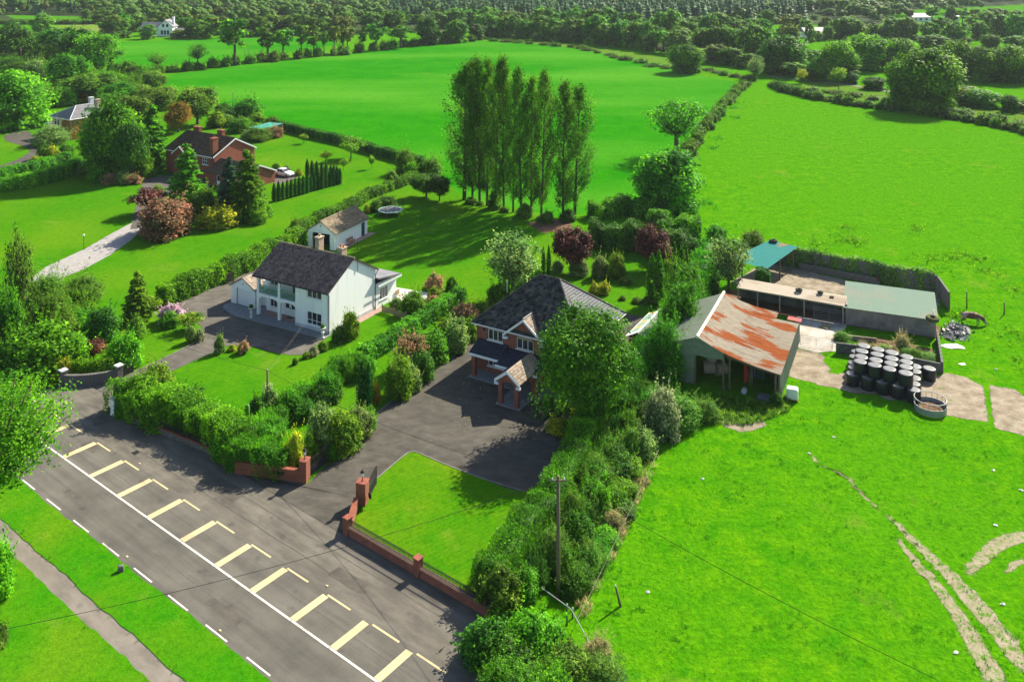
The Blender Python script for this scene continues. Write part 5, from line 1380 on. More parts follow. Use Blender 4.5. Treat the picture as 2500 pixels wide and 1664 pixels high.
# ------------------------------------------------------------------ far white farmhouse
fh = thing('far_farmhouse', 'small white gabled farmhouse among trees far beyond the fields', 'house', (-191.0, 481.3, 0), rad(0))
mb = MB(); mb.prism([(0, 0), (8, 0), (8, 5.2), (4, 8.6), (0, 5.2)], 0, 7, 'y'); mb.box(-10, 2.5, 0, -0.02, 9, 4.6); mb.box(8.02, 1.5, 0, 12.5, 6, 3.0); mb.build('wall', M_WHITE, fh)
mb = MB(); mb.prism([(-0.5, 4.9), (4, 8.7), (4, 9.0), (-0.5, 5.2)], -0.4, 7.4, 'y'); mb.prism([(4, 8.7), (8.5, 4.9), (8.5, 5.2), (4, 9.0)], -0.4, 7.4, 'y')
mb.prism([(1.8, 4.4), (5.8, 7.4), (9.8, 4.4)], -10.3, -0.1, 'x'); mb.prism([(1, 3.0), (3.7, 4.3), (6.4, 3.0)], 8.1, 12.8, 'x'); mb.build('roof', M_SLATE, fh)
for x, z in ((2.4, 5.0), (4.6, 5.0), (1.8, 1.0), (3.4, 1.0), (5.0, 1.0)):
    m_ = MB(); m_.box(x, -0.06, z, x + 1.1, -0.003, z + 1.6 + (0.6 if z < 2 else 0)); m_.build('window', M_GLASS, fh)
for x in (-8.5, -5.5, -2.5):
    m_ = MB(); m_.box(x, 2.44, 1.2, x + 1.1, 2.497, 2.6); m_.build('window', M_GLASS, fh)
chimney(fh, 7.2, 3.5, 5.5, 10.2, 1.0, 1.0, M_WHITE, 0)
for t_, x_, y_, lab, w_ in (('T3', 930, 262, 'pale grey roofed bungalow glimpsed between far trees', 12), ('T3', 1660, 150, 'long pale farm shed among the far trees', 14), ('T3', 1880, 146, 'small pale shed beside the long far shed', 6)):
    p = G(t_, x_, y_)
    f2 = thing('far_building', lab, 'building', (p[0], p[1], 0), rad(8))
    mb = MB(); mb.box(-w_ / 2, 0, 0, w_ / 2, 8, 3.2); mb.build('wall', M_WHITE, f2)
    mb = MB(); mb.prism([(-0.4, 3.1), (4, 5.4), (8.4, 3.1)], -w_ / 2 - 0.4, w_ / 2 + 0.4, 'x'); mb.build('roof', M_SLATE, f2)
    for k in range(int(w_ / 4)):
        m_ = MB(); m_.box(-w_ / 2 + 1 + k * 4, -0.06, 1, -w_ / 2 + 2.4 + k * 4, -0.003, 2.3); m_.build('window', M_GLASS, f2)
# ------------------------------------------------------------------ front boundary of the brick house
def seg_frame(a, b):
    d = (b[0] - a[0], b[1] - a[1])
    return math.atan2(d[1], d[0]), math.hypot(*d)
def brick_pier(name, label, loc, rz, w, d, h, cap=0.08, group=None, lantern=False):
    t = thing(name, label, 'pier', loc, rz, group)
    m_ = MB(); m_.box(-w / 2, -d / 2, 0, w / 2, d / 2, h); m_.build('shaft', M_BRICK2, t)
    m_ = MB(); m_.box(-w / 2 - 0.04, -d / 2 - 0.04, h + 0.002, w / 2 + 0.04, d / 2 + 0.04, h + cap); m_.build('cap', M_BRICK, t)
    return t
def lantern(loc, label):
    t = thing('lantern', label, 'lamp', loc, 0, 'lanterns on the gate piers')
    m_ = MB(); m_.lathe([(0.09, 0), (0.09, 0.03), (0.03, 0.06), (0.03, 0.32), (0.06, 0.35)], n=8); m_.build('post', M_IRON, t)
    m_ = MB(); m_.tube([(0, 0, 0.36), (0, 0, 0.66)], [0.09, 0.16], n=6); m_.build('glass_body', M_LAMP, t)
    m_ = MB(); m_.lathe([(0.20, 0.665), (0.10, 0.82), (0.03, 0.88), (0.012, 0.98)], n=6); m_.build('hood', M_IRON, t)
WALLN = 8.3
def railed_wall(a, b, label, h=0.60, rail_h=0.62, group=None, mat=None):
    ang, ln = seg_frame(a, b)
    t = thing('railed_wall', label, 'wall', a, ang, group)
    m_ = MB(); m_.box(0, -0.15, 0, ln, 0.15, h); m_.build('brickwork', mat or M_BRICK, t)
    n = int(ln / 0.9)
    for k in range(n):
        m_ = MB(); m_.box(ln * k / n + 0.01, -0.19, h + 0.002, ln * (k + 1) / n - 0.01, 0.19, h + 0.07); m_.build('coping', M_BRICK2, t)
    if rail_h:
        for z in (h + 0.12, h + rail_h - 0.12):
            m_ = MB(); m_.box(0, -0.02, z, ln, 0.02, z + 0.045); m_.build('rail', M_IRON, t)
        bar = MB(); bar.box(-0.016, -0.016, h + 0.07, 0.016, 0.016, h + rail_h - 0.04)
        bar.tube([(0, 0, h + rail_h - 0.05), (0, 0, h + rail_h - 0.01), (0, 0, h + rail_h + 0.06)], [0.01, 0.026, 0.003], n=4)
        bme = bar.mesh('bar', M_IRON)
        n = int(ln / 0.125)
        for k in range(n): link('bar', bme, t, (ln * (k + 0.5) / n, 0, 0))
    return t
brick_pier('brick_pier', 'square brick pier at the corner of the railed front wall', (*RW(-11.75, WALLN), 0), ROAD_A, 0.5, 0.5, 1.22)
brick_pier('brick_pier', 'square brick pier in the middle of the railed front wall', (*RW(-4.35, WALLN), 0), ROAD_A, 0.5, 0.5, 1.22)
railed_wall(RW(-11.48, WALLN), RW(-4.62, WALLN), 'low brick wall with iron railings between the corner pier and middle pier')
railed_wall(RW(-4.08, WALLN), RW(2.6, WALLN), 'low brick wall with iron railings running into the conifer hedge')
railed_wall((-12.42, 68.05), (-12.38, 71.0), 'short brick wing wall stepping up to the lantern gate pier', 0.85, 0)
brick_pier('gate_pier', 'tall brick gate pier with lantern beside the front lawn', (-12.0, 71.65, 0), rad(-12), 0.8, 0.8, 1.75)
brick_pier('gate_pier', 'tall brick gate pier with lantern under the shrubbery', (-17.35, 74.75, 0), rad(-12), 0.62, 0.8, 1.75)
lantern((-12.0, 71.65, 1.83), 'black and white lantern on the lawn side gate pier')
lantern((-17.35, 74.75, 1.83), 'black and white lantern on the shrubbery side gate pier')
railed_wall((-23.5, 75.9), (-17.7, 74.6), 'curving brick wall with dark name plate beneath the conifer shrubs', 0.95, 0, mat=M_BRICK2)
m_ = MB(); m_.box(3.6, -0.21, 0.5, 4.6, -0.155, 0.75)
m_.build('name_plate', M_IRON, [o for o in COL.objects if o.get('label', '').startswith('curving brick wall with dark')][0])
def iron_gate(label, hinge, tip, h=1.5):
    ang, ln = seg_frame(hinge, tip)
    t = thing('iron_gate', label, 'gate', hinge, ang)
    t.location.z = 0.08
    m_ = MB()
    m_.box(0, -0.02, 0.0, 0.05, 0.02, h); m_.box(ln - 0.05, -0.02, 0, ln, 0.02, h)
    for z in (0.05, h * 0.5, h - 0.18): m_.box(0.05, -0.018, z, ln - 0.05, 0.018, z + 0.045)
    m_.build('frame', M_IRON, t)
    bar = MB(); bar.box(-0.012, -0.012, 0.1, 0.012, 0.012, h + 0.08); bme = bar.mesh('bar', M_IRON)
    n = int(ln / 0.14)
    for k in range(1, n): link('bar', bme, t, (ln * k / n, 0, 0))
    m_ = MB(); m_.box(0.06, -0.004, 0.1, ln - 0.06, 0.004, h * 0.5); m_.build('panel', M_IRON, t)
iron_gate('open iron gate leaf beside the front lawn', (-11.6, 72.1), (-11.25, 74.2))
iron_gate('open iron gate leaf folded back against the shrubbery', (-17.1, 75.2), (-15.7, 77.9))
m_ = MB(); m_.tube([(0, -0.05, 0), (0, 0.05, 0)], 0.24, n=14)
dk = m_.build('ring_ornament', M_DARK, None, (-11.35, 71.3, 0.85), (0, 0, rad(-60)))
tag(dk, 'black round disc fixed to the gate pier', 'disc')

# ------------------------------------------------------------------ entrance of the white house
t = thing('stone_wall', 'dark curved stone entrance wall under a clipped hedge', 'wall', (*G('T4', 440, 1095), 0))
a, b = np.array(G('T4', 440, 1095)), np.array(G('T4', 800, 1062))
pts = [a + (b - a) * k / 8 + np.array([0.35, 0.9]) * math.sin(math.pi * k / 8) * -0.45 for k in range(9)]
sm = MB(); sm.box(-0.5, -0.17, -0.5, 0.5, 0.17, 0.5); sme = sm.mesh('stone', M_STONE, bevel=0.03)
for k in range(8):
    p, q = pts[k], pts[k + 1]
    ang, ln = seg_frame(p, q)
    rows = 5
    for r_ in range(rows):
        for j in range(2):
            o = link('stone', sme, t, ((p[0] + (q[0] - p[0]) * (j + 0.5 + (0.15 if r_ % 2 else 0)) / 2) - a[0], (p[1] + (q[1] - p[1]) * (j + 0.5 + (0.15 if r_ % 2 else 0)) / 2) - a[1], 0.11 + r_ * 0.225), (0, 0, ang), (ln / 2 * 1.02, 1 + 0.1 * ((k * 7 + r_ * 3 + j) % 3), 0.225))
def stone_pier(loc, label, mat=None):
    t = thing('stone_pier', label, 'pier', loc, rad(-35))
    m_ = MB(); m_.box(-0.3, -0.3, 0, 0.3, 0.3, 1.5); m_.build('shaft', mat or M_STONE, t)
    m_ = MB(); m_.box(-0.36, -0.36, 1.502, 0.36, 0.36, 1.62); m_.build('cap', M_PLINTH, t)
stone_pier((*G('T4', 432, 1092), 0), 'grey stone pier at the road end of the curved entrance wall')
stone_pier((*G('T4', 812, 1058), 0), 'grey stone gate pier of the white house drive')
stone_pier((*G('T4', 785, 1292), 0), 'painted pale pier standing by the tall front hedge', M_WHITE)
iron_gate('dark iron gate standing open at the white house drive', G('T4', 822, 1048), G('T4', 912, 1008), 1.3)
railed_wall(G('T4', 800, 1300), RW(-27.5, 8.6), 'low dark stone wall with railings under the tall front hedge', 0.5, 0.55, mat=M_STONE)

# ------------------------------------------------------------------ poles, wires
def pole(label, loc, h, r=0.14, arm=False, ivy=0.0, group=None, mat=None, name='utility_pole'):
    t = thing(name, label, 'pole', loc, 0, group)
    m_ = MB(); m_.tube([(0, 0, -0.1), (0, 0, h * 0.5), (0, 0, h)], [r, r * 0.85, r * 0.7], n=8); m_.build('shaft', mat or M_WOOD, t, smooth=True)
    if arm:
        m_ = MB(); m_.box(-0.5, -0.05, h - 0.35, 0.5, 0.05, h - 0.25); m_.build('crossarm', M_WOOD, t)
    for x in ((-0.4, 0.4) if arm else (0,)):
        m_ = MB(); m_.lathe([(0.05, h - 0.24 if arm else h - 0.02), (0.05, h - 0.12 if arm else h + 0.1), (0.02, h - 0.08 if arm else h + 0.14)], n=6, c=(x, 0)); m_.build('insulator', M_WHITEP, t)
    if ivy:
        L = Leaves(int(h * 100)); n = int(700 * ivy)
        a_ = L.rg.uniform(0, 6.28, n); rr = L.rg.uniform(0.15, 0.55, n) ; z = L.rg.uniform(0, ivy * h, n)
        L.add(np.stack([np.cos(a_) * rr, np.sin(a_) * rr, z], 1), np.stack([np.cos(a_), np.sin(a_), np.full(n, 0.3)], 1) + L.rg.normal(0, 0.4, (n, 3)), L.rg.uniform(0.06, 0.13, n))
        link('ivy', L.mesh('ivy', L_WHITEFL), t)
    return t
PA = G('T8', 1492, 995); PB = G('T4', 1828, 1292)
pole('tall bare wooden pole rising from the conifer hedge', (*PA, 0), 8.35, 0.15, True)
pole('short wooden pole with pale climber on the front lawn', (*PB, 0), 4.25, 0.13, False, 0.7)
pole('ivy covered stump of a pole beside the short pole', (*G('T4', 1695, 1400), 0), 2.3, 0.22, False, 0.0, mat=L_IVY, name='pole_stump')
pole('thin pole between the orange brick house and the big field', (*G('T1', 1593, 830), 0), HT('T1', 1593, 830, 625), 0.12)
pole('wooden pole with crossarm among the dark trees', (*G('T1', 142, 455), 0), HT('T1', 142, 455, 325), 0.15, True)
for x, yb, yt in ((1672, 385, 335), (1696, 385, 325)): pole('thin pole in the far hedgerow trees', (*G('T1', x, yb), 0), HT('T1', x, yb, yt), 0.12, False, group='far hedgerow poles')
def wire(label, a, b, sag, r=0.014, mat=None, group=None):
    a, b = np.array(a, float), np.array(b, float)
    pts = []
    for k in range(25):
        t_ = k / 24
        p = a + (b - a) * t_; p[2] -= sag * 4 * t_ * (1 - t_)
        pts.append(tuple(p - a))
    m_ = MB(); m_.tube(pts, r, n=5)
    return tag(m_.build('overhead_wire', mat or M_WIRE, None, tuple(a)), label, 'wire', group)
PAt, PBt = (PA[0], PA[1], 8.0), (PB[0], PB[1], 4.2)
wire('black overhead wire from the hedge pole to the front lawn pole', (PAt[0] - 0.4, PAt[1], 8.1), PBt, 0.8)
wire('black overhead wire from the front lawn pole past the shrubs', PBt, (*G('T4', 600, 570, 6.0), 6.0), 0.5)
wire('black overhead wire crossing the road from the hedge pole', (PAt[0] - 0.4, PAt[1], 8.1), (*G('T7', -300, 1270, 6.0), 6.0), 0.8)
wire('black overhead wire from the hedge pole out over the pasture', (PAt[0] + 0.4, PAt[1], 8.1), (*G('T9', 2600, 1950, 6.5), 6.5), 0.5)
for k in range(2): wire('pale twin service cable from the front lawn pole to the white house', (PBt[0], PBt[1], 4.1 - 0.15 * k), WHL(9.5 + 0.1 * k, -0.02, 3.0 - 0.2 * k), 0.15, 0.0035, M_WIREL, 'twin service cables')
for k, (a, b) in enumerate((((140, 345), (0, 365)), ((700, 215), (1480, 180)))):
    wire('thin pale cable strung across the far gardens' , (*G('T1', a[0], a[1], 6), 6), (*G('T1', b[0], b[1], 6), 6), 0.6, 0.03, M_WIREL, 'far cables')

# pasture fence: posts and wire along the scrub
FP = [G('T8', 1735, 1385), G('T8', 1570, 1130), G('T8', 1640, 1110), G('T8', 1900, 570), G('T8', 2180, 0)]
for k, (t_, x, yb, yt) in enumerate((('T8', 1552, 1180, 1045), ('T8', 1740, 1420, 1350), ('T8', 1590, 1130, 1070))):
    pole('short leaning fence post in the scrub below the hedge pole', (*G(t_, x, yb), 0), HT(t_, x, yb, yt), 0.06, group='posts in the scrub', name='fence_post')
for t_, x, yb, yt, lab in (('T6', 1961, 568, 455, 'tall wooden fence post in the pasture above the cow'), ('T6', 2217, 606, 525, 'short wooden fence post in the pasture ahead of the cow'), ('T8', 1918, 1050, 910, 'thin leaning stake in the pasture beside the scrub')):
    p_ = pole(lab, (*G(t_, x, yb), 0), HT(t_, x, yb, yt), 0.09, name='fence_post')
    if 'leaning' in lab: p_.rotation_euler = (0, rad(-14), 0)
mb = MB(); P0 = (*G('T8', 1380, 925, 1.2), 1.2)
rp = [(*G('T8', x, y, z), z) for x, y, z in ((1380, 925, 1.2), (1470, 990, 1.15), (1580, 1070, 1.1), (1700, 1290, 1.0), (1740, 1380, 0.95), (1800, 1420, 0.9))]
mb.tube([tuple(np.array(p) - np.array(rp[0])) for p in rp], 0.035, n=6)
tag(mb.build('fence_rail', M_GALV, None, rp[0]), 'bent grey metal rail sloping through the scrub', 'rail')
for pa, pb in ((('T8', 1625, 1140), ('T8', 1890, 590)), (('T8', 1890, 590), ('T8', 2180, -20))):
    wire('pale fence wire along the edge of the pasture', (*G(*pa, 0.9), 0.9), (*G(*pb, 0.9), 0.9), 0.05, 0.014, M_WIREL, 'pasture fence wire')

# ------------------------------------------------------------------ garden things
pf = thing('picket_fence', 'short pale picket fence beside the white gable', 'fence', WHL(12.82, 8.25), rad(-30) + math.atan2(7.83 - 8.25, 16.71 - 12.82))
pk = MB(); pk.prism([(-0.04, 0.08), (0.04, 0.08), (0.04, 0.82), (0, 0.9), (-0.04, 0.82)], -0.012, 0.012, 'y'); pkm = pk.mesh('picket', M_PALEWOOD)
for k in range(34): link('picket', pkm, pf, (0.06 + k * 0.117, -0.03, 0))
for z in (0.25, 0.65):
    m_ = MB(); m_.box(0, -0.015, z, 3.95, 0.02, z + 0.07); m_.build('rail', M_PALEWOOD, pf)
for x in (-0.05, 1.95, 3.95):
    m_ = MB(); m_.box(x - 0.05, 0.022, 0, x + 0.05, 0.12, 1.0); m_.build('post', M_PALEWOOD, pf)
a, b = G('T4', 1530, 395), G('T4', 1592, 388)
ang, ln = seg_frame(a, b)
wg = thing('wooden_gate', 'dark wooden gate closing the gap by the tall hedge', 'gate', a, ang)
for k in range(9):
    m_ = MB(); m_.box(k * ln / 9 + 0.01, -0.02, 0.08, (k + 1) * ln / 9 - 0.01, 0.02, 1.15 + 0.35 * (k / 9) ** 2); m_.build('board', M_WOOD, wg)
for z in (0.25, 0.9):
    m_ = MB(); m_.box(0, 0.022, z, ln, 0.06, z + 0.1); m_.build('rail', M_WOOD, wg)
for x in (-0.08, ln + 0.08):
    m_ = MB(); m_.box(x - 0.07, -0.07, 0, x + 0.07, 0.07, 1.5); m_.build('post', M_WOOD, wg)
p = G('T4', 572, 170)
lp = thing('globe_lamp', 'small white globe lamp on a thin post by the gravel drive', 'lamp', (*p, 0))
hh = HT('T4', 572, 170, 75)
m_ = MB(); m_.tube([(0, 0, 0), (0, 0, hh)], 0.035, n=6); m_.build('post', M_IRON, lp)
m_ = MB(); m_.lathe([(0.02, hh - 0.02), (0.13, hh + 0.05), (0.18, hh + 0.17), (0.13, hh + 0.29), (0.02, hh + 0.35)], n=12); m_.build('globe', M_LAMP, lp, smooth=True)
# trampoline
p = G('B6', 1655, 350)
tr = thing('trampoline', 'round trampoline with pale green rim and dark safety net', 'trampoline', (*p, 0))
R = 2.1
def ring(mb, R, z, r, n=24, ry=None):
    pts = [(R * math.cos(2 * math.pi * k / n), (ry or R) * math.sin(2 * math.pi * k / n), z) for k in range(n + 1)]
    mb.tube(pts, r, n=6, cap=False)
m_ = MB()
for k in range(28):
    a0, a1 = 2 * math.pi * k / 28, 2 * math.pi * (k + 1) / 28
    q = lambda r_, a_, z: (r_ * math.cos(a_), r_ * math.sin(a_), z)
    m_.face([q(R, a0, 0.85), q(R, a1, 0.85), q(R - 0.32, a1, 0.87), q(R - 0.32, a0, 0.87)]); m_.face([q(R, a0, 0.80), q(R, a1, 0.80), q(R, a1, 0.85), q(R, a0, 0.85)])
m_.build('rim_pad', surf('pale_green_pad', (0.36, 0.55, 0.46), None, 2, 0.6), tr)
m_ = MB(); m_.tube([(0, 0, 0.82), (0, 0, 0.835)], R - 0.3, n=28); m_.build('mat', M_PVCLOTH, tr)
for k in range(6):
    a_ = 2 * math.pi * k / 6 + 0.3
    m_ = MB(); m_.tube([(R * math.cos(a_), R * math.sin(a_), 0), (R * math.cos(a_), R * math.sin(a_), 0.8)], 0.03, n=5); m_.build('leg', M_GALV, tr)
    m_ = MB(); m_.tube([(R * 1.03 * math.cos(a_), R * 1.03 * math.sin(a_), 0.8), (R * 1.03 * math.cos(a_), R * 1.03 * math.sin(a_), 2.7)], 0.03, n=5); m_.build('net_pole', M_IRON, tr)
m_ = MB(); ring(m_, R * 1.03, 2.6, 0.012)
for k in range(60):
    a_ = 2 * math.pi * k / 60
    m_.tube([(R * 1.03 * math.cos(a_), R * 1.03 * math.sin(a_), 0.85), (R * 1.03 * math.cos(a_), R * 1.03 * math.sin(a_), 2.6)], 0.006, n=3)
o = m_.build('safety_net', M_IRON, tr)
# fruit cage
p, p2, p3 = G('B1', 1110, 206, 2.0), G('B1', 1250, 222, 2.0), G('B1', 1320, 150, 2.0)
fc = thing('fruit_cage', 'teal netted fruit cage in the kitchen garden', 'cage', (*p, 0), math.atan2(p3[1] - p[1], p3[0] - p[0]))
m_ = MB()
for x in (0, 2.6, 5.2, 7.8):
    for y in (0, -4.2): m_.tube([(x, y, 0), (x, y, 2.0)], 0.03, n=5)
for y in (0, -4.2): m_.tube([(0, y, 2.0), (7.8, y, 2.0)], 0.025, n=5)
m_.build('frame', M_GALV, fc)
m_ = MB()
for k in range(8):
    m_.face([(7.8 * k / 8, 0, 2.03 - 0.1 * (k % 2)), (7.8 * (k + 1) / 8, 0, 2.03 - 0.1 * ((k + 1) % 2)), (7.8 * (k + 1) / 8, -4.2, 2.03 - 0.1 * ((k + 1) % 2)), (7.8 * k / 8, -4.2, 2.03 - 0.1 * (k % 2))])
m_.build('net_top', M_TEALNET, fc)
m_ = MB()
for k in range(40):
    x = 7.8 * k / 39
    m_.tube([(x, -4.21, 0), (x, -4.21, 2.0)], 0.012, n=3)
for k in range(10): m_.tube([(0, -4.21, 0.2 * k), (7.8, -4.21, 0.2 * k)], 0.012, n=3)
m_.build('net_side', M_TEALNET, fc)
# woven chair on the patio
p = WHL(12.0, 12.9, 0.05)
wc = thing('wicker_chair', 'woven garden chair on the pale patio', 'chair', p, rad(60))
m_ = MB(); m_.box(-0.3, -0.3, 0.36, 0.3, 0.3, 0.44); m_.build('seat', M_CHIM, wc)
m_ = MB(); m_.prism([(-0.34, 0.4), (0.34, 0.4), (0.38, 1.05), (-0.38, 1.05)], 0.3, 0.36, 'y'); m_.build('backrest', M_CHIM, wc)
for x in (-0.28, 0.28):
    for y in (-0.27, 0.3):
        m_ = MB(); m_.box(x - 0.025, y - 0.025, 0, x + 0.025, y + 0.025, 0.36); m_.build('leg', M_CHIM, wc)
# verge marker stone
p = G('T7', 825, 815)
m_ = MB(); m_.prism([(-0.22, 0), (0.22, 0), (0.18, 0.4), (-0.16, 0.44)], -0.14, 0.14, 'y')
tag(m_.build('marker_stone', M_STONE, None, (*p, 0.05), (0, 0, rad(20)), bevel=0.03), 'small grey marker stone on the verge edge', 'stone')

# ------------------------------------------------------------------ parked hatchback
ca = thing('parked_car', 'white hatchback parked beside the orange brick garage', 'car', (-45.3, 177.7, 0.03), rad(-30))
sec = [(-1.98, 0.42, 0.62, 0.80, 0.70), (-1.9, 0.30, 0.86, 0.86, 0.78), (-1.72, 0.24, 1.02, 0.88, 0.72), (-1.25, 0.22, 1.43, 0.88, 0.60), (-0.6, 0.2, 1.50, 0.89, 0.60), (0.1, 0.2, 1.47, 0.89, 0.61), (0.75, 0.2, 1.02, 0.89, 0.70), (1.45, 0.22, 0.90, 0.87, 0.72), (1.9, 0.28, 0.74, 0.80, 0.66), (2.05, 0.38, 0.58, 0.70, 0.6)]
m_ = MB()
rings = []
for x, zl, zt, hw, tw in sec:
    belt = min(0.92, zt - 0.02)
    rr = [(x, -hw * 0.9, zl), (x, -hw, zl + 0.18), (x, -hw, belt * 0.8), (x, -hw * 0.97, belt), (x, -tw, zt - 0.03), (x, -tw * 0.8, zt), (x, tw * 0.8, zt), (x, tw, zt - 0.03), (x, hw * 0.97, belt), (x, hw, belt * 0.8), (x, hw, zl + 0.18), (x, hw * 0.9, zl)]
    rings.append(len(m_.v)); m_.v += rr
for a, b in zip(rings[:-1], rings[1:]):
    for k in range(12):
        j = (k + 1) % 12
        m_.f.append((a + k, b + k, b + j, a + j)); m_.r.append(0.5)
m_.f += [tuple(rings[0] + k for k in range(12)), tuple(rings[-1] + k for k in range(11, -1, -1))]; m_.r += [0.5, 0.5]
m_.build('body', M_CARW, ca, smooth=True)
for sgn in (-1, 1):
    for x0, x1 in ((-1.35, -0.6), (-0.52, 0.12), (0.18, 0.62)):
        w_ = MB(); y_ = lambda z: sgn * (0.885 - (z - 0.9) * 0.50)
        tp = 1.38 if x1 < 0.5 else 1.2
        w_.face([(x0, y_(0.93), 0.95), (x1 + (0.12 if x1 < 0.5 else 0), y_(0.93), 0.95), (x1 - (0.12 if x1 > 0.5 else 0), y_(tp), tp), (x0 + 0.08, y_(tp), tp)]); w_.build('side_window', M_GLASS, ca)
    w_ = MB(); w_.box(-2.0, sgn * 0.66 - 0.1, 0.75, -1.83, sgn * 0.66 + 0.1, 1.0); w_.build('tail_lamp', M_TAIL, ca)
    w_ = MB(); w_.box(1.8, sgn * 0.6 - 0.14, 0.6, 1.98, sgn * 0.6 + 0.14, 0.72); w_.build('headlight', M_GLASS, ca)
    for x in (-1.25, 1.3):
        w_ = MB(); w_.tube([(x, sgn * 0.74, 0.31), (x, sgn * 0.92, 0.31)], 0.31, n=16); wo = w_.build('wheel', M_RUBBER, ca)
        w_ = MB(); w_.tube([(x, sgn * 0.921, 0.31), (x, sgn * 0.93, 0.31)], 0.2, n=12); w_.build('rim', M_GALV, wo)
w_ = MB(); w_.face([(-1.73, -0.58, 1.06), (-1.73, 0.58, 1.06), (-1.36, 0.5, 1.40), (-1.36, -0.5, 1.40)]); w_.build('rear_window', M_GLASS, ca, loc=(-0.03, 0, 0.02))
w_ = MB(); w_.face([(0.72, -0.66, 1.05), (0.72, 0.66, 1.05), (0.2, 0.55, 1.43), (0.2, -0.55, 1.43)]); w_.build('windscreen', M_GLASS, ca, loc=(0.03, 0, 0.02))
w_ = MB(); w_.box(-2.0, -0.24, 0.6, -1.985, 0.24, 0.71); w_.build('number_plate', M_YPAINT, ca)
# ------------------------------------------------------------------ farm: barn
ba = thing('hay_barn', 'rusty corrugated hay barn with open front and sagging roof', 'barn', (26.32, 88.05, 0), rad(-25))
def corr_sheet(prof, y0, y1, pitch=0.16, amp=0.022):
    """corrugated sheet: profile points (x, z) down the slope, waves across y; y0, y1 are functions of x"""
    m_ = MB()
    wdt = y1(prof[0][0]) - y0(prof[0][0])
    ny = max(6, int(wdt / pitch * 4))
    idx = []
    for (x, z) in prof:
        row = []
        for j in range(ny + 1):
            t_ = j / ny
            y = y0(x) + (y1(x) - y0(x)) * t_
            row.append(len(m_.v)); m_.v.append((x, y, z + amp * math.sin(2 * math.pi * t_ * wdt / pitch)))
        idx.append(row)
    for a, b in zip(idx[:-1], idx[1:]):
        for j in range(ny):
            m_.f.append((a[j], b[j], b[j + 1], a[j + 1])); m_.r.append(0.5)
    return m_
PROF = [(-8.04, 4.98), (-7.0, 4.50), (-6.0, 4.06), (-5.05, 3.72), (-4.1, 3.48), (-3.2, 3.30), (-2.3, 3.12), (-1.0, 2.92), (0.25, 2.74)]
YB = lambda x: 15.0 + (x - 0.2) * 0.27
rgb = random.Random(4)
for r_, (i0, i1) in enumerate(((0, 3), (3, 6), (6, 8))):
    for k in range(8):
        f0, f1 = k / 8, (k + 1) / 8 + 0.004
        y0 = lambda x, f=f0: -0.35 + (YB(x) + 0.35) * f
        y1 = lambda x, f=f1: -0.35 + (YB(x) + 0.35) * f
        dz = (2 - r_) * 0.018 + rgb.uniform(0, 0.02)
        if r_ == 2 and k == 7:
            continue
        pr_ = [(x, z + dz + 0.03) for x, z in PROF[i0:i1 + 1]]
        if i1 < 8: pr_[-1] = (pr_[-1][0] + 0.15, pr_[-1][1] - 0.03)
        corr_sheet(pr_, y0, y1).build('roof_sheet', M_RUST, ba, smooth=True)
for k in range(8):
    f0, f1 = k / 8, (k + 1) / 8 + 0.004
    corr_sheet([(-8.04, 5.0), (-9.3, 4.55), (-10.6, 4.1), (-11.6, 3.6)], lambda x, f=f0: -0.35 + (YB(x) + 0.35) * f, lambda x, f=f1: -0.35 + (YB(x) + 0.35) * f).build('roof_sheet', M_CORR, ba, smooth=True)
m_ = MB(); m_.tube([(-8.04, -0.4, 5.06), (-8.04, 6, 5.02), (-8.04, 12.9, 5.08)], 0.16, n=8); m_.build('ridge_cap', M_WHITEP, ba)
m_ = MB(); m_.box(-1.2, 13.6, 2.78, 0.3, 14.6, 2.83); m_.build('loose_sheet', M_RED, ba, rot=(0, rad(2), 0))
# cladding of the front, wave across x
def clad(xa, xb, zlo, zhi, y, name='cladding', mat=None, pitch=0.16):
    m_ = MB(); n = int((xb - xa) / pitch * 4)
    for k in range(n + 1):
        x = xa + (xb - xa) * k / n
        yy = y + 0.022 * math.sin(2 * math.pi * (x - xa) / pitch)
        m_.v += [(x, yy, zlo(x)), (x, yy, zhi(x))]
    for k in range(n):
        m_.f.append((2 * k, 2 * k + 2, 2 * k + 3, 2 * k + 1)); m_.r.append(0.5)
    return m_.build(name, mat or M_CORR, ba, smooth=True)
def roofz(x):
    P_ = PROF if x >= -8.04 else [(-11.6, 3.6), (-10.6, 4.1), (-9.3, 4.55), (-8.04, 4.98)]
    return float(np.interp(x, [p[0] for p in P_], [p[1] for p in P_]))
clad(-8.6, -5.4, lambda x: 3.05 + 0.06 * math.sin(x * 3), lambda x: roofz(x) - 0.02, -0.2)
clad(-10.6, -8.6, lambda x: 3.2, lambda x: roofz(x) - 0.02, -0.16)
clad(-10.6, -8.3, lambda x: 0.05, lambda x: 3.25, -0.10)
def side_clad(x, ya, yb, zlo, zhi, name='cladding', mat=None):
    m_ = MB(); n = int((yb - ya) / 0.16 * 4)
    for k in range(n + 1):
        y = ya + (yb - ya) * k / n
        xx = x + 0.022 * math.sin(2 * math.pi * (y - ya) / 0.16)
        m_.v += [(xx, y, zlo), (xx, y, zhi)]
    for k in range(n):
        m_.f.append((2 * k, 2 * k + 2, 2 * k + 3, 2 * k + 1)); m_.r.append(0.5)
    m_.build(name, mat or M_CORR, ba, smooth=True)
for k in range(5): side_clad(0.08 + 0.012 * (k % 2), 0.05 + k * 3.0, 3.05 + k * 3.0, 0.02, 2.66)
side_clad(-10.7, 0, 12.2, 0.0, 3.95)
m_ = MB(); m_.box(-10.5, 12.3, 0, -0.1, 12.45, 2.6); m_.build('back_wall', M_DARK, ba)
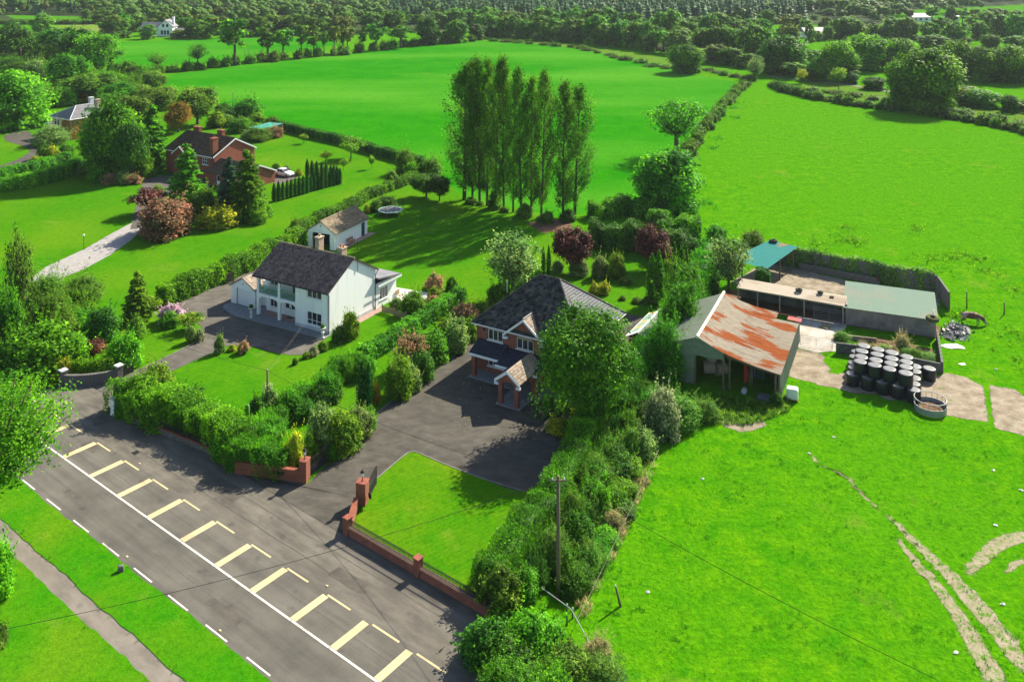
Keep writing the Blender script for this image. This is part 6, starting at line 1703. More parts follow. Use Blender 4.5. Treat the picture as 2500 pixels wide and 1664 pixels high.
for x, y, h in ((-5.45, -0.1, 3.7), (-4.9, 0.25, 3.6), (-0.02, 0.05, 2.7), (-0.35, -0.05, 2.7), (-8.35, -0.05, 3.2), (-5.4, 6, 3.7), (-5.4, 11, 3.7), (-8.1, 6, 4.8)):
    m_ = MB(); m_.tube([(x, y, -0.05), (x + 0.05, y, h)], 0.11, n=7); m_.build('post', M_WOOD, ba)
m_ = MB(); m_.box(-8.5, 0.0, 3.05, -5.4, 0.12, 3.2); m_.prism([(-5.3, 3.58), (-2.3, 2.98), (0.1, 2.62), (0.1, 2.46), (-2.3, 2.80), (-5.3, 3.38)], 0.02, 0.12, 'y'); m_.build('beam', M_WOOD, ba)
def farm_gate(label, a, b, h=1.15, z0=0.12, mat=None, group=None, bars=6):
    ang, ln = seg_frame(a, b)
    t = thing('field_gate', label, 'gate', a, ang, group)
    m_ = MB()
    m_.tube([(0.03, 0, z0), (0.03, 0, z0 + h)], 0.028, n=6); m_.tube([(ln - 0.03, 0, z0), (ln - 0.03, 0, z0 + h)], 0.028, n=6)
    m_.tube([(ln / 2, 0.03, z0), (ln / 2, 0.03, z0 + h)], 0.02, n=6)
    m_.build('frame', mat or M_GALV, t)
    for k in range(bars):
        z = z0 + h * (k / (bars - 1)) ** 1.15
        m_ = MB(); m_.tube([(0.03, 0, z), (ln - 0.03, 0, z)], 0.022, n=6); m_.build('bar', mat or M_GALV, t)
    return t
cb, sb = math.cos(rad(-25)), math.sin(rad(-25))
def BAL(x, y, z=0): return (26.32 + x * cb - y * sb, 88.05 + x * sb + y * cb, z)
farm_gate('pale blue cattle gate leaning inside the barn', BAL(-3.9, 3.2)[:2], BAL(-1.9, 2.9)[:2], 1.5, 0.5, M_BLUEGATE)
rb_ = MB(); rb_.prism([(-0.18, 0), (0.18, 0), (0.22, 1.3), (0.05, 1.75), (-0.18, 1.6)], -0.05, 0.25, 'y'); rb_.tube([(0, 0.1, 0.1), (0, -0.9, 0.35)], 0.05, n=6)
tag(rb_.build('red_implement', M_RED, None, BAL(-3.5, 1.6, 0.5), (0, 0, rad(-25))), 'red farm implement standing inside the barn', 'implement')
for k, (x, lab) in enumerate(((-3.15, 'upright plank'), (-2.85, 'upright plank'))):
    m_ = MB(); m_.box(-0.06, -0.03, 0, 0.06, 0.03, 2.1)
    tag(m_.build('plank', M_WOOD, None, BAL(x, 1.5, 0.3), (rad(-8), rad(7 - 9 * k), rad(-25))), 'upright wooden plank propped inside the barn', 'plank', 'planks in the barn')
m_ = MB(); m_.tube([(0, 0, 0), (0, 0.5, 0)], 0.26, n=14); m_.tube([(0, -0.01, 0), (0, 0.02, 0)], 0.19, n=12)
tag(m_.build('drum', M_PLINTH, None, BAL(-3.4, -0.1, 0.27), (0, 0, rad(-25))), 'grey drum lying on its side before the barn', 'drum')
m_ = MB(); m_.prism([(-0.9, 0), (0.9, 0), (0.75, 0.25), (0.1, 0.45), (-0.8, 0.3)], -0.5, 0.5, 'y'); m_.tube([(-1.2, 0.2, 0.4), (1.0, -0.4, 0.5)], 0.05, n=6)
tag(m_.build('scrap_heap', M_PVCLOTH, None, BAL(-1.2, -0.3, 0), (0, 0, rad(-40)), bevel=0.02), 'heap of dark sheeting and scrap at the barn mouth', 'scrap')
m_ = MB(); m_.box(-0.55, -0.5, 0.15, 0.55, 0.5, 1.2)
ib = thing('white_tank', 'white plastic tank beside the barn corner', 'tank', BAL(1.15, 0.9, 0), rad(-20))
m_.build('tank_body', M_WHITEP, ib, bevel=0.12)
for x in (-0.5, 0, 0.5):
    m_ = MB(); m_.box(x - 0.06, -0.5, 0, x + 0.06, 0.5, 0.14); m_.build('pallet_runner', M_RUST, ib)
hs = MB()
for k in range(14): pass
for i, (x, y, z) in enumerate(((-7.6, 3, 0), (-6.4, 3.2, 0), (-7.0, 4.4, 0), (-7.2, 3.4, 1.25), (-1.3, 5, 0))):
    m_ = MB(); m_.tube([(-0.6, 0, 0.62), (0.6, 0, 0.62)], 0.62, n=16)
    tag(m_.build('hay_bale', M_CHIM if i < 4 else M_SOIL, None, BAL(x, y, z), (0, 0, rad(20 * i))), 'round hay bale in the dark inside the barn', 'bale', 'hay bales in the barn')

# ------------------------------------------------------------------ cattle sheds and yard walls
a, b = (39.74, 106.4), (48.76, 102.7)
ang, ln = seg_frame(a, b)
cs = thing('cattle_shed', 'block built cattle shed with mint green sheet roof', 'shed', a, ang)
SDp = 7.2
mb = MB(); mb.box(0, 0, 0, ln, 0.2, 2.0); mb.box(0, 0.2, 0, 0.2, SDp, 2.3); mb.box(ln - 0.2, 0.2, 0, ln, SDp, 2.3); mb.box(0.2, SDp - 0.2, 0, ln - 0.2, SDp, 2.55); mb.build('wall', surf('stained_block_render', (0.30, 0.27, 0.235), (0.15, 0.135, 0.12), 0.8, 0.95, 0.1, 0.4, 0.02, fine=6), cs)
for k in range(9):
    m_ = MB(); w_ = (ln + 0.5) / 9
    n = 22
    for j in range(n + 1):
        x = -0.25 + w_ * k + w_ * 1.01 * j / n
        z = 0.009 * math.sin(2 * math.pi * j / n * 5) + 0.004 * (k % 2)
        m_.v += [(x, -0.3, 2.10 + z), (x, SDp + 0.3, 2.62 + z)]
    for j in range(n): m_.f.append((2 * j, 2 * j + 2, 2 * j + 3, 2 * j + 1)); m_.r.append(0.5)
    m_.build('roof_sheet', M_MINT, cs, smooth=True)
# lean-to
a2, b2 = (28.3, 112.5), (39.65, 106.55)
ang2, ln2 = seg_frame(a2, b2)
lt = thing('lean_to', 'long open lean-to with cream fibre cement roof on posts', 'shed', a2, ang2)
for k in range(9):
    m_ = MB(); w_ = ln2 / 9; n = 20
    for j in range(n + 1):
        x = w_ * k + w_ * 1.01 * j / n
        z = 0.02 * math.sin(2 * math.pi * j / n * 6) + 0.004 * (k % 2)
        m_.v += [(x, -0.1, 2.15 + z), (x, 2.6, 2.45 + z)]
    for j in range(n): m_.f.append((2 * j, 2 * j + 2, 2 * j + 3, 2 * j + 1)); m_.r.append(0.5)
    m_.build('roof_sheet', M_ASBEST, lt, smooth=True)
m_ = MB(); m_.box(0, -0.05, 1.98, ln2, 0.05, 2.1); m_.build('beam', M_CHIM, lt)
for x in (0.2, 2.6, 5.3, 8.2, ln2 - 0.15):
    m_ = MB(); m_.box(x - 0.07, -0.06, 0, x + 0.07, 0.06, 1.98); m_.build('post', M_CHIM, lt)
m_ = MB(); m_.box(0, 2.5, 0, ln2, 2.65, 2.3); m_.build('back_wall', M_BLOCKW, lt)
m_ = MB(); m_.box(ln2 - 1.9, 1.3, 2.36, ln2 - 1.4, 1.9, 2.39); m_.build('rooflight', M_DARK, lt, rot=None)
farm_gate('galvanised cattle gate hung in the lean-to', (36.5, 108.0), (39.55, 106.3), 1.35, 0.15)
farm_gate('long galvanised gate across the yard entrance', (32.4, 100.5), (35.6, 99.2), 1.15, 0.1)
pl = MB()
for k in range(5): pl.box(-0.6 + k * 0.25, -0.5, 0.1, -0.42 + k * 0.25, 0.5, 0.13)
for y in (-0.45, 0.4): pl.box(-0.6, y, 0, 0.58, y + 0.08, 0.098)
tag(pl.build('pallet', M_PALEWOOD, None, (*G('Z6', 1290, 780), 0.02), (0, 0, rad(50))), 'wooden pallet lying before the cattle gate', 'pallet')
# teal shelter
te = thing('teal_shelter', 'open shelter with teal sheet roof on rough posts', 'shelter', (32.9, 117.2, 0), rad(52))
m_ = MB(); tq = [(0, 0.9, 2.75), (0, -2.2, 3.05)]
for k in range(12):
    x0, x1 = 11.2 * k / 12, 11.2 * (k + 1) / 12
    m_ = MB()
    n = 16
    for j in range(n + 1):
        x = x0 + (x1 - x0) * 1.01 * j / n
        z = 0.018 * math.sin(2 * math.pi * j / n * 4)
        m_.v += [(x, -0.55, 2.9 + z), (x, 4.6 - 1.2 * x / 11.2, 3.15 + z)]
    for j in range(n): m_.f.append((2 * j, 2 * j + 2, 2 * j + 3, 2 * j + 1)); m_.r.append(0.5)
    m_.build('roof_sheet', M_TEAL, te, smooth=True)
for x, y in ((0.3, -0.35), (5.0, -0.35), (9.8, -0.35), (0.3, 3.0), (5.5, 3.0), (10.5, 2.8)):
    m_ = MB(); m_.tube([(x, y, 0), (x, y, 2.95)], 0.12, n=7); m_.build('post', M_WOOD, te)
ct, st = math.cos(rad(52)), math.sin(rad(52))
hedge('ivy_clump', 'dark ivy covered stack under the teal shelter', [(32.0, 117.0), (33.6, 116.6)], 1.6, 2.6, 90, 0.12, L_DARK, 'ivy', seed=71)
# yard walls of blocks
def block_wall(label, a, b, h, thick=0.22, group=None, blocks=True, mat=None):
    ang, ln = seg_frame(a, b)
    t = thing('block_wall', label, 'wall', a, ang, group)
    bw, bh_ = 0.9, 0.45
    me_ = MB(); me_.box(0.01, 0, 0.008, bw - 0.01, thick, bh_ - 0.008); bm_ = me_.mesh('block', mat or M_BLOCKW, bevel=0.015)
    nr = max(1, int(round(h / bh_)))
    nc = int(ln / bw)
    for r_ in range(nr):
        for k in range(nc + 1):
            x = (k - (0.5 if r_ % 2 else 0)) * bw
            x0, x1 = max(0, x), min(ln, x + bw)
            if x1 - x0 < 0.15: continue
            link('block', bm_, t, (x0, 0, r_ * h / nr), None, ((x1 - x0) / bw, 1, h / nr / bh_))
    m_ = MB(); m_.box(0.02, 0.03, 0, ln - 0.02, thick - 0.03, h - 0.03); m_.build('mortar', M_SOIL, t)
    return t
block_wall('tall overgrown block wall along the back of the yard', (36.9, 128.0), (55.2, 115.9), 2.4)
block_wall('short block wall returning towards the mint roofed shed', (55.2, 115.9), (54.0, 110.5), 2.3)
block_wall('low inner block wall along the back of the yard', (40.1, 125.0), (49.0, 118.9), 0.9)
hedge('wall_top_growth', 'grassy growth along the top of the yard wall', [(37.2, 128.35), (46.0, 122.5), (55.1, 116.5)], 0.9, 2.55, 70, 0.14, L_SCRUB, 'growth', seed=72, hvar=0.05)
pn = [(35.75, 99.25), (41.0, 96.9), (49.6, 94.2), (51.2, 93.4)]
PEN = [G('Z6', 1360, 990), G('Z6', 1520, 935), G('Z6', 2240, 1145), G('Z6', 2200, 870)]
block_wall('low mossy pen wall by the yard gate', G('Z6', 1375, 985), G('Z6', 1560, 1010), 1.15, mat=M_STONE)
block_wall('long mossy pen wall behind the wrapped bales', G('Z6', 1560, 1010), G('Z6', 2232, 1150), 1.0)
block_wall('end pen wall running up to the mint roofed shed', G('Z6', 2232, 1150), G('Z6', 2190, 880), 1.2, mat=M_STONE)
block_wall('inner pen wall under the shed front', G('Z6', 1400, 870), G('Z6', 1700, 905), 0.5, mat=M_CONC)
def tyre(label, loc, R=0.55, r=0.2, rot=(0, 0, 0), mat=None, group=None):
    V, Q = [], []
    for i in range(18):
        a_ = 2 * math.pi * i / 18
        for j in range(8):
            b_ = 2 * math.pi * j / 8
            V.append(((R - r + r * math.cos(b_)) * math.cos(a_), (R - r + r * math.cos(b_)) * math.sin(a_), r * 0.9 * math.sin(b_)))
    for i in range(18):
        for j in range(8):
            Q.append((i * 8 + j, ((i + 1) % 18) * 8 + j, ((i + 1) % 18) * 8 + (j + 1) % 8, i * 8 + (j + 1) % 8))
    me = mesh_np('tyre', V, Q, None, np.full(len(Q), 0.5), mat or M_RUBBER)
    me.polygons.foreach_set('use_smooth', [True] * len(Q))
    tag(link('tyre', me, None, loc, rot), label, 'tyre', group)
tyre('large mossy tractor tyre on the corner of the mint roof', (*G('Z6', 2145, 712, 2.4), 2.42), 0.75, 0.27, (rad(6), 0, 0), M_MOSSRUB)
tyre('black tyre on the top edge of the teal roof', (*G('Z6', 875, 95, 3.25), 3.32), 0.6, 0.2)
tyre('black tyre near the middle of the cream lean-to roof', (*G('Z6', 1080, 492, 2.4), 2.58), 0.45, 0.16)
tyre('small tyre at the upper edge of the cream lean-to roof', (*G('Z6', 1250, 512, 2.4), 2.58), 0.38, 0.14)
# bales
def bale_mesh():
    m_ = MB()
    m_.lathe([(0.60, 0.0), (0.665, 0.06), (0.685, 0.3), (0.69, 0.6), (0.685, 0.95), (0.67, 1.12), (0.64, 1.18)], n=24)
    me = m_.mesh('wrap', M_PLASTIC)
    for p_ in me.polygons: p_.use_smooth = len(p_.vertices) == 4
    return me
bale_w = bale_mesh()
m_ = MB(); m_.lathe([(0.66, 1.125), (0.64, 1.185), (0.55, 1.20), (0.25, 1.195), (0.01, 1.19)], n=24)
bale_t = m_.mesh('bale_top', M_BALETOP)
for p_ in bale_t.polygons: p_.use_smooth = len(p_.vertices) == 4
rgb = random.Random(8)
def bale(x, y, z, label, group):
    t = thing('silage_bale', label, 'bale', (x, y, z), rgb.uniform(0, 6.28), group)
    t.scale = (rgb.uniform(0.96, 1.04), rgb.uniform(0.96, 1.04), rgb.uniform(0.95, 1.03))
    t.rotation_euler.x, t.rotation_euler.y = rgb.uniform(-0.025, 0.025), rgb.uniform(-0.025, 0.025)
    link('wrap', bale_w, t); link('top_film', bale_t, t)
d1 = np.array([0.8155, -0.5787]); d2 = np.array([0.43, 0.905])
L0 = np.array([34.9, 91.4])
for i in range(5):
    for j in range(5):
        if 0 < i < 4 and 0 < j < 4: continue
        p = L0 + d1 * 1.44 * i + d2 * 1.37 * j + np.array([rgb.uniform(-0.06, 0.06), rgb.uniform(-0.06, 0.06)])
        bale(p[0], p[1], 0.025, 'black wrapped silage bale in the bottom layer of the stack', 'bottom layer of silage bales')
for i in range(4):
    for j in range(4):
        p = L0 + d1 * (0.68 + 1.44 * i) + d2 * (0.5 + 1.36 * j) + np.array([rgb.uniform(-0.05, 0.05), rgb.uniform(-0.05, 0.05)])
        bale(p[0], p[1], 1.22, 'black wrapped silage bale in the top layer of the stack', 'top layer of silage bales')
bale(43.25, 92.6, 0.025, 'single black wrapped bale standing apart by the pen wall', None)
# ring feeder
p = G('Z6', 2128, 1440)
rf = thing('ring_feeder', 'round steel cattle ring feeder with upright bars', 'feeder', (*p, 0))
m_ = MB(); ring(m_, 1.45, 1.15, 0.035); ring(m_, 1.45, 0.6, 0.03)
m_.build('hoop', M_GALV, rf)
m_ = MB()
for k in range(28):
    a0, a1 = 2 * math.pi * k / 28, 2 * math.pi * (k + 1) / 28
    for r_ in (1.45, 1.43): m_.face([(r_ * math.cos(a0), r_ * math.sin(a0), 0.02), (r_ * math.cos(a1), r_ * math.sin(a1), 0.02), (r_ * math.cos(a1), r_ * math.sin(a1), 0.6), (r_ * math.cos(a0), r_ * math.sin(a0), 0.6)])
m_.build('skirt', M_GALV, rf)
bar = MB(); bar.tube([(0, 0, 0.6), (0, 0, 1.15)], 0.022, n=5); bme = bar.mesh('bar', M_GALV)
for k in range(18): link('bar', bme, rf, (1.45 * math.cos(2 * math.pi * k / 18), 1.45 * math.sin(2 * math.pi * k / 18), 0))
m_ = MB(); m_.tube([(0, 0, 0.03), (0, 0, 0.3)], [1.38, 1.0], n=20); m_.build('feed', M_SOIL, rf)
# plastic waste heap
L = Leaves(81)
n = 420
P = np.array([G('T6', x, y) for x, y in zip(np.clip(L.rg.normal(1880, 45, n), 1790, 2010), L.rg.normal(735, 25, n))])
zz = 0.55 * np.exp(-((P[:, 0] - P[:, 0].mean()) ** 2 + (P[:, 1] - P[:, 1].mean()) ** 2) / 6) * L.rg.uniform(0.2, 1, n) + 0.03
c0 = P.mean(0)
L.add(np.stack([P[:, 0] - c0[0], P[:, 1] - c0[1], zz], 1), L.rg.normal(size=(n, 3)) + np.array([0, 0, 1.2]), L.rg.uniform(0.1, 0.34, n), 0.7)
o = link('plastic_waste', L.mesh('plastic_waste', leafmat('waste_plastic', (0.03, 0.035, 0.05), (0.5, 0.5, 0.5), 0.05)), None, (c0[0], c0[1], 0)); tag(o, 'heap of torn black and white bale wrap beside the shed', 'waste heap', kind='stuff')
rgb = random.Random(10)
def rag(label, t_, x, y, w, mat, group=None):
    p = G(t_, x, y)
    m_ = MB(); n = 9
    pts = [(w * rgb.uniform(0.5, 1) * math.cos(2 * math.pi * k / n), w * rgb.uniform(0.35, 0.8) * math.sin(2 * math.pi * k / n), rgb.uniform(0.01, 0.06)) for k in range(n)]
    for k in range(n): m_.face([(0, 0, 0.12), pts[k], pts[(k + 1) % n]])
    tag(m_.build('plastic_scrap', mat, None, (p[0], p[1], 0.02)), label, 'scrap', group)
rag('pinkish white plastic sheet lying below the waste heap', 'T6', 1865, 828, 1.4, M_WHITEP)
rag('crumpled white bag lying in the pasture below the pen', 'T6', 1930, 950, 0.55, M_WHITEP)
for t_, x, y in (('T6', 2160, 985), ('T9', 155, 183), ('T9', 2155, 500), ('T9', 1885, 1370), ('T9', 2205, 1040), ('T9', 2140, 125), ('T9', 2330, 260), ('T8', 1665, 487), ('T8', 2105, 955), ('T6', 885, 1560), ('T6', 1050, 1450)):
    rag('small pale scrap of plastic lying in the grass', t_, x, y, 0.22, M_WHITEP, 'scraps in the grass')

# ------------------------------------------------------------------ cow
cw = thing('cow', 'brown and white cow grazing behind the cattle shed', 'cow', (54.85, 106.6, 0), rad(-20))
cw.scale = (1.05, 1.05, 0.95)
def skin(name, verts, edges, radii, mat, parent, root=0, sub=2):
    me = bpy.data.meshes.new(name)
    me.from_pydata(verts, edges, [])
    o = bpy.data.objects.new(name, me); COL.objects.link(o)
    o.parent = parent
    md = o.modifiers.new('skin', 'SKIN')
    for i, r_ in enumerate(radii):
        me.skin_vertices[0].data[i].radius = r_ if hasattr(r_, '__len__') else (r_, r_)
    me.skin_vertices[0].data[root].use_root = True
    md.use_smooth_shade = True
    s_ = o.modifiers.new('sub', 'SUBSURF'); s_.levels = sub; s_.render_levels = sub
    me.materials.append(mat)
    return o
V = [(-0.85, 0, 1.12), (-0.45, 0, 1.05), (0.0, 0, 1.0), (0.45, 0, 1.05), (0.78, 0, 1.1), (1.05, 0, 0.95), (1.3, 0, 0.62), (1.45, 0, 0.32), (1.55, 0, 0.12)]
E_l = [(k, k + 1) for k in range(8)]
Rr = [(0.31, 0.32), (0.40, 0.42), (0.44, 0.46), (0.42, 0.44), (0.34, 0.38), (0.25, 0.29), (0.19, 0.21), (0.17, 0.17), (0.11, 0.10)]
def leg_chain(root, pts, rr):
    b_ = len(V)
    for p_, r_ in zip(pts, rr): V.append(p_); Rr.append(r_)
    E_l.append((root, b_))
    for k in range(len(pts) - 1): E_l.append((b_ + k, b_ + k + 1))
for sy in (-1, 1):
    dx = 0.12 * sy
    leg_chain(0, [(-0.82, sy * 0.22, 0.85), (-0.72 + dx, sy * 0.23, 0.62), (-0.92 + dx, sy * 0.23, 0.40), (-0.86 + dx, sy * 0.23, 0.14), (-0.82 + dx, sy * 0.23, 0.03)], [0.17, 0.11, 0.07, 0.055, 0.075])
    leg_chain(4, [(0.68, sy * 0.2, 0.75), (0.66 + dx, sy * 0.21, 0.5), (0.70 + dx, sy * 0.21, 0.36), (0.68 + dx, sy * 0.21, 0.12), (0.71 + dx, sy * 0.21, 0.03)], [0.13, 0.08, 0.072, 0.055, 0.072])
leg_chain(0, [(-1.08, 0, 1.15), (-1.15, 0, 0.8), (-1.13, 0, 0.5)], [0.05, 0.03, 0.05])
body = skin('body', V, E_l, Rr, M_COW, cw, root=2)
for sy in (-1, 1):
    m_ = MB(); m_.tube([(1.28, sy * 0.12, 0.66), (1.26, sy * 0.28, 0.68), (1.25, sy * 0.36, 0.62)], [0.04, 0.065, 0.02], n=6); m_.build('ear', M_COW, cw, smooth=True)
    m_ = MB(); m_.tube([(1.40, sy * 0.125, 0.5), (1.41, sy * 0.14, 0.495)], 0.022, n=6); m_.build('eye', M_DARK, cw)
# ------------------------------------------------------------------ plants: prototypes
PROTO = {}
def proto(kind, H, W, items, name, cat):
    PROTO[kind] = dict(H=H, W=W, items=items, name=name, cat=cat, k=0)
proto('oak', 10, 9, [broadleaf(100 + k, 10, 9, 1.6, 46, 190, 0.26, mat=L_MID) for k in range(3)], 'broadleaf_tree', 'tree')
proto('lowoak', 10, 9, [broadleaf(105 + k, 10, 9, 0.3, 52, 190, 0.26, mat=L_MID, skirt=14) for k in range(3)], 'broadleaf_tree', 'tree')
proto('maple', 12, 10, [broadleaf(110, 12, 10, 0.3, 120, 420, 0.145, core=0.4, gap=0.15, mat=L_MAPLE, cr=(0.10, 0.19), skirt=8)], 'maple_tree', 'tree')
proto('road', 13, 10, [broadleaf(111, 13, 10, 3.4, 120, 480, 0.115, core=0.0, gap=0.5, mat=L_BRIGHT, cr=(0.09, 0.16))], 'broadleaf_tree', 'tree')
proto('open', 10, 9, [broadleaf(120 + k, 10, 9, 2.2, 44, 130, 0.20, core=0.0, gap=0.5, mat=L_OLIVE, cr=(0.10, 0.17)) for k in range(3)], 'open_tree', 'tree')
proto('loose', 9, 6.5, [broadleaf(130 + k, 9, 6.5, 0.9, 70, 130, 0.15, core=0.25, gap=0.3, mat=L_PALE, flat=1.3, cr=(0.10, 0.17)) for k in range(2)], 'feathery_tree', 'tree')
proto('small', 4, 3, [broadleaf(140 + k, 4, 3, 1.0, 18, 110, 0.12, core=0.3, gap=0.2, mat=L_MID, trunk_r=0.07) for k in range(2)], 'small_tree', 'tree')
proto('poplar', 24, 6.5, [poplar(150 + k, 24, 6.5, (84, 70, 96, 76, 88)[k], (112, 135, 100, 120, 108)[k], 0.165, cb=0.10) for k in range(5)], 'poplar_tree', 'tree')
proto('cedar', 9, 5.6, [conifer(160 + k, 9, 5.6, 17, 10, 95, 0.22, L_CONIFER) for k in range(2)], 'layered_conifer', 'tree')
proto('cypress', 9, 5, [conifer(165, 9, 5, 30, 13, 60, 0.2, L_BLUECON, droop=-0.15, cb=0.02)], 'cone_conifer', 'tree')
proto('column', 3.2, 0.8, [(column(170 + k, 3.2, 0.8, 900, 0.09, L_THUJA),) for k in range(2)], 'column_conifer', 'conifer')
proto('spires', 6, 1.5, [(column(175, 6, 1.6, 4200, 0.10, L_CONIFER, 2),)], 'column_conifer', 'conifer')
proto('bush', 2, 2.3, [(bush(180 + k, 2, 2.3, 26, 120, 0.08),) for k in range(4)], 'shrub', 'shrub')
proto('shrub', 3.4, 3.6, [(bush(190 + k, 3.4, 3.6, 44, 150, 0.10, core=0.55),) for k in range(3)], 'shrub', 'shrub')
proto('wispy', 3.4, 3.6, [(bush(195 + k, 3.4, 3.6, 46, 170, 0.12, core=0.45, aspect=0.22, wild=1.8),) for k in range(2)], 'shrub', 'shrub')
proto('hrow', 3, 4, [(bush(200 + k, 3, 4, 22, 70, 0.2, L_OLIVE),) for k in range(3)], 'hedgerow_bush', 'bush')
def fartree(seed, H, W, cb, ncl, nlf, leaf):
    c_, t_ = broadleaf(seed, H, W, cb, ncl, nlf, leaf, core=0.72, mat=L_FAR, trunk_r=0.3, skirt=10 if cb < 1 else 0)
    return (c_, t_)
proto('far', 11, 10, [fartree(210 + k, 11, 11, 0.2, 26, 60, 0.42) for k in range(4)], 'distant_tree', 'tree')
proto('farlite', 11, 7, [fartree(220 + k, 11, 6.5, 2.8, 14, 40, 0.42) for k in range(3)], 'distant_tree', 'tree')
RP = random.Random(77)
def put(kind, mat, x, y, H, W, label, group=None, rz=None, name=None, whole=False):
    P = PROTO[kind]
    it = P['items'][P['k'] % len(P['items'])]; P['k'] += 1
    sc = (W / P['W'] * RP.uniform(0.9, 1.14), W / P['W'] * RP.uniform(0.9, 1.14), H / P['H'])
    rz = RP.uniform(0, 6.28) if rz is None else rz
    if len(it) == 1:
        o = link(name or P['name'], it[0], None, (x, y, 0), (0, 0, rz), sc, mat)
        return tag(o, label, P['cat'], group)
    t = thing(name or P['name'], label, P['cat'], (x, y, 0), rz, group)
    t.scale = sc
    link('crown', it[0], t, mat=mat)
    link('trunk', it[1], t)
    return t
def plant(kind, mat, tile, xb, yb, yt, w, label, group=None, rz=None):
    x, y = G(tile, xb, yb)
    return put(kind, mat, x, y, HT(tile, xb, yb, yt), WD(tile, xb, yb, w), label, group, rz)
def many(rows, group=None, label=None):
    for r_ in rows:
        if label: plant(*r_[:7], label, group)
        else: plant(*r_[:7], r_[7], r_[8] if len(r_) > 8 else None)
def row(tile, pts, step, kinds, mats, h, w, label, group, jit=0.6, z=0):
    P = path_points([G(tile, *p) for p in pts], step)
    for p in P:
        put(RP.choice(kinds), RP.choice(mats), p[0] + RP.uniform(-jit, jit), p[1] + RP.uniform(-jit, jit), RP.uniform(*h), RP.uniform(*w), label, group)

# poplars
for k, (x, yb, yt, w) in enumerate(((850, 1365, 430, 340), (905, 1380, 398, 190), (955, 1395, 385, 200), (1005, 1405, 398, 190), (1062, 1425, 392, 200), (1120, 1440, 388, 200), (1183, 1450, 560, 170), (1240, 1460, 452, 190), (1308, 1470, 520, 180), (1375, 1485, 478, 210), (1525, 1495, 552, 190), (1605, 1465, 580, 230))):
    pt_ = plant('poplar', None, 'T2', x, yb, yt, w, 'tall slender poplar in the row between back lawn and big field', 'poplars behind the lawn')
    pt_.rotation_euler.x, pt_.rotation_euler.y = RP.uniform(-0.03, 0.03), RP.uniform(-0.035, 0.03)
many([
    ('open', L_MID, 'T2', 2300, 1065, 640, 540, 'open crowned tree with bare limbs in the field hedge'),
    ('lowoak', L_MID, 'T2', 2225, 1440, 1005, 420, 'dense round tree standing behind the tall garden hedge'),
    ('maple', L_MAPLET, 'T5', 1670, 1365, 490, 630, 'big leafy maple hiding half of the brick house'),
    ('bush', L_YELLOW, 'T5', 1500, 1420, 1320, 190, 'yellow leaved shrub under the big maple beside the tarmac'),
    ('bush', L_YELLOW, 'T5', 1640, 1355, 1240, 150, 'yellow leaved shrub under the big maple near the conifer hedge'),
    ('loose', L_PALE, 'T5', 1180, 500, 5, 390, 'pale feathery willow like tree behind the brick house'),
    ('shrub', L_MID, 'T5', 1100, 560, 385, 220, 'leafy green shrub at the corner of the dark hipped roof'),
    # back garden
    ('oak', L_PURPLE, 'B7', 530, 860, 330, 400, 'dark purple leaved tree at the back garden edge'),
    ('oak', L_PURPLE, 'B7', 1460, 830, 320, 440, 'copper purple tree beside the tall conifer column'),
    ('spires', L_CONIFER, 'B7', 1480, 1205, 605, 230, 'tall twin topped conifer column in the back garden'),
    ('column', L_CONIFER, 'B7', 215, 900, 555, 55, 'slim green conifer column behind the roof ridge'),
    ('column', L_CONIFER, 'B7', 275, 905, 545, 60, 'second slim conifer column behind the roof ridge'),
    ('bush', L_PALE, 'B7', 620, 885, 695, 220, 'silvery green shrub below the dark purple tree'),
    ('shrub', L_PALE, 'B7', 850, 905, 655, 200, 'pale grey green shrub in the back garden bed'),
    ('shrub', L_MAPLE, 'B7', 1045, 915, 635, 230, 'leafy light green shrub in the back garden bed'),
    ('shrub', L_MAPLE, 'B7', 1640, 990, 700, 200, 'yellow green shrub beside the tall conifer column'),
    ('bush', L_YELLOW, 'B7', 785, 1090, 968, 150, 'golden rounded shrub on the back lawn'),
    ('bush', L_YELLOW, 'B7', 905, 1095, 950, 150, 'taller golden rounded shrub on the back lawn'),
    ('bush', L_OLIVE, 'B7', 1110, 1160, 1110, 100, 'low olive mound on the back lawn'),
    ('bush', L_OLIVE, 'B7', 1270, 1190, 1130, 130, 'low olive edging shrub at the lawn end'),
    ('bush', L_OLIVE, 'B7', 1370, 1195, 1125, 130, 'low olive edging shrub beside the conifer column'),
    ('bush', L_SCRUB, 'B7', 1150, 975, 895, 150, 'small mixed shrub at the bed corner'),
    ('bush', L_PALE, 'B7', 375, 840, 715, 140, 'pale shrub at the foot of the dark purple tree'),
    ('bush', L_MID, 'B7', 60, 1010, 700, 300, 'green shrub against the brick house roof'),
])
hedge('garden_hedge', 'tall dark hedge closing the back garden', [G('B7', 740, 560), G('B7', 1250, 600), G('B7', 1600, 680), G('B7', 1980, 770)], 2.6, 3.5, 60, 0.14, L_DARK, seed=2, wob=0.2, hvar=0.14)
hedge('garden_hedge', 'leafy bank of shrubs outside the back garden hedge', [G('T2', 1720, 1490), G('T2', 1950, 1460), G('T2', 2200, 1490), (23, 141), (29.5, 139.5)], 3.0, 2.4, 40, 0.17, L_MID, seed=3, wob=0.25, hvar=0.2)

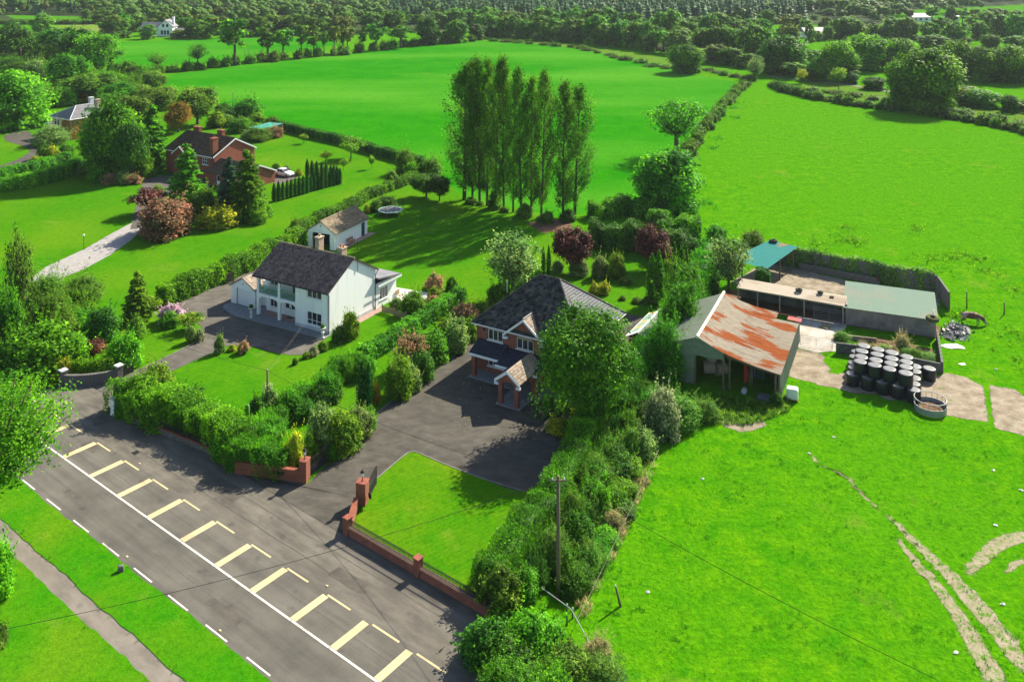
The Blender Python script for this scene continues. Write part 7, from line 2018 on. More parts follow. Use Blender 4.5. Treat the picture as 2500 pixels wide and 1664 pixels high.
# shrub border between the two drives
many([
    ('wispy', L_OLIVE, 'T5', 965, 640, 520, 150, 'grey green feathery shrub at the top of the drive'),
    ('shrub', L_BRONZE, 'T5', 850, 660, 530, 190, 'bronze tipped shrub at the top of the drive'),
    ('bush', L_BRIGHT, 'T5', 890, 775, 640, 140, 'bright green shrub against the brick house corner'),
    ('shrub', L_PALE, 'T5', 800, 850, 625, 190, 'variegated pale shrub beside the drive'),
    ('shrub', L_MAPLE, 'T5', 730, 790, 640, 160, 'yellow green shrub behind the variegated one'),
    ('shrub', L_MID, 'T5', 640, 920, 700, 240, 'dense green shrub halfway up the drive'),
    ('shrub', L_BRONZE, 'T5', 500, 990, 740, 260, 'olive and bronze shrub halfway up the drive'),
    ('shrub', L_MAPLE, 'T5', 400, 1165, 890, 240, 'tall yellow green shrub leaning over the drive'),
    ('bush', L_PALE, 'T5', 480, 1135, 930, 150, 'pale leafed shrub at the drive edge'),
    ('shrub', L_DARK, 'T5', 560, 1040, 840, 200, 'dark evergreen shrub beside the drive'),
    ('column', L_THUJA, 'T5', 150, 1255, 925, 80, 'slim dark cypress column in the shrub border'),
    ('column', L_THUJA, 'T5', 195, 1250, 940, 70, 'second slim dark cypress column in the shrub border'),
    ('bush', L_ORANGE, 'T5', 245, 1215, 1080, 80, 'small orange leaved shrub by the cypress columns'),
    ('shrub', L_PALE, 'B2', 1500, 720, 170, 560, 'large silvery green shrub over the drive'),
    ('shrub', L_MAPLE, 'B2', 1780, 780, 250, 560, 'large yellow green shrub over the drive'),
    ('shrub', L_PALE, 'B2', 1990, 590, 180, 420, 'leafy light green shrub at the drive bend'),
    ('shrub', L_BRIGHT, 'B2', 2120, 480, 170, 260, 'bright green shrub at the drive bend'),
    ('bush', L_YELLOW, 'B2', 1120, 1020, 520, 300, 'golden leaved shrub behind the gate pier'),
    ('bush', L_MAPLE, 'B2', 1330, 900, 560, 260, 'yellow green shrub above the open gate'),
    ('bush', L_DARK, 'B2', 1600, 900, 640, 300, 'dark evergreen shrub by the open gate'),
])
hedge('conifer_hedge', 'mixed green hedge between the two gardens', [(-25.2, 77.2), (-22.6, 82.6), (-19.8, 88.4), (-16.6, 95.2)], 1.7, 1.7, 120, 0.10, L_MID, seed=5, feather=0.1, aspect=0.5, wob=0.3, hvar=0.15)
hedge('conifer_hedge', 'feathery conifer hedge above the curved brick wall', [(-24.2, 77.0), (-19.0, 75.8)], 2.0, 2.0, 120, 0.10, L_CONIFER, seed=6, feather=0.15, aspect=0.4, wob=0.3, hvar=0.15)
hedge('garden_hedge', 'rough green hedge along the lawn behind the shrub border', [(-16.2, 96.0), (-12.0, 103.5), (-8.5, 110.0), (-6.5, 114)], 1.5, 1.6, 60, 0.13, L_MID, seed=7)

# white house front hedge
hedge('garden_hedge', 'tall rounded front hedge of the white house by the road', [G('T4', 850, 1240), G('T4', 830, 1290), RW(-38, 9.6), RW(-33, 9.7), RW(-27.5, 9.8)], 2.6, 2.5, 110, 0.105, L_BRIGHT, seed=8, wob=0.25)
many([
    ('shrub', L_MAPLE, 'T4', 1060, 1190, 955, 300, 'large yellow green shrub at the drive end of the front hedge'),
    ('shrub', L_BRIGHT, 'T4', 950, 1260, 1010, 280, 'large bright green shrub rounding off the front hedge'),
    ('shrub', L_MID, 'T4', 1270, 1300, 1110, 330, 'spreading green shrub behind the front hedge'),
    ('shrub', L_BRIGHT, 'T4', 1120, 1350, 1200, 340, 'bright rounded shrub in the front hedge'),
    ('shrub', L_DARK, 'T4', 1420, 1400, 1230, 260, 'dark glossy shrub behind the front hedge'),
    ('shrub', L_MAPLE, 'T4', 1520, 1450, 1290, 260, 'yellow green shrub at the road end of the lawn'),
    ('bush', L_MID, 'T4', 1620, 1440, 1290, 200, 'leafy shrub beside the ivy covered stump'),
    ('bush', L_DARK, 'T4', 1760, 1330, 1170, 180, 'dark shrub at the foot of the short pole'),
    ('bush', L_PALE, 'T4', 1850, 1300, 1130, 150, 'pale shrub beside the short pole'),
])
# trees and shrubs at the white house entrance
many([
    ('loose', L_SCRUB, 'T4', 125, 720, -40, 210, 'tall thin pale tree with an ivy covered trunk'),
    ('wispy', L_SCRUB, 'T4', 330, 600, 330, 330, 'light feathery shrub mass below the gravel drive'),
    ('wispy', L_SCRUB, 'T4', 560, 540, 340, 280, 'feathery willow like shrub beside the gravel drive'),
    ('shrub', L_MID, 'T4', 40, 800, 420, 230, 'tall green shrub mass under the thin pale tree'),
    ('wispy', L_OLIVE, 'T4', 350, 790, 450, 330, 'olive feathery shrub behind the entrance'),
    ('shrub', L_MID, 'T4', 500, 730, 560, 260, 'spreading green shrub behind the dark round bush'),
    ('shrub', L_DARK, 'T4', 690, 770, 560, 260, 'dark round bush on the entrance lawn'),
    ('cypress', L_MAPLE, 'T4', 940, 645, 295, 240, 'light green cone shaped tree at the end of the long hedge'),
    ('small', L_MAPLE, 'T4', 1025, 625, 480, 150, 'small yellow green tree beside the cone shaped tree'),
    ('bush', L_OLIVE, 'T4', 930, 785, 620, 155, 'olive clipped globe bush on the entrance lawn'),
    ('shrub', L_BRIGHT, 'T4', 270, 1010, 670, 520, 'large glossy bright green shrub mass at the entrance'),
    ('shrub', L_BRIGHT, 'T4', 470, 985, 720, 280, 'bright green shrub over the curved stone wall'),
    ('small', L_PURPLE, 'T4', 640, 960, 770, 150, 'small purple leaved tree behind the entrance wall'),
    ('shrub', L_BRIGHT, 'T4', 845, 965, 745, 240, 'round bright green shrub by the grey gate pier'),
    ('shrub', L_MID, 'T4', 110, 1000, 760, 330, 'green shrub mass at the roadside edge of the entrance'),
    ('bush', L_YELLOW, 'T4', 430, 1055, 890, 190, 'golden shrub spilling over the entrance wall'),
    ('shrub', L_DARK, 'T4', 200, 1080, 900, 300, 'dark shrub in the shade by the entrance wall'),
    ('bush', L_MID, 'T4', 1165, 685, 590, 165, 'green hydrangea bush on the drive edge'),
    ('bush', L_PINK, 'T4', 1168, 655, 545, 165, 'pink flower heads crowning the hydrangea bush'),
    ('small', L_MAPLE, 'T4', 1295, 715, 595, 180, 'low spreading green acer by the drive bend'),
    ('bush', L_PALE, 'T4', 1305, 800, 680, 75, 'upright pale shrub by the drive bend'),
    ('bush', L_WHITEFL, 'T4', 1365, 790, 700, 70, 'cream flowered shrub by the drive bend'),
    ('bush', L_PALE, 'T4', 1502, 872, 745, 72, 'variegated oval shrub at the lawn corner'),
    ('bush', L_YELLOW, 'T4', 1585, 858, 818, 60, 'small golden mound beside the oval shrub'),
    ('bush', L_BRONZE, 'T4', 1665, 868, 788, 100, 'golden bronze rounded bush on the lawn edge'),
    ('shrub', L_MAPLE, 'Z4', 1525, 1140, 855, 230, 'yellow green bush at the white gable'),
    ('bush', L_OLIVE, 'Z4', 1405, 1165, 1000, 190, 'dull olive bush at the white house corner'),
    ('bush', L_MAPLE, 'Z4', 1235, 1265, 1165, 110, 'small mixed flower shrub near the corner urn'),
    ('bush', L_WHITEFL, 'Z4', 1135, 1315, 1228, 130, 'pale flowering shrub at the tarmac edge'),
    ('bush', L_MAPLE, 'Z4', 1060, 1345, 1278, 95, 'small green shrub at the tarmac edge'),
    ('bush', L_DARK, 'Z4', 940, 1412, 1340, 62, 'small dark shrub alone on the lawn'),
    ('shrub', L_BRIGHT, 'Z4', 2170, 880, 640, 300, 'big rounded bright shrub behind the picket fence'),
    ('bush', L_PALE, 'Z4', 2005, 825, 715, 140, 'silvery shrub beside the picket fence'),
    ('bush', L_BRONZE, 'T5', 640, 435, 332, 135, 'bronze topped round shrub by the patio'),
    ('bush', L_MID, 'T5', 762, 445, 345, 85, 'upright green shrub beyond the patio'),
    ('bush', L_MAPLE, 'T5', 640, 515, 420, 125, 'yellow green shrub below the patio'),
    ('bush', L_BRONZE, 'T5', 635, 550, 480, 110, 'russet shrub below the patio'),
])
hedge('garden_hedge', 'clipped bright hedge on the curved stone wall', [G('T4', 490, 1050), G('T4', 640, 1035), G('T4', 775, 1020)], 0.9, 1.75, 90, 0.10, L_BRIGHT, seed=9, wob=0.06)
hedge('garden_hedge', 'long dense hedge between the striped lawn and the white house', [G('T4', 1100, 552), G('T4', 1300, 470), G('T4', 1500, 388), G('T4', 1800, 252), G('T4', 2060, 135)], 2.0, 2.45, 62, 0.14, L_BRIGHT, seed=10, wob=0.15)
hedge('garden_hedge', 'lower hedge running behind the white garage', [G('B6', 60, 740), G('B6', 350, 545), G('B6', 700, 385), G('B6', 1000, 275), G('T2', 180, 1360), G('T2', 420, 1270), G('T2', 660, 1160)], 1.8, 1.5, 60, 0.14, L_MID, seed=11, wob=0.15)
hedge('garden_hedge', 'clipped dark hedge along the edge of the big field', [G('B1', 1480, 215), G('B1', 1900, 325), G('B1', 2340, 420), G('T2', 200, 1040), G('T2', 390, 1095), G('T2', 560, 1135)], 1.6, 1.9, 55, 0.14, L_DARK, seed=12, wob=0.05, hvar=0.03)
many([
    ('shrub', L_SCRUB, 'B6', 130, 760, 395, 190, 'grey tipped shrub standing in the lower hedge'),
    ('bush', L_YELLOW, 'B6', 1275, 330, 190, 130, 'yellow shrub behind the white garage'),
    ('bush', L_OLIVE, 'B6', 1430, 300, 100, 230, 'olive shrub beside the trampoline'),
    ('shrub', L_DARK, 'B6', 1600, 250, 60, 330, 'dark shrub behind the trampoline'),
    ('oak', L_DARK, 'T2', 590, 1345, 1185, 200, 'dark spreading apple tree at the lawn corner'),
    ('oak', L_DARK, 'T2', 680, 1372, 1195, 150, 'smaller dark apple tree before the poplars'),
    ('wispy', L_OLIVE, 'T2', 445, 1180, 1015, 140, 'olive shrub growing through the field hedge'),
    ('shrub', L_OLIVE, 'T2', 620, 1200, 1075, 170, 'grey green shrub at the hedge corner'),
    ('bush', L_SCRUB, 'T2', 350, 1280, 1160, 120, 'rough shrub on the far side of the lower hedge'),
    ('bush', L_BRIGHT, 'T2', 490, 1210, 1110, 100, 'light green shrub below the clipped field hedge'),
    ('small', L_BRIGHT, 'T2', 75, 1085, 930, 190, 'small spreading garden tree before the clipped field hedge'),
    ('small', L_MAPLE, 'T2', 215, 1155, 1055, 45, 'young sapling on the pale lawn'),
    ('small', L_MAPLE, 'T2', 25, 1165, 1080, 60, 'young spreading sapling near the conifer columns'),
    ('small', L_MAPLE, 'T1', 2075, 982, 912, 60, 'young sapling alone on the pale lawn'),
    ('small', L_MAPLE, 'T1', 2225, 1110, 1030, 80, 'thin young tree behind the conifer columns'),
    ('bush', L_SCRUB, 'T2', 1260, 1480, 1390, 130, 'scrubby bush under the poplars'),
    ('bush', L_MID, 'T2', 1060, 1420, 1290, 110, 'dark bush among the poplar trunks'),
    ('bush', L_SCRUB, 'T2', 1420, 1520, 1440, 100, 'rough plant at the foot of the poplars'),
    ('bush', L_DARK, 'T2', 1560, 1510, 1430, 110, 'dark plant beside the last poplar'),
])
row('T2', [(880, 1385), (1240, 1475), (1360, 1500)], 3.0, ['bush'], [L_SCRUB, L_MID, L_OLIVE], (0.6, 1.3), (1.2, 2.4), 'low undergrowth clump along the poplar row', 'undergrowth below the poplars')

# conifer columns by the parked car
for k, (x, y, t_) in enumerate(((1415, 1082, 865), (1468, 1080, 840), (1520, 1070, 842), (1572, 1054, 820), (1620, 1042, 818), (1668, 1027, 806), (1716, 1014, 785), (1764, 1002, 775), (1812, 987, 770), (1858, 970, 750), (1896, 958, 732), (1945, 947, 730), (1988, 937, 715), (2037, 922, 712), (2082, 907, 720), (2128, 899, 705), (2168, 887, 660), (2203, 882, 685), (1812, 800, 575), (1868, 792, 595), (1925, 790, 602), (1985, 788, 618), (2037, 785, 632), (2092, 800, 652), (2133, 795, 648))):
    plant('column', L_THUJA, 'B1', x, y, t_, 54, 'slim dark conifer column in the double row by the parked car', 'conifer columns by the parked car')

# garden of the orange brick house and beyond
many([
    ('cedar', L_BRIGHT, 'T1', 1275, 1400, 955, 330, 'layered bright conifer in front of the orange brick house'),
    ('cedar', L_BRIGHT, 'T1', 1035, 1150, 690, 360, 'broad layered conifer beside the orange brick house'),
    ('cypress', L_BRIGHT, 'T1', 1690, 1490, 1005, 350, 'big cone shaped green conifer before the garage wing'),
    ('cypress', L_BLUECON, 'T1', 1565, 1470, 1055, 210, 'dark blue green conifer beside the big cone'),
    ('shrub', L_YELLOW, 'T1', 1500, 1545, 1390, 260, 'golden green shrub at the lawn bed front'),
    ('shrub', L_BRIGHT, 'T1', 1740, 1500, 1330, 230, 'bright green shrub at the foot of the big cone'),
    ('shrub', L_OLIVE, 'T1', 1390, 1480, 1280, 220, 'olive shrub between the conifers'),
    ('bush', L_MAPLE, 'T1', 1600, 1530, 1420, 130, 'yellow green shrub in the lawn bed'),
    ('small', L_PURPLE, 'T1', 1010, 1465, 1280, 240, 'red leaved acer on the lawn by the gravel drive'),
    ('shrub', L_BRONZE, 'T1', 1110, 1600, 1345, 390, 'large pink and bronze tipped shrub on the lawn by the gravel drive'),
    ('bush', L_MAPLE, 'T1', 1080, 1330, 1265, 90, 'small yellow green shrub behind the red acer'),
    ('lowoak', L_MID, 'T1', 760, 1210, 680, 330, 'tall dark tree between the slate roofed and brick houses'),
    ('lowoak', L_BRIGHT, 'T1', 680, 1180, 780, 260, 'green tree against the slate roofed house'),
    ('oak', L_DARK, 'T1', 900, 1230, 830, 230, 'dark tree behind the lawn shrubs'),
    ('shrub', L_BRIGHT, 'T1', 980, 1210, 1050, 170, 'light green shrub in the shade of the layered conifer'),
    ('bush', L_MID, 'T1', 650, 1230, 1150, 120, 'clipped round shrub at the lawn end'),
    ('bush', L_OLIVE, 'T1', 570, 1210, 1130, 110, 'dark shrub at the hedge end'),
    ('bush', L_BRONZE, 'T1', 760, 1250, 1180, 150, 'red tipped shrub in the lawn bed'),
    ('bush', L_PALE, 'T1', 840, 1250, 1165, 130, 'pale rounded shrub in the lawn bed'),
    ('bush', L_BRONZE, 'T1', 920, 1255, 1190, 110, 'pinkish low shrub in the lawn bed'),
    ('oak', L_OLIVE, 'T1', 1060, 800, 585, 260, 'olive tree behind the orange brick house'),
    ('oak', L_OLIVE, 'T1', 900, 850, 640, 250, 'olive tree behind the layered conifer'),
    ('oak', L_ORANGE, 'T1', 1220, 905, 690, 180, 'orange yellow leaved tree behind the orange brick house'),
    ('oak', L_OLIVE, 'T1', 1350, 850, 585, 270, 'olive green birch like tree behind the chimneys'),
    ('bush', L_MAPLE, 'T1', 1480, 870, 760, 130, 'yellow green shrub behind the chimneys'),
    ('shrub', L_MID, 'T1', 1690, 810, 665, 210, 'dark rounded tree at the big field corner'),
    ('shrub', L_DARK, 'T1', 1530, 780, 700, 130, 'dark shrub beside the thin pole'),
    ('wispy', L_SCRUB, 'T1', 1760, 960, 870, 190, 'tall garden plants in front of the fruit cage'),
    ('bush', L_BRONZE, 'T1', 1880, 940, 860, 130, 'russet garden plants beside the fruit cage'),
    ('shrub', L_MID, 'T1', 1640, 900, 810, 200, 'green garden shrubs behind the fruit cage'),
    ('bush', L_PALE, 'T1', 1700, 950, 890, 120, 'pale garden plants before the fruit cage'),
    ('bush', L_YELLOW, 'B1', 1710, 775, 700, 110, 'golden flowers beside the parked car'),
    ('bush', L_MAPLE, 'B1', 1450, 690, 620, 120, 'small shrub behind the parked car'),
    ('bush', L_PALE, 'B1', 1570, 720, 650, 110, 'pale shrub behind the parked car'),
    ('wispy', L_PALE, 'T1', 350, 985, 860, 240, 'pale spreading tree before the slate roofed house'),
    ('bush', L_YELLOW, 'T1', 360, 1085, 1000, 90, 'golden round bush by the dark curved drive'),
    ('bush', L_OLIVE, 'T1', 300, 1085, 985, 110, 'olive round bush by the dark curved drive'),
    ('bush', L_DARK, 'T1', 450, 1060, 985, 130, 'dark round bush before the slate roofed house'),
    ('bush', L_YELLOW, 'T1', 245, 1105, 1065, 75, 'low golden bush at the drive edge'),
    ('lowoak', L_BRIGHT, 'T1', 110, 870, 470, 440, 'big light green tree over the slate roofed house drive'),
    ('oak', L_MID, 'T1', 20, 900, 700, 200, 'leafy tree at the edge of the curved drive'),
    ('oak', L_MID, 'T1', 470, 600, 365, 270, 'round leafy tree with bare trunk behind the slate roofed house'),
    ('oak', L_MID, 'T1', 670, 520, 225, 280, 'large round tree at the end of the far field'),
    ('oak', L_DARK, 'T1', 440, 460, 175, 360, 'broad dark tree in the clump beyond the gardens'),
    ('oak', L_DARK, 'T1', 95, 440, 160, 330, 'broad dark tree with a visible trunk beyond the gardens'),
    ('oak', L_OLIVE, 'T1', 300, 480, 285, 200, 'olive tree in the clump beyond the gardens'),
    ('shrub', L_PALE, 'T1', 230, 540, 410, 170, 'pale bush below the clump of dark trees'),
    ('oak', L_OLIVE, 'T1', 610, 690, 500, 340, 'spreading olive tree behind the slate roofed house'),
    ('shrub', L_BRIGHT, 'T1', 430, 720, 580, 220, 'bright green shrub behind the slate roof'),
    ('shrub', L_ORANGE, 'T1', 530, 700, 610, 130, 'yellow orange shrub behind the slate roof'),
    ('oak', L_MID, 'T1', 800, 720, 560, 230, 'green tree among the gardens behind the slate roof'),
    ('oak', L_OLIVE, 'T1', 950, 700, 575, 190, 'olive tree by the near edge of the big field'),
    ('oak', L_MID, 'T1', 1130, 700, 590, 170, 'green tree by the near edge of the big field'),
    ('shrub', L_MID, 'T1', 880, 620, 560, 160, 'low bush at the big field corner'),
    ('open', L_MID, 'T1', 1075, 490, 340, 170, 'small leaning tree in the field hedgerow'),
    ('open', L_MID, 'T1', 1350, 465, 280, 160, 'small round topped tree in the field hedgerow'),
])
hedge('garden_hedge', 'clipped long hedge at the edge of the striped lawn', [G('T1', -150, 1340), G('T1', 0, 1312), G('T1', 250, 1265), G('T1', 400, 1225), G('T1', 560, 1150)], 2.2, 2.4, 45, 0.15, L_BRIGHT, seed=13, wob=0.06, hvar=0.03)
hedge('garden_hedge', 'bright loose hedge below the dark curved drive', [G('T1', -150, 1250), G('T1', 0, 1215), G('T1', 250, 1155), G('T1', 480, 1095)], 2.4, 1.6, 45, 0.16, L_CONIFER, seed=14, wob=0.2)

# conifer hedge and scrub along the pasture side of the brick house
hedge('conifer_hedge', 'clipped feathery conifer hedge beside the front lawn', [(-1.7, 60.9), (1.0, 66.3), (4.1, 72.2), (5.8, 77.6), (8.0, 84.2), (10.6, 90.0)], 2.2, 2.3, 150, 0.085, L_CONIFER, seed=15, feather=0.1, aspect=0.45, wob=0.16, hvar=0.1)
hedge('conifer_hedge', 'tall feathery conifer hedge behind the striped shed', [(11.8, 90.6), (14.4, 94.2), (17.2, 98.6), (20.4, 105.2), (23.4, 113.0), (27.5, 126.0)], 2.1, 3.0, 110, 0.11, L_CONIFER, seed=16, feather=0.2, aspect=0.4, wob=0.3, hvar=0.2)
many([
    ('wispy', L_CONIFER, 'Z6', 130, 950, 380, 360, 'tall feathery conifer leaning over the barn roof'),
    ('wispy', L_CONIFER, 'Z6', 20, 1180, 720, 330, 'feathery conifer beside the barn front'),
    ('wispy', L_CONIFER, 'Z6', 180, 640, 250, 330, 'feathery conifer behind the barn'),
    ('loose', L_PALE, 'Z6', 520, 500, 10, 400, 'tall pale leafy tree beside the teal shelter'),
    ('shrub', L_OLIVE, 'Z6', 720, 170, 0, 230, 'dull olive bush behind the teal shelter'),
    ('shrub', L_MID, 'Z6', 420, 180, -40, 250, 'green bush at the garden hedge corner'),
    ('shrub', L_WHITEFL, 'T5', 2200, 1440, 1110, 260, 'pale flowering elder in the scrub by the barn'),
    ('shrub', L_PALE, 'T5', 2060, 1560, 1370, 220, 'pale leafy bush in the scrub'),
    ('wispy', L_SCRUB, 'Z6', 120, 1560, 1330, 400, 'rough pale scrub before the barn'),
    ('wispy', L_SCRUB, 'Z6', 330, 1500, 1360, 260, 'rough scrub clump at the barn front corner'),
    ('bush', L_DARK, 'Z6', 900, 1400, 1300, 110, 'small dark weed clump at the barn corner post'),
    ('bush', L_OLIVE, 'T8', 1100, 1080, 800, 330, 'dark evergreen end of the conifer hedge by the railings'),
    ('shrub', L_DARK, 'T8', 1000, 1420, 1170, 420, 'dark shaded bush at the road corner'),
    ('shrub', L_DARK, 'T8', 1180, 1560, 1300, 420, 'dark shaded bush below the railed wall end'),
    ('shrub', L_MID, 'T8', 1330, 1430, 1120, 420, 'leafy bush below the tall bare pole'),
    ('wispy', L_CONIFER, 'T8', 1150, 1760, 1440, 520, 'feathery green bush at the road edge'),
    ('wispy', L_BRIGHT, 'T8', 1450, 1720, 1480, 420, 'light green bush sloping to the road'),
    ('shrub', L_SCRUB, 'T8', 1560, 1560, 1330, 380, 'yellow green scrub bush by the bent rail'),
    ('wispy', L_SCRUB, 'T8', 1780, 1640, 1430, 380, 'loose pale scrub at the pasture edge'),
    ('wispy', L_STRAW, 'T8', 1760, 1440, 1270, 230, 'straw coloured tall grass by the bent rail'),
    ('wispy', L_STRAW, 'T8', 1860, 500, 400, 170, 'straw coloured tall grass at the pasture fence'),
    ('bush', L_YELLOW, 'T8', 1700, 460, 390, 110, 'yellowish weed clump in the scrub'),
    ('wispy', L_STRAW, 'Z6', 1900, 960, 830, 120, 'tall straw coloured weeds in the pen'),
])
strip = [((3.2, 61.5), (6.5, 69.5)), ((6.5, 69.5), (9.6, 77.0)), ((9.6, 77.0), (14.8, 88.5))]
for (a, b) in strip:
    for k in range(13):
        t_ = (k + RP.random()) / 13
        x, y = a[0] + (b[0] - a[0]) * t_, a[1] + (b[1] - a[1]) * t_
        off = RP.uniform(-1.6, 1.5)
        kd, mt_ = RP.choice([('wispy', L_CONIFER), ('shrub', L_MID), ('wispy', L_SCRUB), ('shrub', L_BRIGHT), ('shrub', L_DARK)])
        put(kd, mt_, x + off * 0.9, y - off * 0.4, RP.uniform(1.5, 2.9) * (1 if off < 0.4 else 0.6), RP.uniform(2.0, 3.2), 'wild scrub bush between the conifer hedge and the pasture fence', 'scrub strip beside the conifer hedge')
for k in range(16):
    t_ = k / 15
    x, y = 14.2 + 14.5 * t_, 93.5 + 33 * t_
    put(RP.choice(['wispy', 'shrub']), RP.choice([L_CONIFER, L_BRIGHT, L_MID, L_DARK]), x + 0.8 + RP.uniform(-0.6, 0.8), y + RP.uniform(-1, 1), RP.uniform(1.8, 3.2), RP.uniform(2.0, 3.0), 'wild leafy bush between the tall conifer hedge and the farm', 'bushes behind the farm')
for k in range(9):
    x, y = G('Z6', 1420 + k * 85 + RP.uniform(-20, 20), 890 + k * 16 + RP.uniform(-15, 30))
    put('wispy', RP.choice([L_SCRUB, L_STRAW, L_BRIGHT, L_BRIGHT]), x, y, RP.uniform(0.5, 1.2), RP.uniform(1.2, 2.4), 'clump of weeds growing in the concrete pen', 'weeds in the pen')

# roadside tree overhanging the footpath
plant('road', L_BRIGHT, 'T7', -60, 660, -570, 1080, 'leafy roadside tree overhanging the footpath and road')
plant('shrub', L_BRIGHT, 'T7', -60, 1010, 560, 330, 'bright leafy shrub beside the footpath')
plant('bush', L_SCRUB, 'T7', -30, 1340, 1150, 160, 'small green shrub at the footpath grass')

# fuller planting between the gardens beyond the lawns
for k in range(46):
    x_, y_ = RP.uniform(150, 1180), RP.uniform(560, 760)
    if 330 < x_ < 700 and y_ > 640: continue
    plant(RP.choice(['shrub', 'wispy', 'shrub', 'oak']), RP.choice([L_MID, L_OLIVE, L_MAPLE, L_SCRUB, L_BRIGHT, L_OLIVE, L_ORANGE if k % 9 == 0 else L_MID]), 'T1', x_, y_, y_ - RP.uniform(70, 130), RP.uniform(130, 210), 'leafy bush in the overgrown gardens behind the slate roofed house', 'overgrown gardens')
for k in range(26):
    x_, y_ = RP.uniform(-60, 700), RP.uniform(330, 560)
    plant(RP.choice(['shrub', 'wispy', 'lowoak']), RP.choice([L_MID, L_OLIVE, L_DARK, L_BRIGHT, L_SCRUB]), 'T1', x_, y_, y_ - RP.uniform(60, 130), RP.uniform(110, 220), 'leafy bush among the dark trees beyond the gardens', 'bushes beyond the gardens')
for k in range(14):
    x_, y_ = RP.uniform(560, 1160), RP.uniform(1050, 1200)
    plant(RP.choice(['shrub', 'wispy']), RP.choice([L_DARK, L_MID, L_DARK, L_OLIVE]), 'T1', x_, y_, y_ - RP.uniform(70, 130), RP.uniform(110, 190), 'shaded shrub under the tall dark trees by the lawn', 'shaded shrubs by the lawn')
for k in range(10):
    x_, y_ = RP.uniform(1330, 1800), RP.uniform(1400, 1530)
    plant('shrub', RP.choice([L_MID, L_MAPLE, L_DARK, L_BRIGHT]), 'T1', x_, y_, y_ - RP.uniform(70, 120), RP.uniform(110, 170), 'leafy shrub in the conifer bed on the lawn', 'shrubs in the conifer bed')
for k in range(12):
    x_, y_ = RP.uniform(1500, 1960), RP.uniform(800, 900)
    plant('bush', RP.choice([L_MID, L_MAPLE, L_SCRUB, L_OLIVE]), 'T1', x_, y_, y_ - RP.uniform(40, 70), RP.uniform(80, 140), 'garden shrub round the kitchen garden', 'kitchen garden shrubs')
for k in range(16):
    x_, y_ = RP.uniform(-60, 640), RP.uniform(560, 900)
    plant(RP.choice(['wispy', 'shrub']), RP.choice([L_MID, L_BRIGHT, L_PALE, L_OLIVE, L_SCRUB]), 'T4', x_, y_, y_ - RP.uniform(110, 200), RP.uniform(160, 280), 'leafy bush in the thicket beside the entrance', 'thicket beside the entrance')
for k in range(12):
    x_, y_ = RP.uniform(1050, 1850), RP.uniform(1500, 1760)
    plant(RP.choice(['wispy', 'shrub']), RP.choice([L_MID, L_BRIGHT, L_SCRUB, L_DARK]), 'T8', x_, y_, y_ - RP.uniform(110, 190), RP.uniform(200, 330), 'tangled bush in the thicket at the road corner', 'thicket at the road corner')

for k in range(15):                                          # mixed shrubs in the boundary between the two gardens
    t_ = (k + RP.random()) / 15
    x, y = -25.0 + 9.2 * t_ + RP.uniform(0.2, 1.8), 77.6 + 18.0 * t_ + RP.uniform(-0.6, 0.6)
    put(RP.choice(['wispy', 'shrub', 'shrub']), RP.choice([L_CONIFER, L_MID, L_DARK, L_MAPLE, L_DARK]), x, y, RP.uniform(1.6, 2.9), RP.uniform(1.8, 2.8), 'mixed shrub growing along the hedge between the two gardens', 'shrubs between the two gardens')
for k in range(20):                                          # uneven growth on the conifer hedge beside the front lawn
    t_ = (k + RP.random()) / 20
    x, y = float(np.interp(t_, [0, 0.45, 1], [-0.6, 4.6, 11.2])), float(np.interp(t_, [0, 0.45, 1], [61.2, 72.0, 90.0]))
    put(RP.choice(['wispy', 'shrub']), RP.choice([L_CONIFER, L_MID, L_CONIFER, L_DARK]), x + RP.uniform(0.9, 2.0), y - RP.uniform(0.2, 0.8), RP.uniform(1.7, 2.7), RP.uniform(1.6, 2.5), 'conifer bush bulging from the hedge beside the front lawn', 'bushes in the front lawn hedge')
# ------------------------------------------------------------------ field hedgerows and far trees
HR = [L_OLIVE, L_FAR, L_MID]
row('T1', [(780, 480), (1000, 515), (1350, 475), (1700, 435), (2100, 395), (2352, 375)], 6.0, ['hrow'], HR, (2.6, 4.2), (4.5, 7), 'rounded bush in the hedgerow along the far side of the big field', 'hedgerow on the far side of the big field', 1.0)
row('T2', [(20, 368), (300, 340), (600, 305), (880, 282)], 7.0, ['hrow'], HR, (3, 5), (5, 8), 'rounded bush in the hedgerow along the far side of the big field', 'hedgerow on the far side of the big field', 1.5)
row('T3', [(440, 590), (340, 690), (230, 820), (130, 930), (60, 1060)], 3.2, ['hrow'], [L_OLIVE, L_SCRUB, L_OLIVE], (1.6, 2.6), (3, 4.4), 'dry olive bush in the hedge between big field and pasture', 'hedge between big field and pasture', 0.5)
row('T2', [(2330, 1120), (2330, 1250), (2352, 1400)], 4.5, ['hrow'], [L_MID, L_BRIGHT], (1.5, 2.6), (3, 4), 'leafy bush in the lower hedge between big field and pasture', 'lower hedge between big field and pasture', 1.0)
row('T3', [(640, 600), (760, 640), (900, 672), (1150, 715), (1430, 755), (1650, 785), (1900, 818), (2150, 865), (2380, 915), (2700, 985)], 3.4, ['hrow'], [L_OLIVE, L_DARK, L_SCRUB], (1.6, 2.8), (3.2, 5), 'bush in the long hedge at the far end of the pasture', 'hedge at the far end of the pasture', 0.6)
row('T3', [(470, 580), (640, 590), (900, 620), (1200, 660), (1430, 700)], 6.0, ['hrow'], [L_SCRUB, L_PALE, L_SCRUB], (0.8, 1.8), (3.5, 6), 'low pale scrub on the bank beyond the pasture hedge', 'scrub on the bank', 1.6)
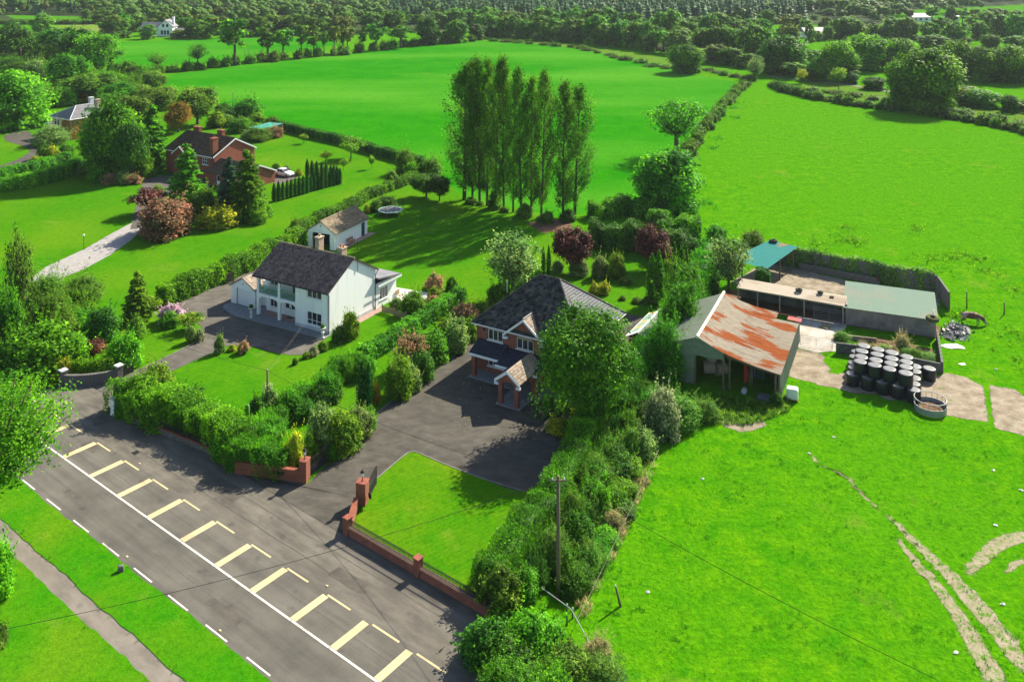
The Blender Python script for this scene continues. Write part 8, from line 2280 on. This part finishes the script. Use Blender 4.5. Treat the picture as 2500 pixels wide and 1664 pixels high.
row('T3', [(1880, 760), (2100, 800), (2352, 850)], 5.0, ['hrow'], [L_SCRUB, L_OLIVE], (0.9, 1.8), (3.5, 6), 'low pale scrub on the bank beyond the pasture hedge', 'scrub on the bank', 1.4)
row('T2', [(950, 275), (1300, 300), (1650, 335), (1900, 395), (2230, 470)], 9.0, ['hrow'], [L_SCRUB, L_OLIVE], (0.9, 1.9), (4, 8), 'low scrub along the grassy bank of the big field', 'scrub along the big field', 1.5)
row('T3', [(120, 470), (430, 545)], 7.0, ['hrow'], [L_SCRUB, L_OLIVE], (0.9, 1.9), (4, 7), 'low scrub along the grassy bank of the big field', 'scrub along the big field', 1.5)

far = [
    ('farlite', L_MID, 'T1', 1605, 450, 105, 270), ('farlite', L_MID, 'T1', 1830, 408, 165, 180), ('farlite', L_MID, 'T1', 1935, 400, 175, 180), ('farlite', L_OLIVE, 'T1', 2060, 392, 155, 120),
    ('farlite', L_OLIVE, 'T1', 2145, 388, 170, 130), ('farlite', L_OLIVE, 'T1', 2215, 382, 195, 80), ('farlite', L_FARBROWN, 'T1', 2285, 376, 165, 110), ('farlite', L_FARBROWN, 'T1', 2340, 365, 165, 80),
    ('farlite', L_FARBROWN, 'T2', 50, 360, 165, 130), ('farlite', L_OLIVE, 'T2', 150, 350, 205, 80), ('farlite', L_MID, 'T2', 250, 345, 148, 160), ('farlite', L_MID, 'T2', 415, 330, 160, 200),
    ('far', L_DARK, 'T2', 610, 305, 105, 170), ('far', L_OLIVE, 'T2', 710, 295, 205, 110), ('far', L_MID, 'T2', 805, 290, 138, 150), ('far', L_DARK, 'T2', 930, 268, 150, 120), ('farlite', L_OLIVE, 'T2', 965, 275, 200, 55)]
for r_ in far: plant(*r_, 'tall tree rising from the hedgerow along the far side of the big field', 'trees in the far hedgerow')
far2 = [
    ('lowoak', L_MID, 'T3', 40, 495, 300, 220, 'round dark tree at the corner of the big field'),
    ('loose', L_PALE, 'T3', 515, 545, 375, 150, 'pale oval tree on the bank beside the lane'),
    ('small', L_YELLOW, 'T3', 832, 570, 468, 75, 'small yellow green tree on the bank'),
    ('small', L_MAPLE, 'T3', 1085, 612, 455, 115, 'small light green tree by the lane'),
    ('lowoak', L_DARK, 'T3', 705, 500, 232, 300, 'large dark tree overhung by ivy beyond the bank'),
    ('lowoak', L_BRIGHT, 'T3', 1070, 550, 275, 220, 'light green tree beyond the lane'),
    ('lowoak', L_MID, 'T3', 950, 550, 390, 140, 'dark green tree beside the light green one'),
    ('lowoak', L_BRIGHT, 'T3', 1270, 475, 225, 290, 'broad light green tree behind the small green paddock'),
    ('lowoak', L_OLIVE, 'T3', 1500, 475, 260, 230, 'olive tree behind the small green paddock'),
    ('lowoak', L_BRIGHT, 'T3', 1690, 745, 320, 430, 'huge spreading tree at the pasture hedge'),
    ('lowoak', L_MID, 'T3', 1520, 735, 390, 220, 'dark side tree under the huge spreading tree'),
    ('lowoak', L_MID, 'T3', 820, 510, 400, 130, 'round bush like tree beside the large dark tree'),
    ('lowoak', L_DARK, 'T3', 1170, 570, 490, 100, 'dark bush like tree by the paddock'),
    ('lowoak', L_DARK, 'T3', 1330, 610, 520, 150, 'dark round bush in the paddock hedge'),
    ('lowoak', L_OLIVE, 'T3', 1890, 540, 270, 220, 'olive tree at the paddock end'),
    ('lowoak', L_OLIVE, 'T3', 2060, 555, 315, 270, 'broad olive tree in the paddock tree line'),
    ('lowoak', L_OLIVE, 'T3', 2270, 560, 300, 260, 'tall olive tree in the paddock tree line'),
    ('lowoak', L_MID, 'T3', 2060, 730, 610, 220, 'dark bushy tree beyond the lane hedge'),
    ('lowoak', L_DARK, 'T3', 2260, 765, 650, 120, 'small dark tree beside the lane'),
    ('lowoak', L_OLIVE, 'T3', 1950, 700, 630, 110, 'round olive bush beside the lane'),
    ('lowoak', L_DARK, 'T3', 1900, 650, 560, 100, 'dark round bush by the huge spreading tree'),
]
many(far2)
midt = [(240, 205, 108, 120), (500, 225, 125, 150), (595, 180, 70, 120), (770, 225, 80, 200), (745, 340, 155, 130), (440, 160, 80, 90), (890, 290, 165, 60), (930, 280, 200, 90), (1010, 275, 170, 80), (1130, 265, 105, 210), (1225, 275, 145, 100), (1340, 265, 155, 80), (1450, 270, 105, 180), (1570, 275, 110, 150), (1700, 265, 150, 120), (1790, 235, 100, 110), (1900, 275, 140, 150), (2040, 270, 140, 120), (2130, 240, 95, 110), (2200, 250, 80, 130), (2300, 265, 90, 130), (1020, 110, 55, 90), (1080, 95, 60, 50), (920, 135, 95, 60), (2120, 330, 230, 130), (2290, 330, 240, 150), (1740, 330, 240, 200), (1960, 305, 250, 70)]
for x, yb, yt, w in midt:
    plant('far', RP.choice([L_FAR, L_OLIVE, L_FARBROWN, L_MID, L_FAR]), 'T3', x, yb, yt, w, 'rounded hedgerow tree among the small far fields', 'trees among the far fields')
belt = []
def beltrow(tile, pts, step, h, w, mats, label, group, jit=4):
    row(tile, pts, step, ['far', 'far', 'farlite'], mats, h, w, label, group, jit)
beltrow('T2', [(990, 245), (1300, 262), (1700, 292), (2050, 330), (2352, 375)], 5.5, (9, 14), (8, 13), [L_MID, L_FAR, L_OLIVE], 'tree in the leafy belt behind the big field', 'tree belt behind the big field', 3)
beltrow('T2', [(960, 190), (1400, 205), (1800, 225), (2352, 270)], 7.0, (10, 15), (9, 14), [L_MID, L_FAR, L_OLIVE, L_BRIGHT], 'tree in the leafy belt behind the big field', 'tree belt behind the big field', 5)
beltrow('T3', [(0, 330), (150, 350), (300, 365), (430, 380), (600, 400)], 5.5, (10, 14), (8, 13), [L_MID, L_FAR, L_OLIVE], 'tree in the leafy belt behind the big field', 'tree belt behind the big field', 4)
beltrow('T3', [(20, 250), (250, 255), (450, 265), (640, 290)], 7, (10, 14), (9, 13), [L_MID, L_FAR, L_OLIVE], 'tree in the leafy belt behind the big field', 'tree belt behind the big field', 5)
beltrow('T1', [(1550, 255), (1900, 235), (2352, 235)], 8, (9, 13), (10, 14), [L_FAR, L_OLIVE, L_FARBROWN], 'tree in the wooded edge behind the far hedgerow', 'wooded edge behind the far hedgerow', 5)
beltrow('T2', [(0, 220), (400, 205), (900, 185)], 8, (10, 14), (10, 14), [L_FAR, L_OLIVE, L_MID], 'tree in the wooded edge behind the far hedgerow', 'wooded edge behind the far hedgerow', 5)
beltrow('T1', [(700, 225), (820, 240), (900, 215), (1200, 200), (1480, 245)], 8, (7, 12), (8, 12), [L_FAR, L_MID, L_FARBROWN, L_OLIVE], 'tree round the far white farmhouse', 'trees round the far white farmhouse', 4)
for x, yb, yt, w in ((1010, 268, 170, 110), (840, 262, 205, 110), (760, 275, 225, 100), (1215, 262, 200, 110), (1360, 262, 140, 150), (1300, 262, 190, 90), (700, 160, 60, 150), (590, 130, 60, 60)):
    plant('far', RP.choice([L_FAR, L_PURPLE, L_FARBROWN, L_MID]) if x == 1010 else RP.choice([L_FAR, L_FARBROWN, L_MID]), 'T1', x, yb, yt, w, 'tree standing by the far white farmhouse', 'garden trees of the far farmhouse')
beltrow('T1', [(-100, 300), (100, 280), (330, 250)], 12, (9, 13), (10, 15), [L_DARK, L_FAR], 'dark tree in the clump before the far strip fields', 'clump before the strip fields', 4)
for x in range(30, 600, 60):
    plant('hrow', L_FAR, 'T1', x, 165 + 10 * (x % 3), 135, 90, 'low bush between the far strip fields', 'bushes between the strip fields')
beltrow('T3', [(860, 460), (920, 440), (1120, 455)], 9, (5, 8), (8, 10), [L_MID, L_OLIVE], 'tree behind the small green paddock', 'trees behind the paddock', 3)

LAB3, GRP3 = 'bushy tree in the layered hedges between the far paddocks', 'layered hedges of the far paddocks'
for pts, st_, h_ in (([(120, 400), (350, 440), (600, 480)], 6, (4, 8)), ([(620, 500), (900, 545), (1180, 560)], 6, (3.5, 7)), ([(1140, 465), (1400, 470), (1480, 470)], 6, (7, 10)), ([(1750, 520), (2050, 540), (2400, 560), (2600, 580)], 6, (8, 12)), ([(1900, 690), (2150, 725), (2400, 770)], 7, (3, 5)),
                     ([(880, 240), (1130, 250), (1400, 250)], 8, (7, 11)), ([(1750, 165), (2050, 170), (2400, 180)], 9, (9, 13)), ([(2000, 215), (2400, 215)], 9, (9, 13))):
    beltrow('T3', pts, st_, h_, (7, 12), [L_MID, L_FAR, L_OLIVE, L_FARBROWN, L_OLIVE], LAB3, GRP3, 3)
# far woods: nobody could count these
def inside(poly, P):
    poly = np.asarray(poly); x, y = P[:, 0], P[:, 1]
    r_ = np.zeros(len(P), bool); j = len(poly) - 1
    for i in range(len(poly)):
        a, b = poly[i], poly[j]
        c_ = ((a[1] > y) != (b[1] > y)) & (x < (b[0] - a[0]) * (y - a[1]) / (b[1] - a[1] + 1e-9) + a[0])
        r_ ^= c_; j = i
    return r_
rgw = np.random.default_rng(5)
def wood(name, label, P, mat, kind, seed, hrange):
    L = Leaves(seed); rg = L.rg
    protoV = []
    for s_ in range(4):
        K = Leaves(seed * 10 + s_)
        if kind == 'round':
            for k in range(9):
                d = sphere_dirs(K.rg, 1)[0]; d[2] = abs(d[2]) * 0.9 - 0.2
                K.clump(np.array([0, 0, 0.55]) + d * np.array([0.3, 0.3, 0.27]), K.rg.uniform(0.16, 0.24), 14, 0.075, 0.85, core=0.98)
        else:
            for k in range(6):
                t_ = 0.12 + 0.8 * k / 6
                r_ = 0.19 * (1 - t_) + 0.02
                for j in range(9):
                    a_ = 2 * math.pi * j / 9 + k
                    K.add(np.array([[math.cos(a_) * r_ * 0.7, math.sin(a_) * r_ * 0.7, t_]]), np.array([[math.cos(a_), math.sin(a_), 0.9]]), np.array([r_ * 0.75 + 0.03]), 0.7, np.array([[math.cos(a_), math.sin(a_), -0.55]]))
            K.core((0, 0, 0.45), (0.075, 0.075, 0.42))
        protoV.append((np.concatenate(K.V), np.concatenate(K.Q), np.concatenate(K.T), np.concatenate(K.rq), np.concatenate(K.rt)))
    for k, p in enumerate(P):
        V, Q, T, rq, rt = protoV[k % 4]
        h = rg.uniform(*hrange); a_ = rg.uniform(0, 6.28); w = h * rg.uniform(0.9, 1.25)
        R_m = np.array([[math.cos(a_), -math.sin(a_), 0], [math.sin(a_), math.cos(a_), 0], [0, 0, 1]])
        L.V.append((V @ R_m.T) * np.array([w, w, h]) + np.array([p[0], p[1], 0])); L.Q.append(Q + L.n); L.T.append(T + L.n); L.n += len(V)
        tone = rg.uniform(-0.3, 0.3)
        L.rq.append(np.clip(rq + tone, 0, 1)); L.rt.append(rt)
    o = link(name, L.mesh(name, mat)); tag(o, label, 'wood', kind='stuff')
gx_, gy_ = np.meshgrid(np.arange(-640, 640, 9.5), np.arange(575, 960, 15.0))
P = np.stack([gx_.ravel(), gy_.ravel()], 1) + rgw.normal(0, 3.2, (gx_.size, 2))
P = P[np.abs(P[:, 0]) < P[:, 1] * 0.6 + 25]
open_ = [GP('T3', [(1440, 75), (1900, 50), (2500, 20), (2600, 120), (2100, 165), (1700, 165), (1400, 150)]), GP('T3', [(850, 95), (1100, 100), (1100, 160), (850, 160)]), GP('T1', [(0, 95), (640, 105), (780, 150), (690, 215), (100, 215), (0, 160)])]
keep = np.ones(len(P), bool)
for q in open_: keep &= ~inside(q, P)
P = P[keep]
u = 1250 + FOC * P[:, 0] / P[:, 1]; v = HORIZON + FOC * CAM_H / P[:, 1]
pine = ((u > 960) & (u < 1990) & (v < 62)) & (rgw.random(len(P)) < 0.9)
pine |= (rgw.random(len(P)) < 0.1)
Q1 = P[pine]; Q1 = np.concatenate([Q1, Q1 + rgw.normal(0, 4, Q1.shape)])
wood('conifer_wood', 'dense dark conifer plantation along the horizon', Q1, L_PINE, 'pine', 31, (11, 15))
rest = P[~pine]
sel = rgw.random(len(rest)) < 0.3
wood('broadleaf_wood', 'far broadleaf woods along the horizon', rest[~sel], L_FAR, 'round', 32, (9, 14))
wood('broadleaf_wood', 'browner patches of the far broadleaf woods', rest[sel], L_FARBROWN, 'round', 33, (8, 13))
# edge of the plantation, nearer
E1 = path_points([G('T2', 1350, 165), G('T2', 1900, 175), G('T3', 0, 170), G('T3', 430, 160)], 4.0)
E1 = np.concatenate([E1 + rgw.normal(0, 2, E1.shape), E1 + np.array([0, 12]) + rgw.normal(0, 3, E1.shape), E1 + np.array([0, 26]) + rgw.normal(0, 3, E1.shape)])
wood('conifer_wood', 'dark front edge of the conifer plantation', E1, L_PINE, 'pine', 34, (12, 17))
E2 = np.concatenate([path_points([G('T3', 830, 95), G('T3', 1450, 95)], 7) + rgw.normal(0, 3, (1, 2)), path_points([G('T3', 1480, 112), G('T3', 1960, 84)], 8), path_points([G('T2', 0, 130), G('T2', 700, 110), G('T2', 1350, 130)], 8), path_points([G('T1', 760, 130), G('T1', 1300, 140), G('T1', 2352, 150)], 8), path_points([G('T1', 800, 170), G('T1', 1400, 190), G('T1', 2352, 190)], 9), path_points([G('T2', 0, 165), G('T2', 900, 145)], 9)])
E2 = E2 + rgw.normal(0, 3.5, E2.shape)
wood('broadleaf_wood', 'nearer fringe of the far broadleaf woods', E2, L_FAR, 'round', 35, (8, 13))

# ------------------------------------------------------------------ grass, weeds and litter
def tufts(name, label, poly, n, h, mat, seed, dark=0.3, avoid=(), clusters=0, cr=2.0, cat='grass', z=0.0, blades=5, spread=0.09, aspect=0.32):
    rg = np.random.default_rng(seed)
    poly = np.array(poly); lo, hi = poly.min(0), poly.max(0)
    if clusters:
        C = rg.uniform(lo, hi, (clusters, 2))
        P = C[rg.integers(0, clusters, n * 2)] + rg.normal(0, cr, (n * 2, 2)) * rg.random((n * 2, 1))
    else:
        P = rg.uniform(lo, hi, (n * 3, 2))
    m = inside(poly, P)
    for a in avoid: m &= ~inside(a, P)
    P = P[m][:n]
    L = Leaves(seed)
    k = len(P); B = np.repeat(P, blades, 0)
    hh = np.repeat(rg.uniform(h[0], h[1], k) * (0.6 + 0.8 * rg.random(k)), blades) * rg.uniform(0.6, 1.2, k * blades)
    a_ = rg.uniform(0, 6.28, k * blades)
    d = np.stack([np.cos(a_), np.sin(a_)], 1)
    c0 = P.mean(0)
    C3 = np.concatenate([B - c0 + d * (spread + 0.35 * hh[:, None]) * rg.random((k * blades, 1)), (hh * 0.45)[:, None] + z], 1)
    N = np.concatenate([d, np.full((k * blades, 1), 0.55)], 1) + rg.normal(0, 0.3, (k * blades, 3))
    td = np.concatenate([d * 0.45, np.ones((k * blades, 1))], 1)
    L.add(C3, N, hh * 0.62, aspect, td, rnd=np.repeat(np.clip(rg.normal(0.45, dark, k), 0, 1), blades))
    o = link(name, L.mesh(name, mat), None, (c0[0], c0[1], 0)); tag(o, label, cat, kind='stuff')
YARDS = [GP('Z6', [(1000, 1180), (1030, 960), (1460, 1160), (2080, 1330), (2040, 1400), (1400, 1280)]), GP('T6', [(1560, 1060), (1830, 1012), (2062, 1100), (2092, 1338), (1820, 1292)]), GP('T6', [(2130, 1098), (2290, 1130), (2600, 1400), (2520, 1500), (2165, 1380)]),
         GP('T9', [(1480, 560), (1560, 560), (1900, 880), (2110, 1080), (2450, 1550), (2250, 1720), (1990, 1280), (1700, 870)]), GP('T9', [(1950, 860), (2040, 720), (2420, 490), (2420, 580), (2060, 760)])]
PAST = [G('T8', 1700, 1640), G('T8', 1660, 1140), G('T8', 1930, 560), G('T8', 2200, 20), G('Z6', 560, 1540), G('Z6', 900, 1480), G('Z6', 990, 1190), G('Z6', 1400, 1290), G('Z6', 2000, 1400), G('Z6', 2060, 1530), G('T6', 2090, 1350), G('T6', 2600, 1560), G('T9', 2700, 1700)]
tufts('grass', 'short uneven tufts of the grazed pasture', PAST, 11000, (0.03, 0.08), L_TUFT, 41, 0.18, avoid=YARDS)
tufts('grass', 'darker ungrazed tufts scattered over the pasture', PAST, 3600, (0.05, 0.13), L_TUFT, 42, 0.2, avoid=YARDS, clusters=300, cr=0.9)
UP = [G('T6', 1000, 200), G('T6', 1760, 380), G('T6', 1830, 700), G('T6', 2100, 900), G('T6', 2352, 1050), G('T6', 3000, 1000), G('T3', 2700, 1000), G('T3', 1430, 780), G('T3', 640, 625), G('T3', 380, 720), G('T3', 120, 1100), G('T6', 640, 60)]
tufts('grass', 'coarse tufts in the upper pasture', UP, 11000, (0.05, 0.15), L_TUFT, 43, 0.2, avoid=YARDS, spread=0.16)
tufts('weeds', 'patches of broad leaved dock in the upper pasture', [G('T6', 1000, 200), G('T6', 1760, 380), G('T6', 1830, 700), G('T6', 2352, 1050), G('T6', 3000, 1000), G('T6', 3000, 0), G('T6', 640, 0)], 1800, (0.14, 0.34), L_BRIGHT, 44, 0.2, clusters=46, cr=2.2, cat='weeds', spread=0.2)
tufts('weeds', 'weeds along the hedge side of the pasture', [G('T3', 420, 640), G('T3', 480, 720), G('T3', 260, 1010), G('T3', 150, 1250), G('T3', 320, 1500), G('T6', 560, 60), G('T6', 300, 40), G('T3', 60, 1300), G('T3', 40, 1100), G('T3', 250, 850)], 1500, (0.15, 0.4), L_TUFT, 45, 0.15, clusters=40, cr=2.5, cat='weeds', spread=0.2)
tufts('dry_grass', 'tall dry grass along the pasture fence', [G('T8', 1560, 1200), G('T8', 1690, 1130), G('T8', 1960, 540), G('T8', 2220, 0), G('T8', 2080, 0), G('T8', 1820, 560)], 2600, (0.2, 0.5), L_STRAW, 46, 0.3, clusters=90, cr=1.0, blades=9, aspect=0.07)
tufts('dry_grass', 'rough grass before the barn mouth', [G('Z6', 430, 1320), G('Z6', 900, 1400), G('Z6', 1000, 1300), G('Z6', 1010, 1450), G('Z6', 700, 1560), G('Z6', 380, 1560)], 1300, (0.15, 0.4), L_SCRUB, 47, 0.3, blades=8, aspect=0.12)
tufts('grass', 'fringe of longer grass along the footpath', [RW(-40, -7.35), RW(20, -7.35), RW(20, -6.85), RW(-40, -6.85)], 1500, (0.08, 0.16), L_TUFT, 48, 0.3, z=0.04)
tufts('grass', 'fringe of longer grass on the lower side of the footpath', [RW(-40, -8.75), RW(20, -8.75), RW(20, -8.35), RW(-40, -8.35)], 1000, (0.08, 0.16), L_TUFT, 49, 0.3, z=0.04)
tufts('grass', 'fringe of grass along the road edge', [RW(-40, -4.15), RW(20, -4.15), RW(20, -3.85), RW(-40, -3.85)], 1000, (0.06, 0.12), L_TUFT, 50, 0.3, z=0.04)
tufts('dry_grass', 'dry straw along the footpath edge', [RW(-40, -7.3), RW(20, -7.3), RW(20, -6.9), RW(-40, -6.9)], 700, (0.06, 0.13), L_STRAW, 52, 0.3, z=0.04, clusters=60, cr=0.6)
tufts('grass', 'tufts along the wheel ruts', GP('T9', [(1480, 520), (1560, 540), (1950, 880), (2110, 1060), (2460, 1500), (2300, 1720), (1960, 1280), (1680, 870)]), 420, (0.05, 0.12), L_TUFT, 51, 0.3)
lit = Leaves(60)
poly = np.array(GP('T5', [(600, 1130), (920, 1000), (1250, 1250), (1450, 1340), (1300, 1500), (1000, 1480), (780, 1350)]))
Pp = lit.rg.uniform(poly.min(0), poly.max(0), (900, 2)); Pp = Pp[inside(poly, Pp)][:170]
lit.add(np.concatenate([Pp, np.full((len(Pp), 1), 0.055)], 1), np.tile([0, 0, 1.0], (len(Pp), 1)) + lit.rg.normal(0, 0.2, (len(Pp), 3)), lit.rg.uniform(0.03, 0.075, len(Pp)), 0.7)
o = link('fallen_leaves', lit.mesh('fallen_leaves', L_STRAW)); tag(o, 'fallen leaves scattered over the dark tarmac drive', 'leaves', kind='stuff')

# ------------------------------------------------------------------ air
hz_m = bpy.data.materials.new('haze'); hz_m.use_nodes = True
hn = hz_m.node_tree.nodes
hn.remove(hn['Principled BSDF'])
pv = hn.new('ShaderNodeVolumePrincipled')
pv.inputs['Color'].default_value = (0.80, 0.88, 1.0, 1)
pv.inputs['Density'].default_value = 0.00006
pv.inputs['Anisotropy'].default_value = 0.2
hz_m.node_tree.links.new(pv.outputs[0], hn['Material Output'].inputs['Volume'])
mb = MB(); mb.box(-2300, -100, -1, 2300, 3300, 48)
hz_o = mb.build('haze', hz_m); tag(hz_o, 'thin summer haze over the countryside', 'haze', kind='stuff')
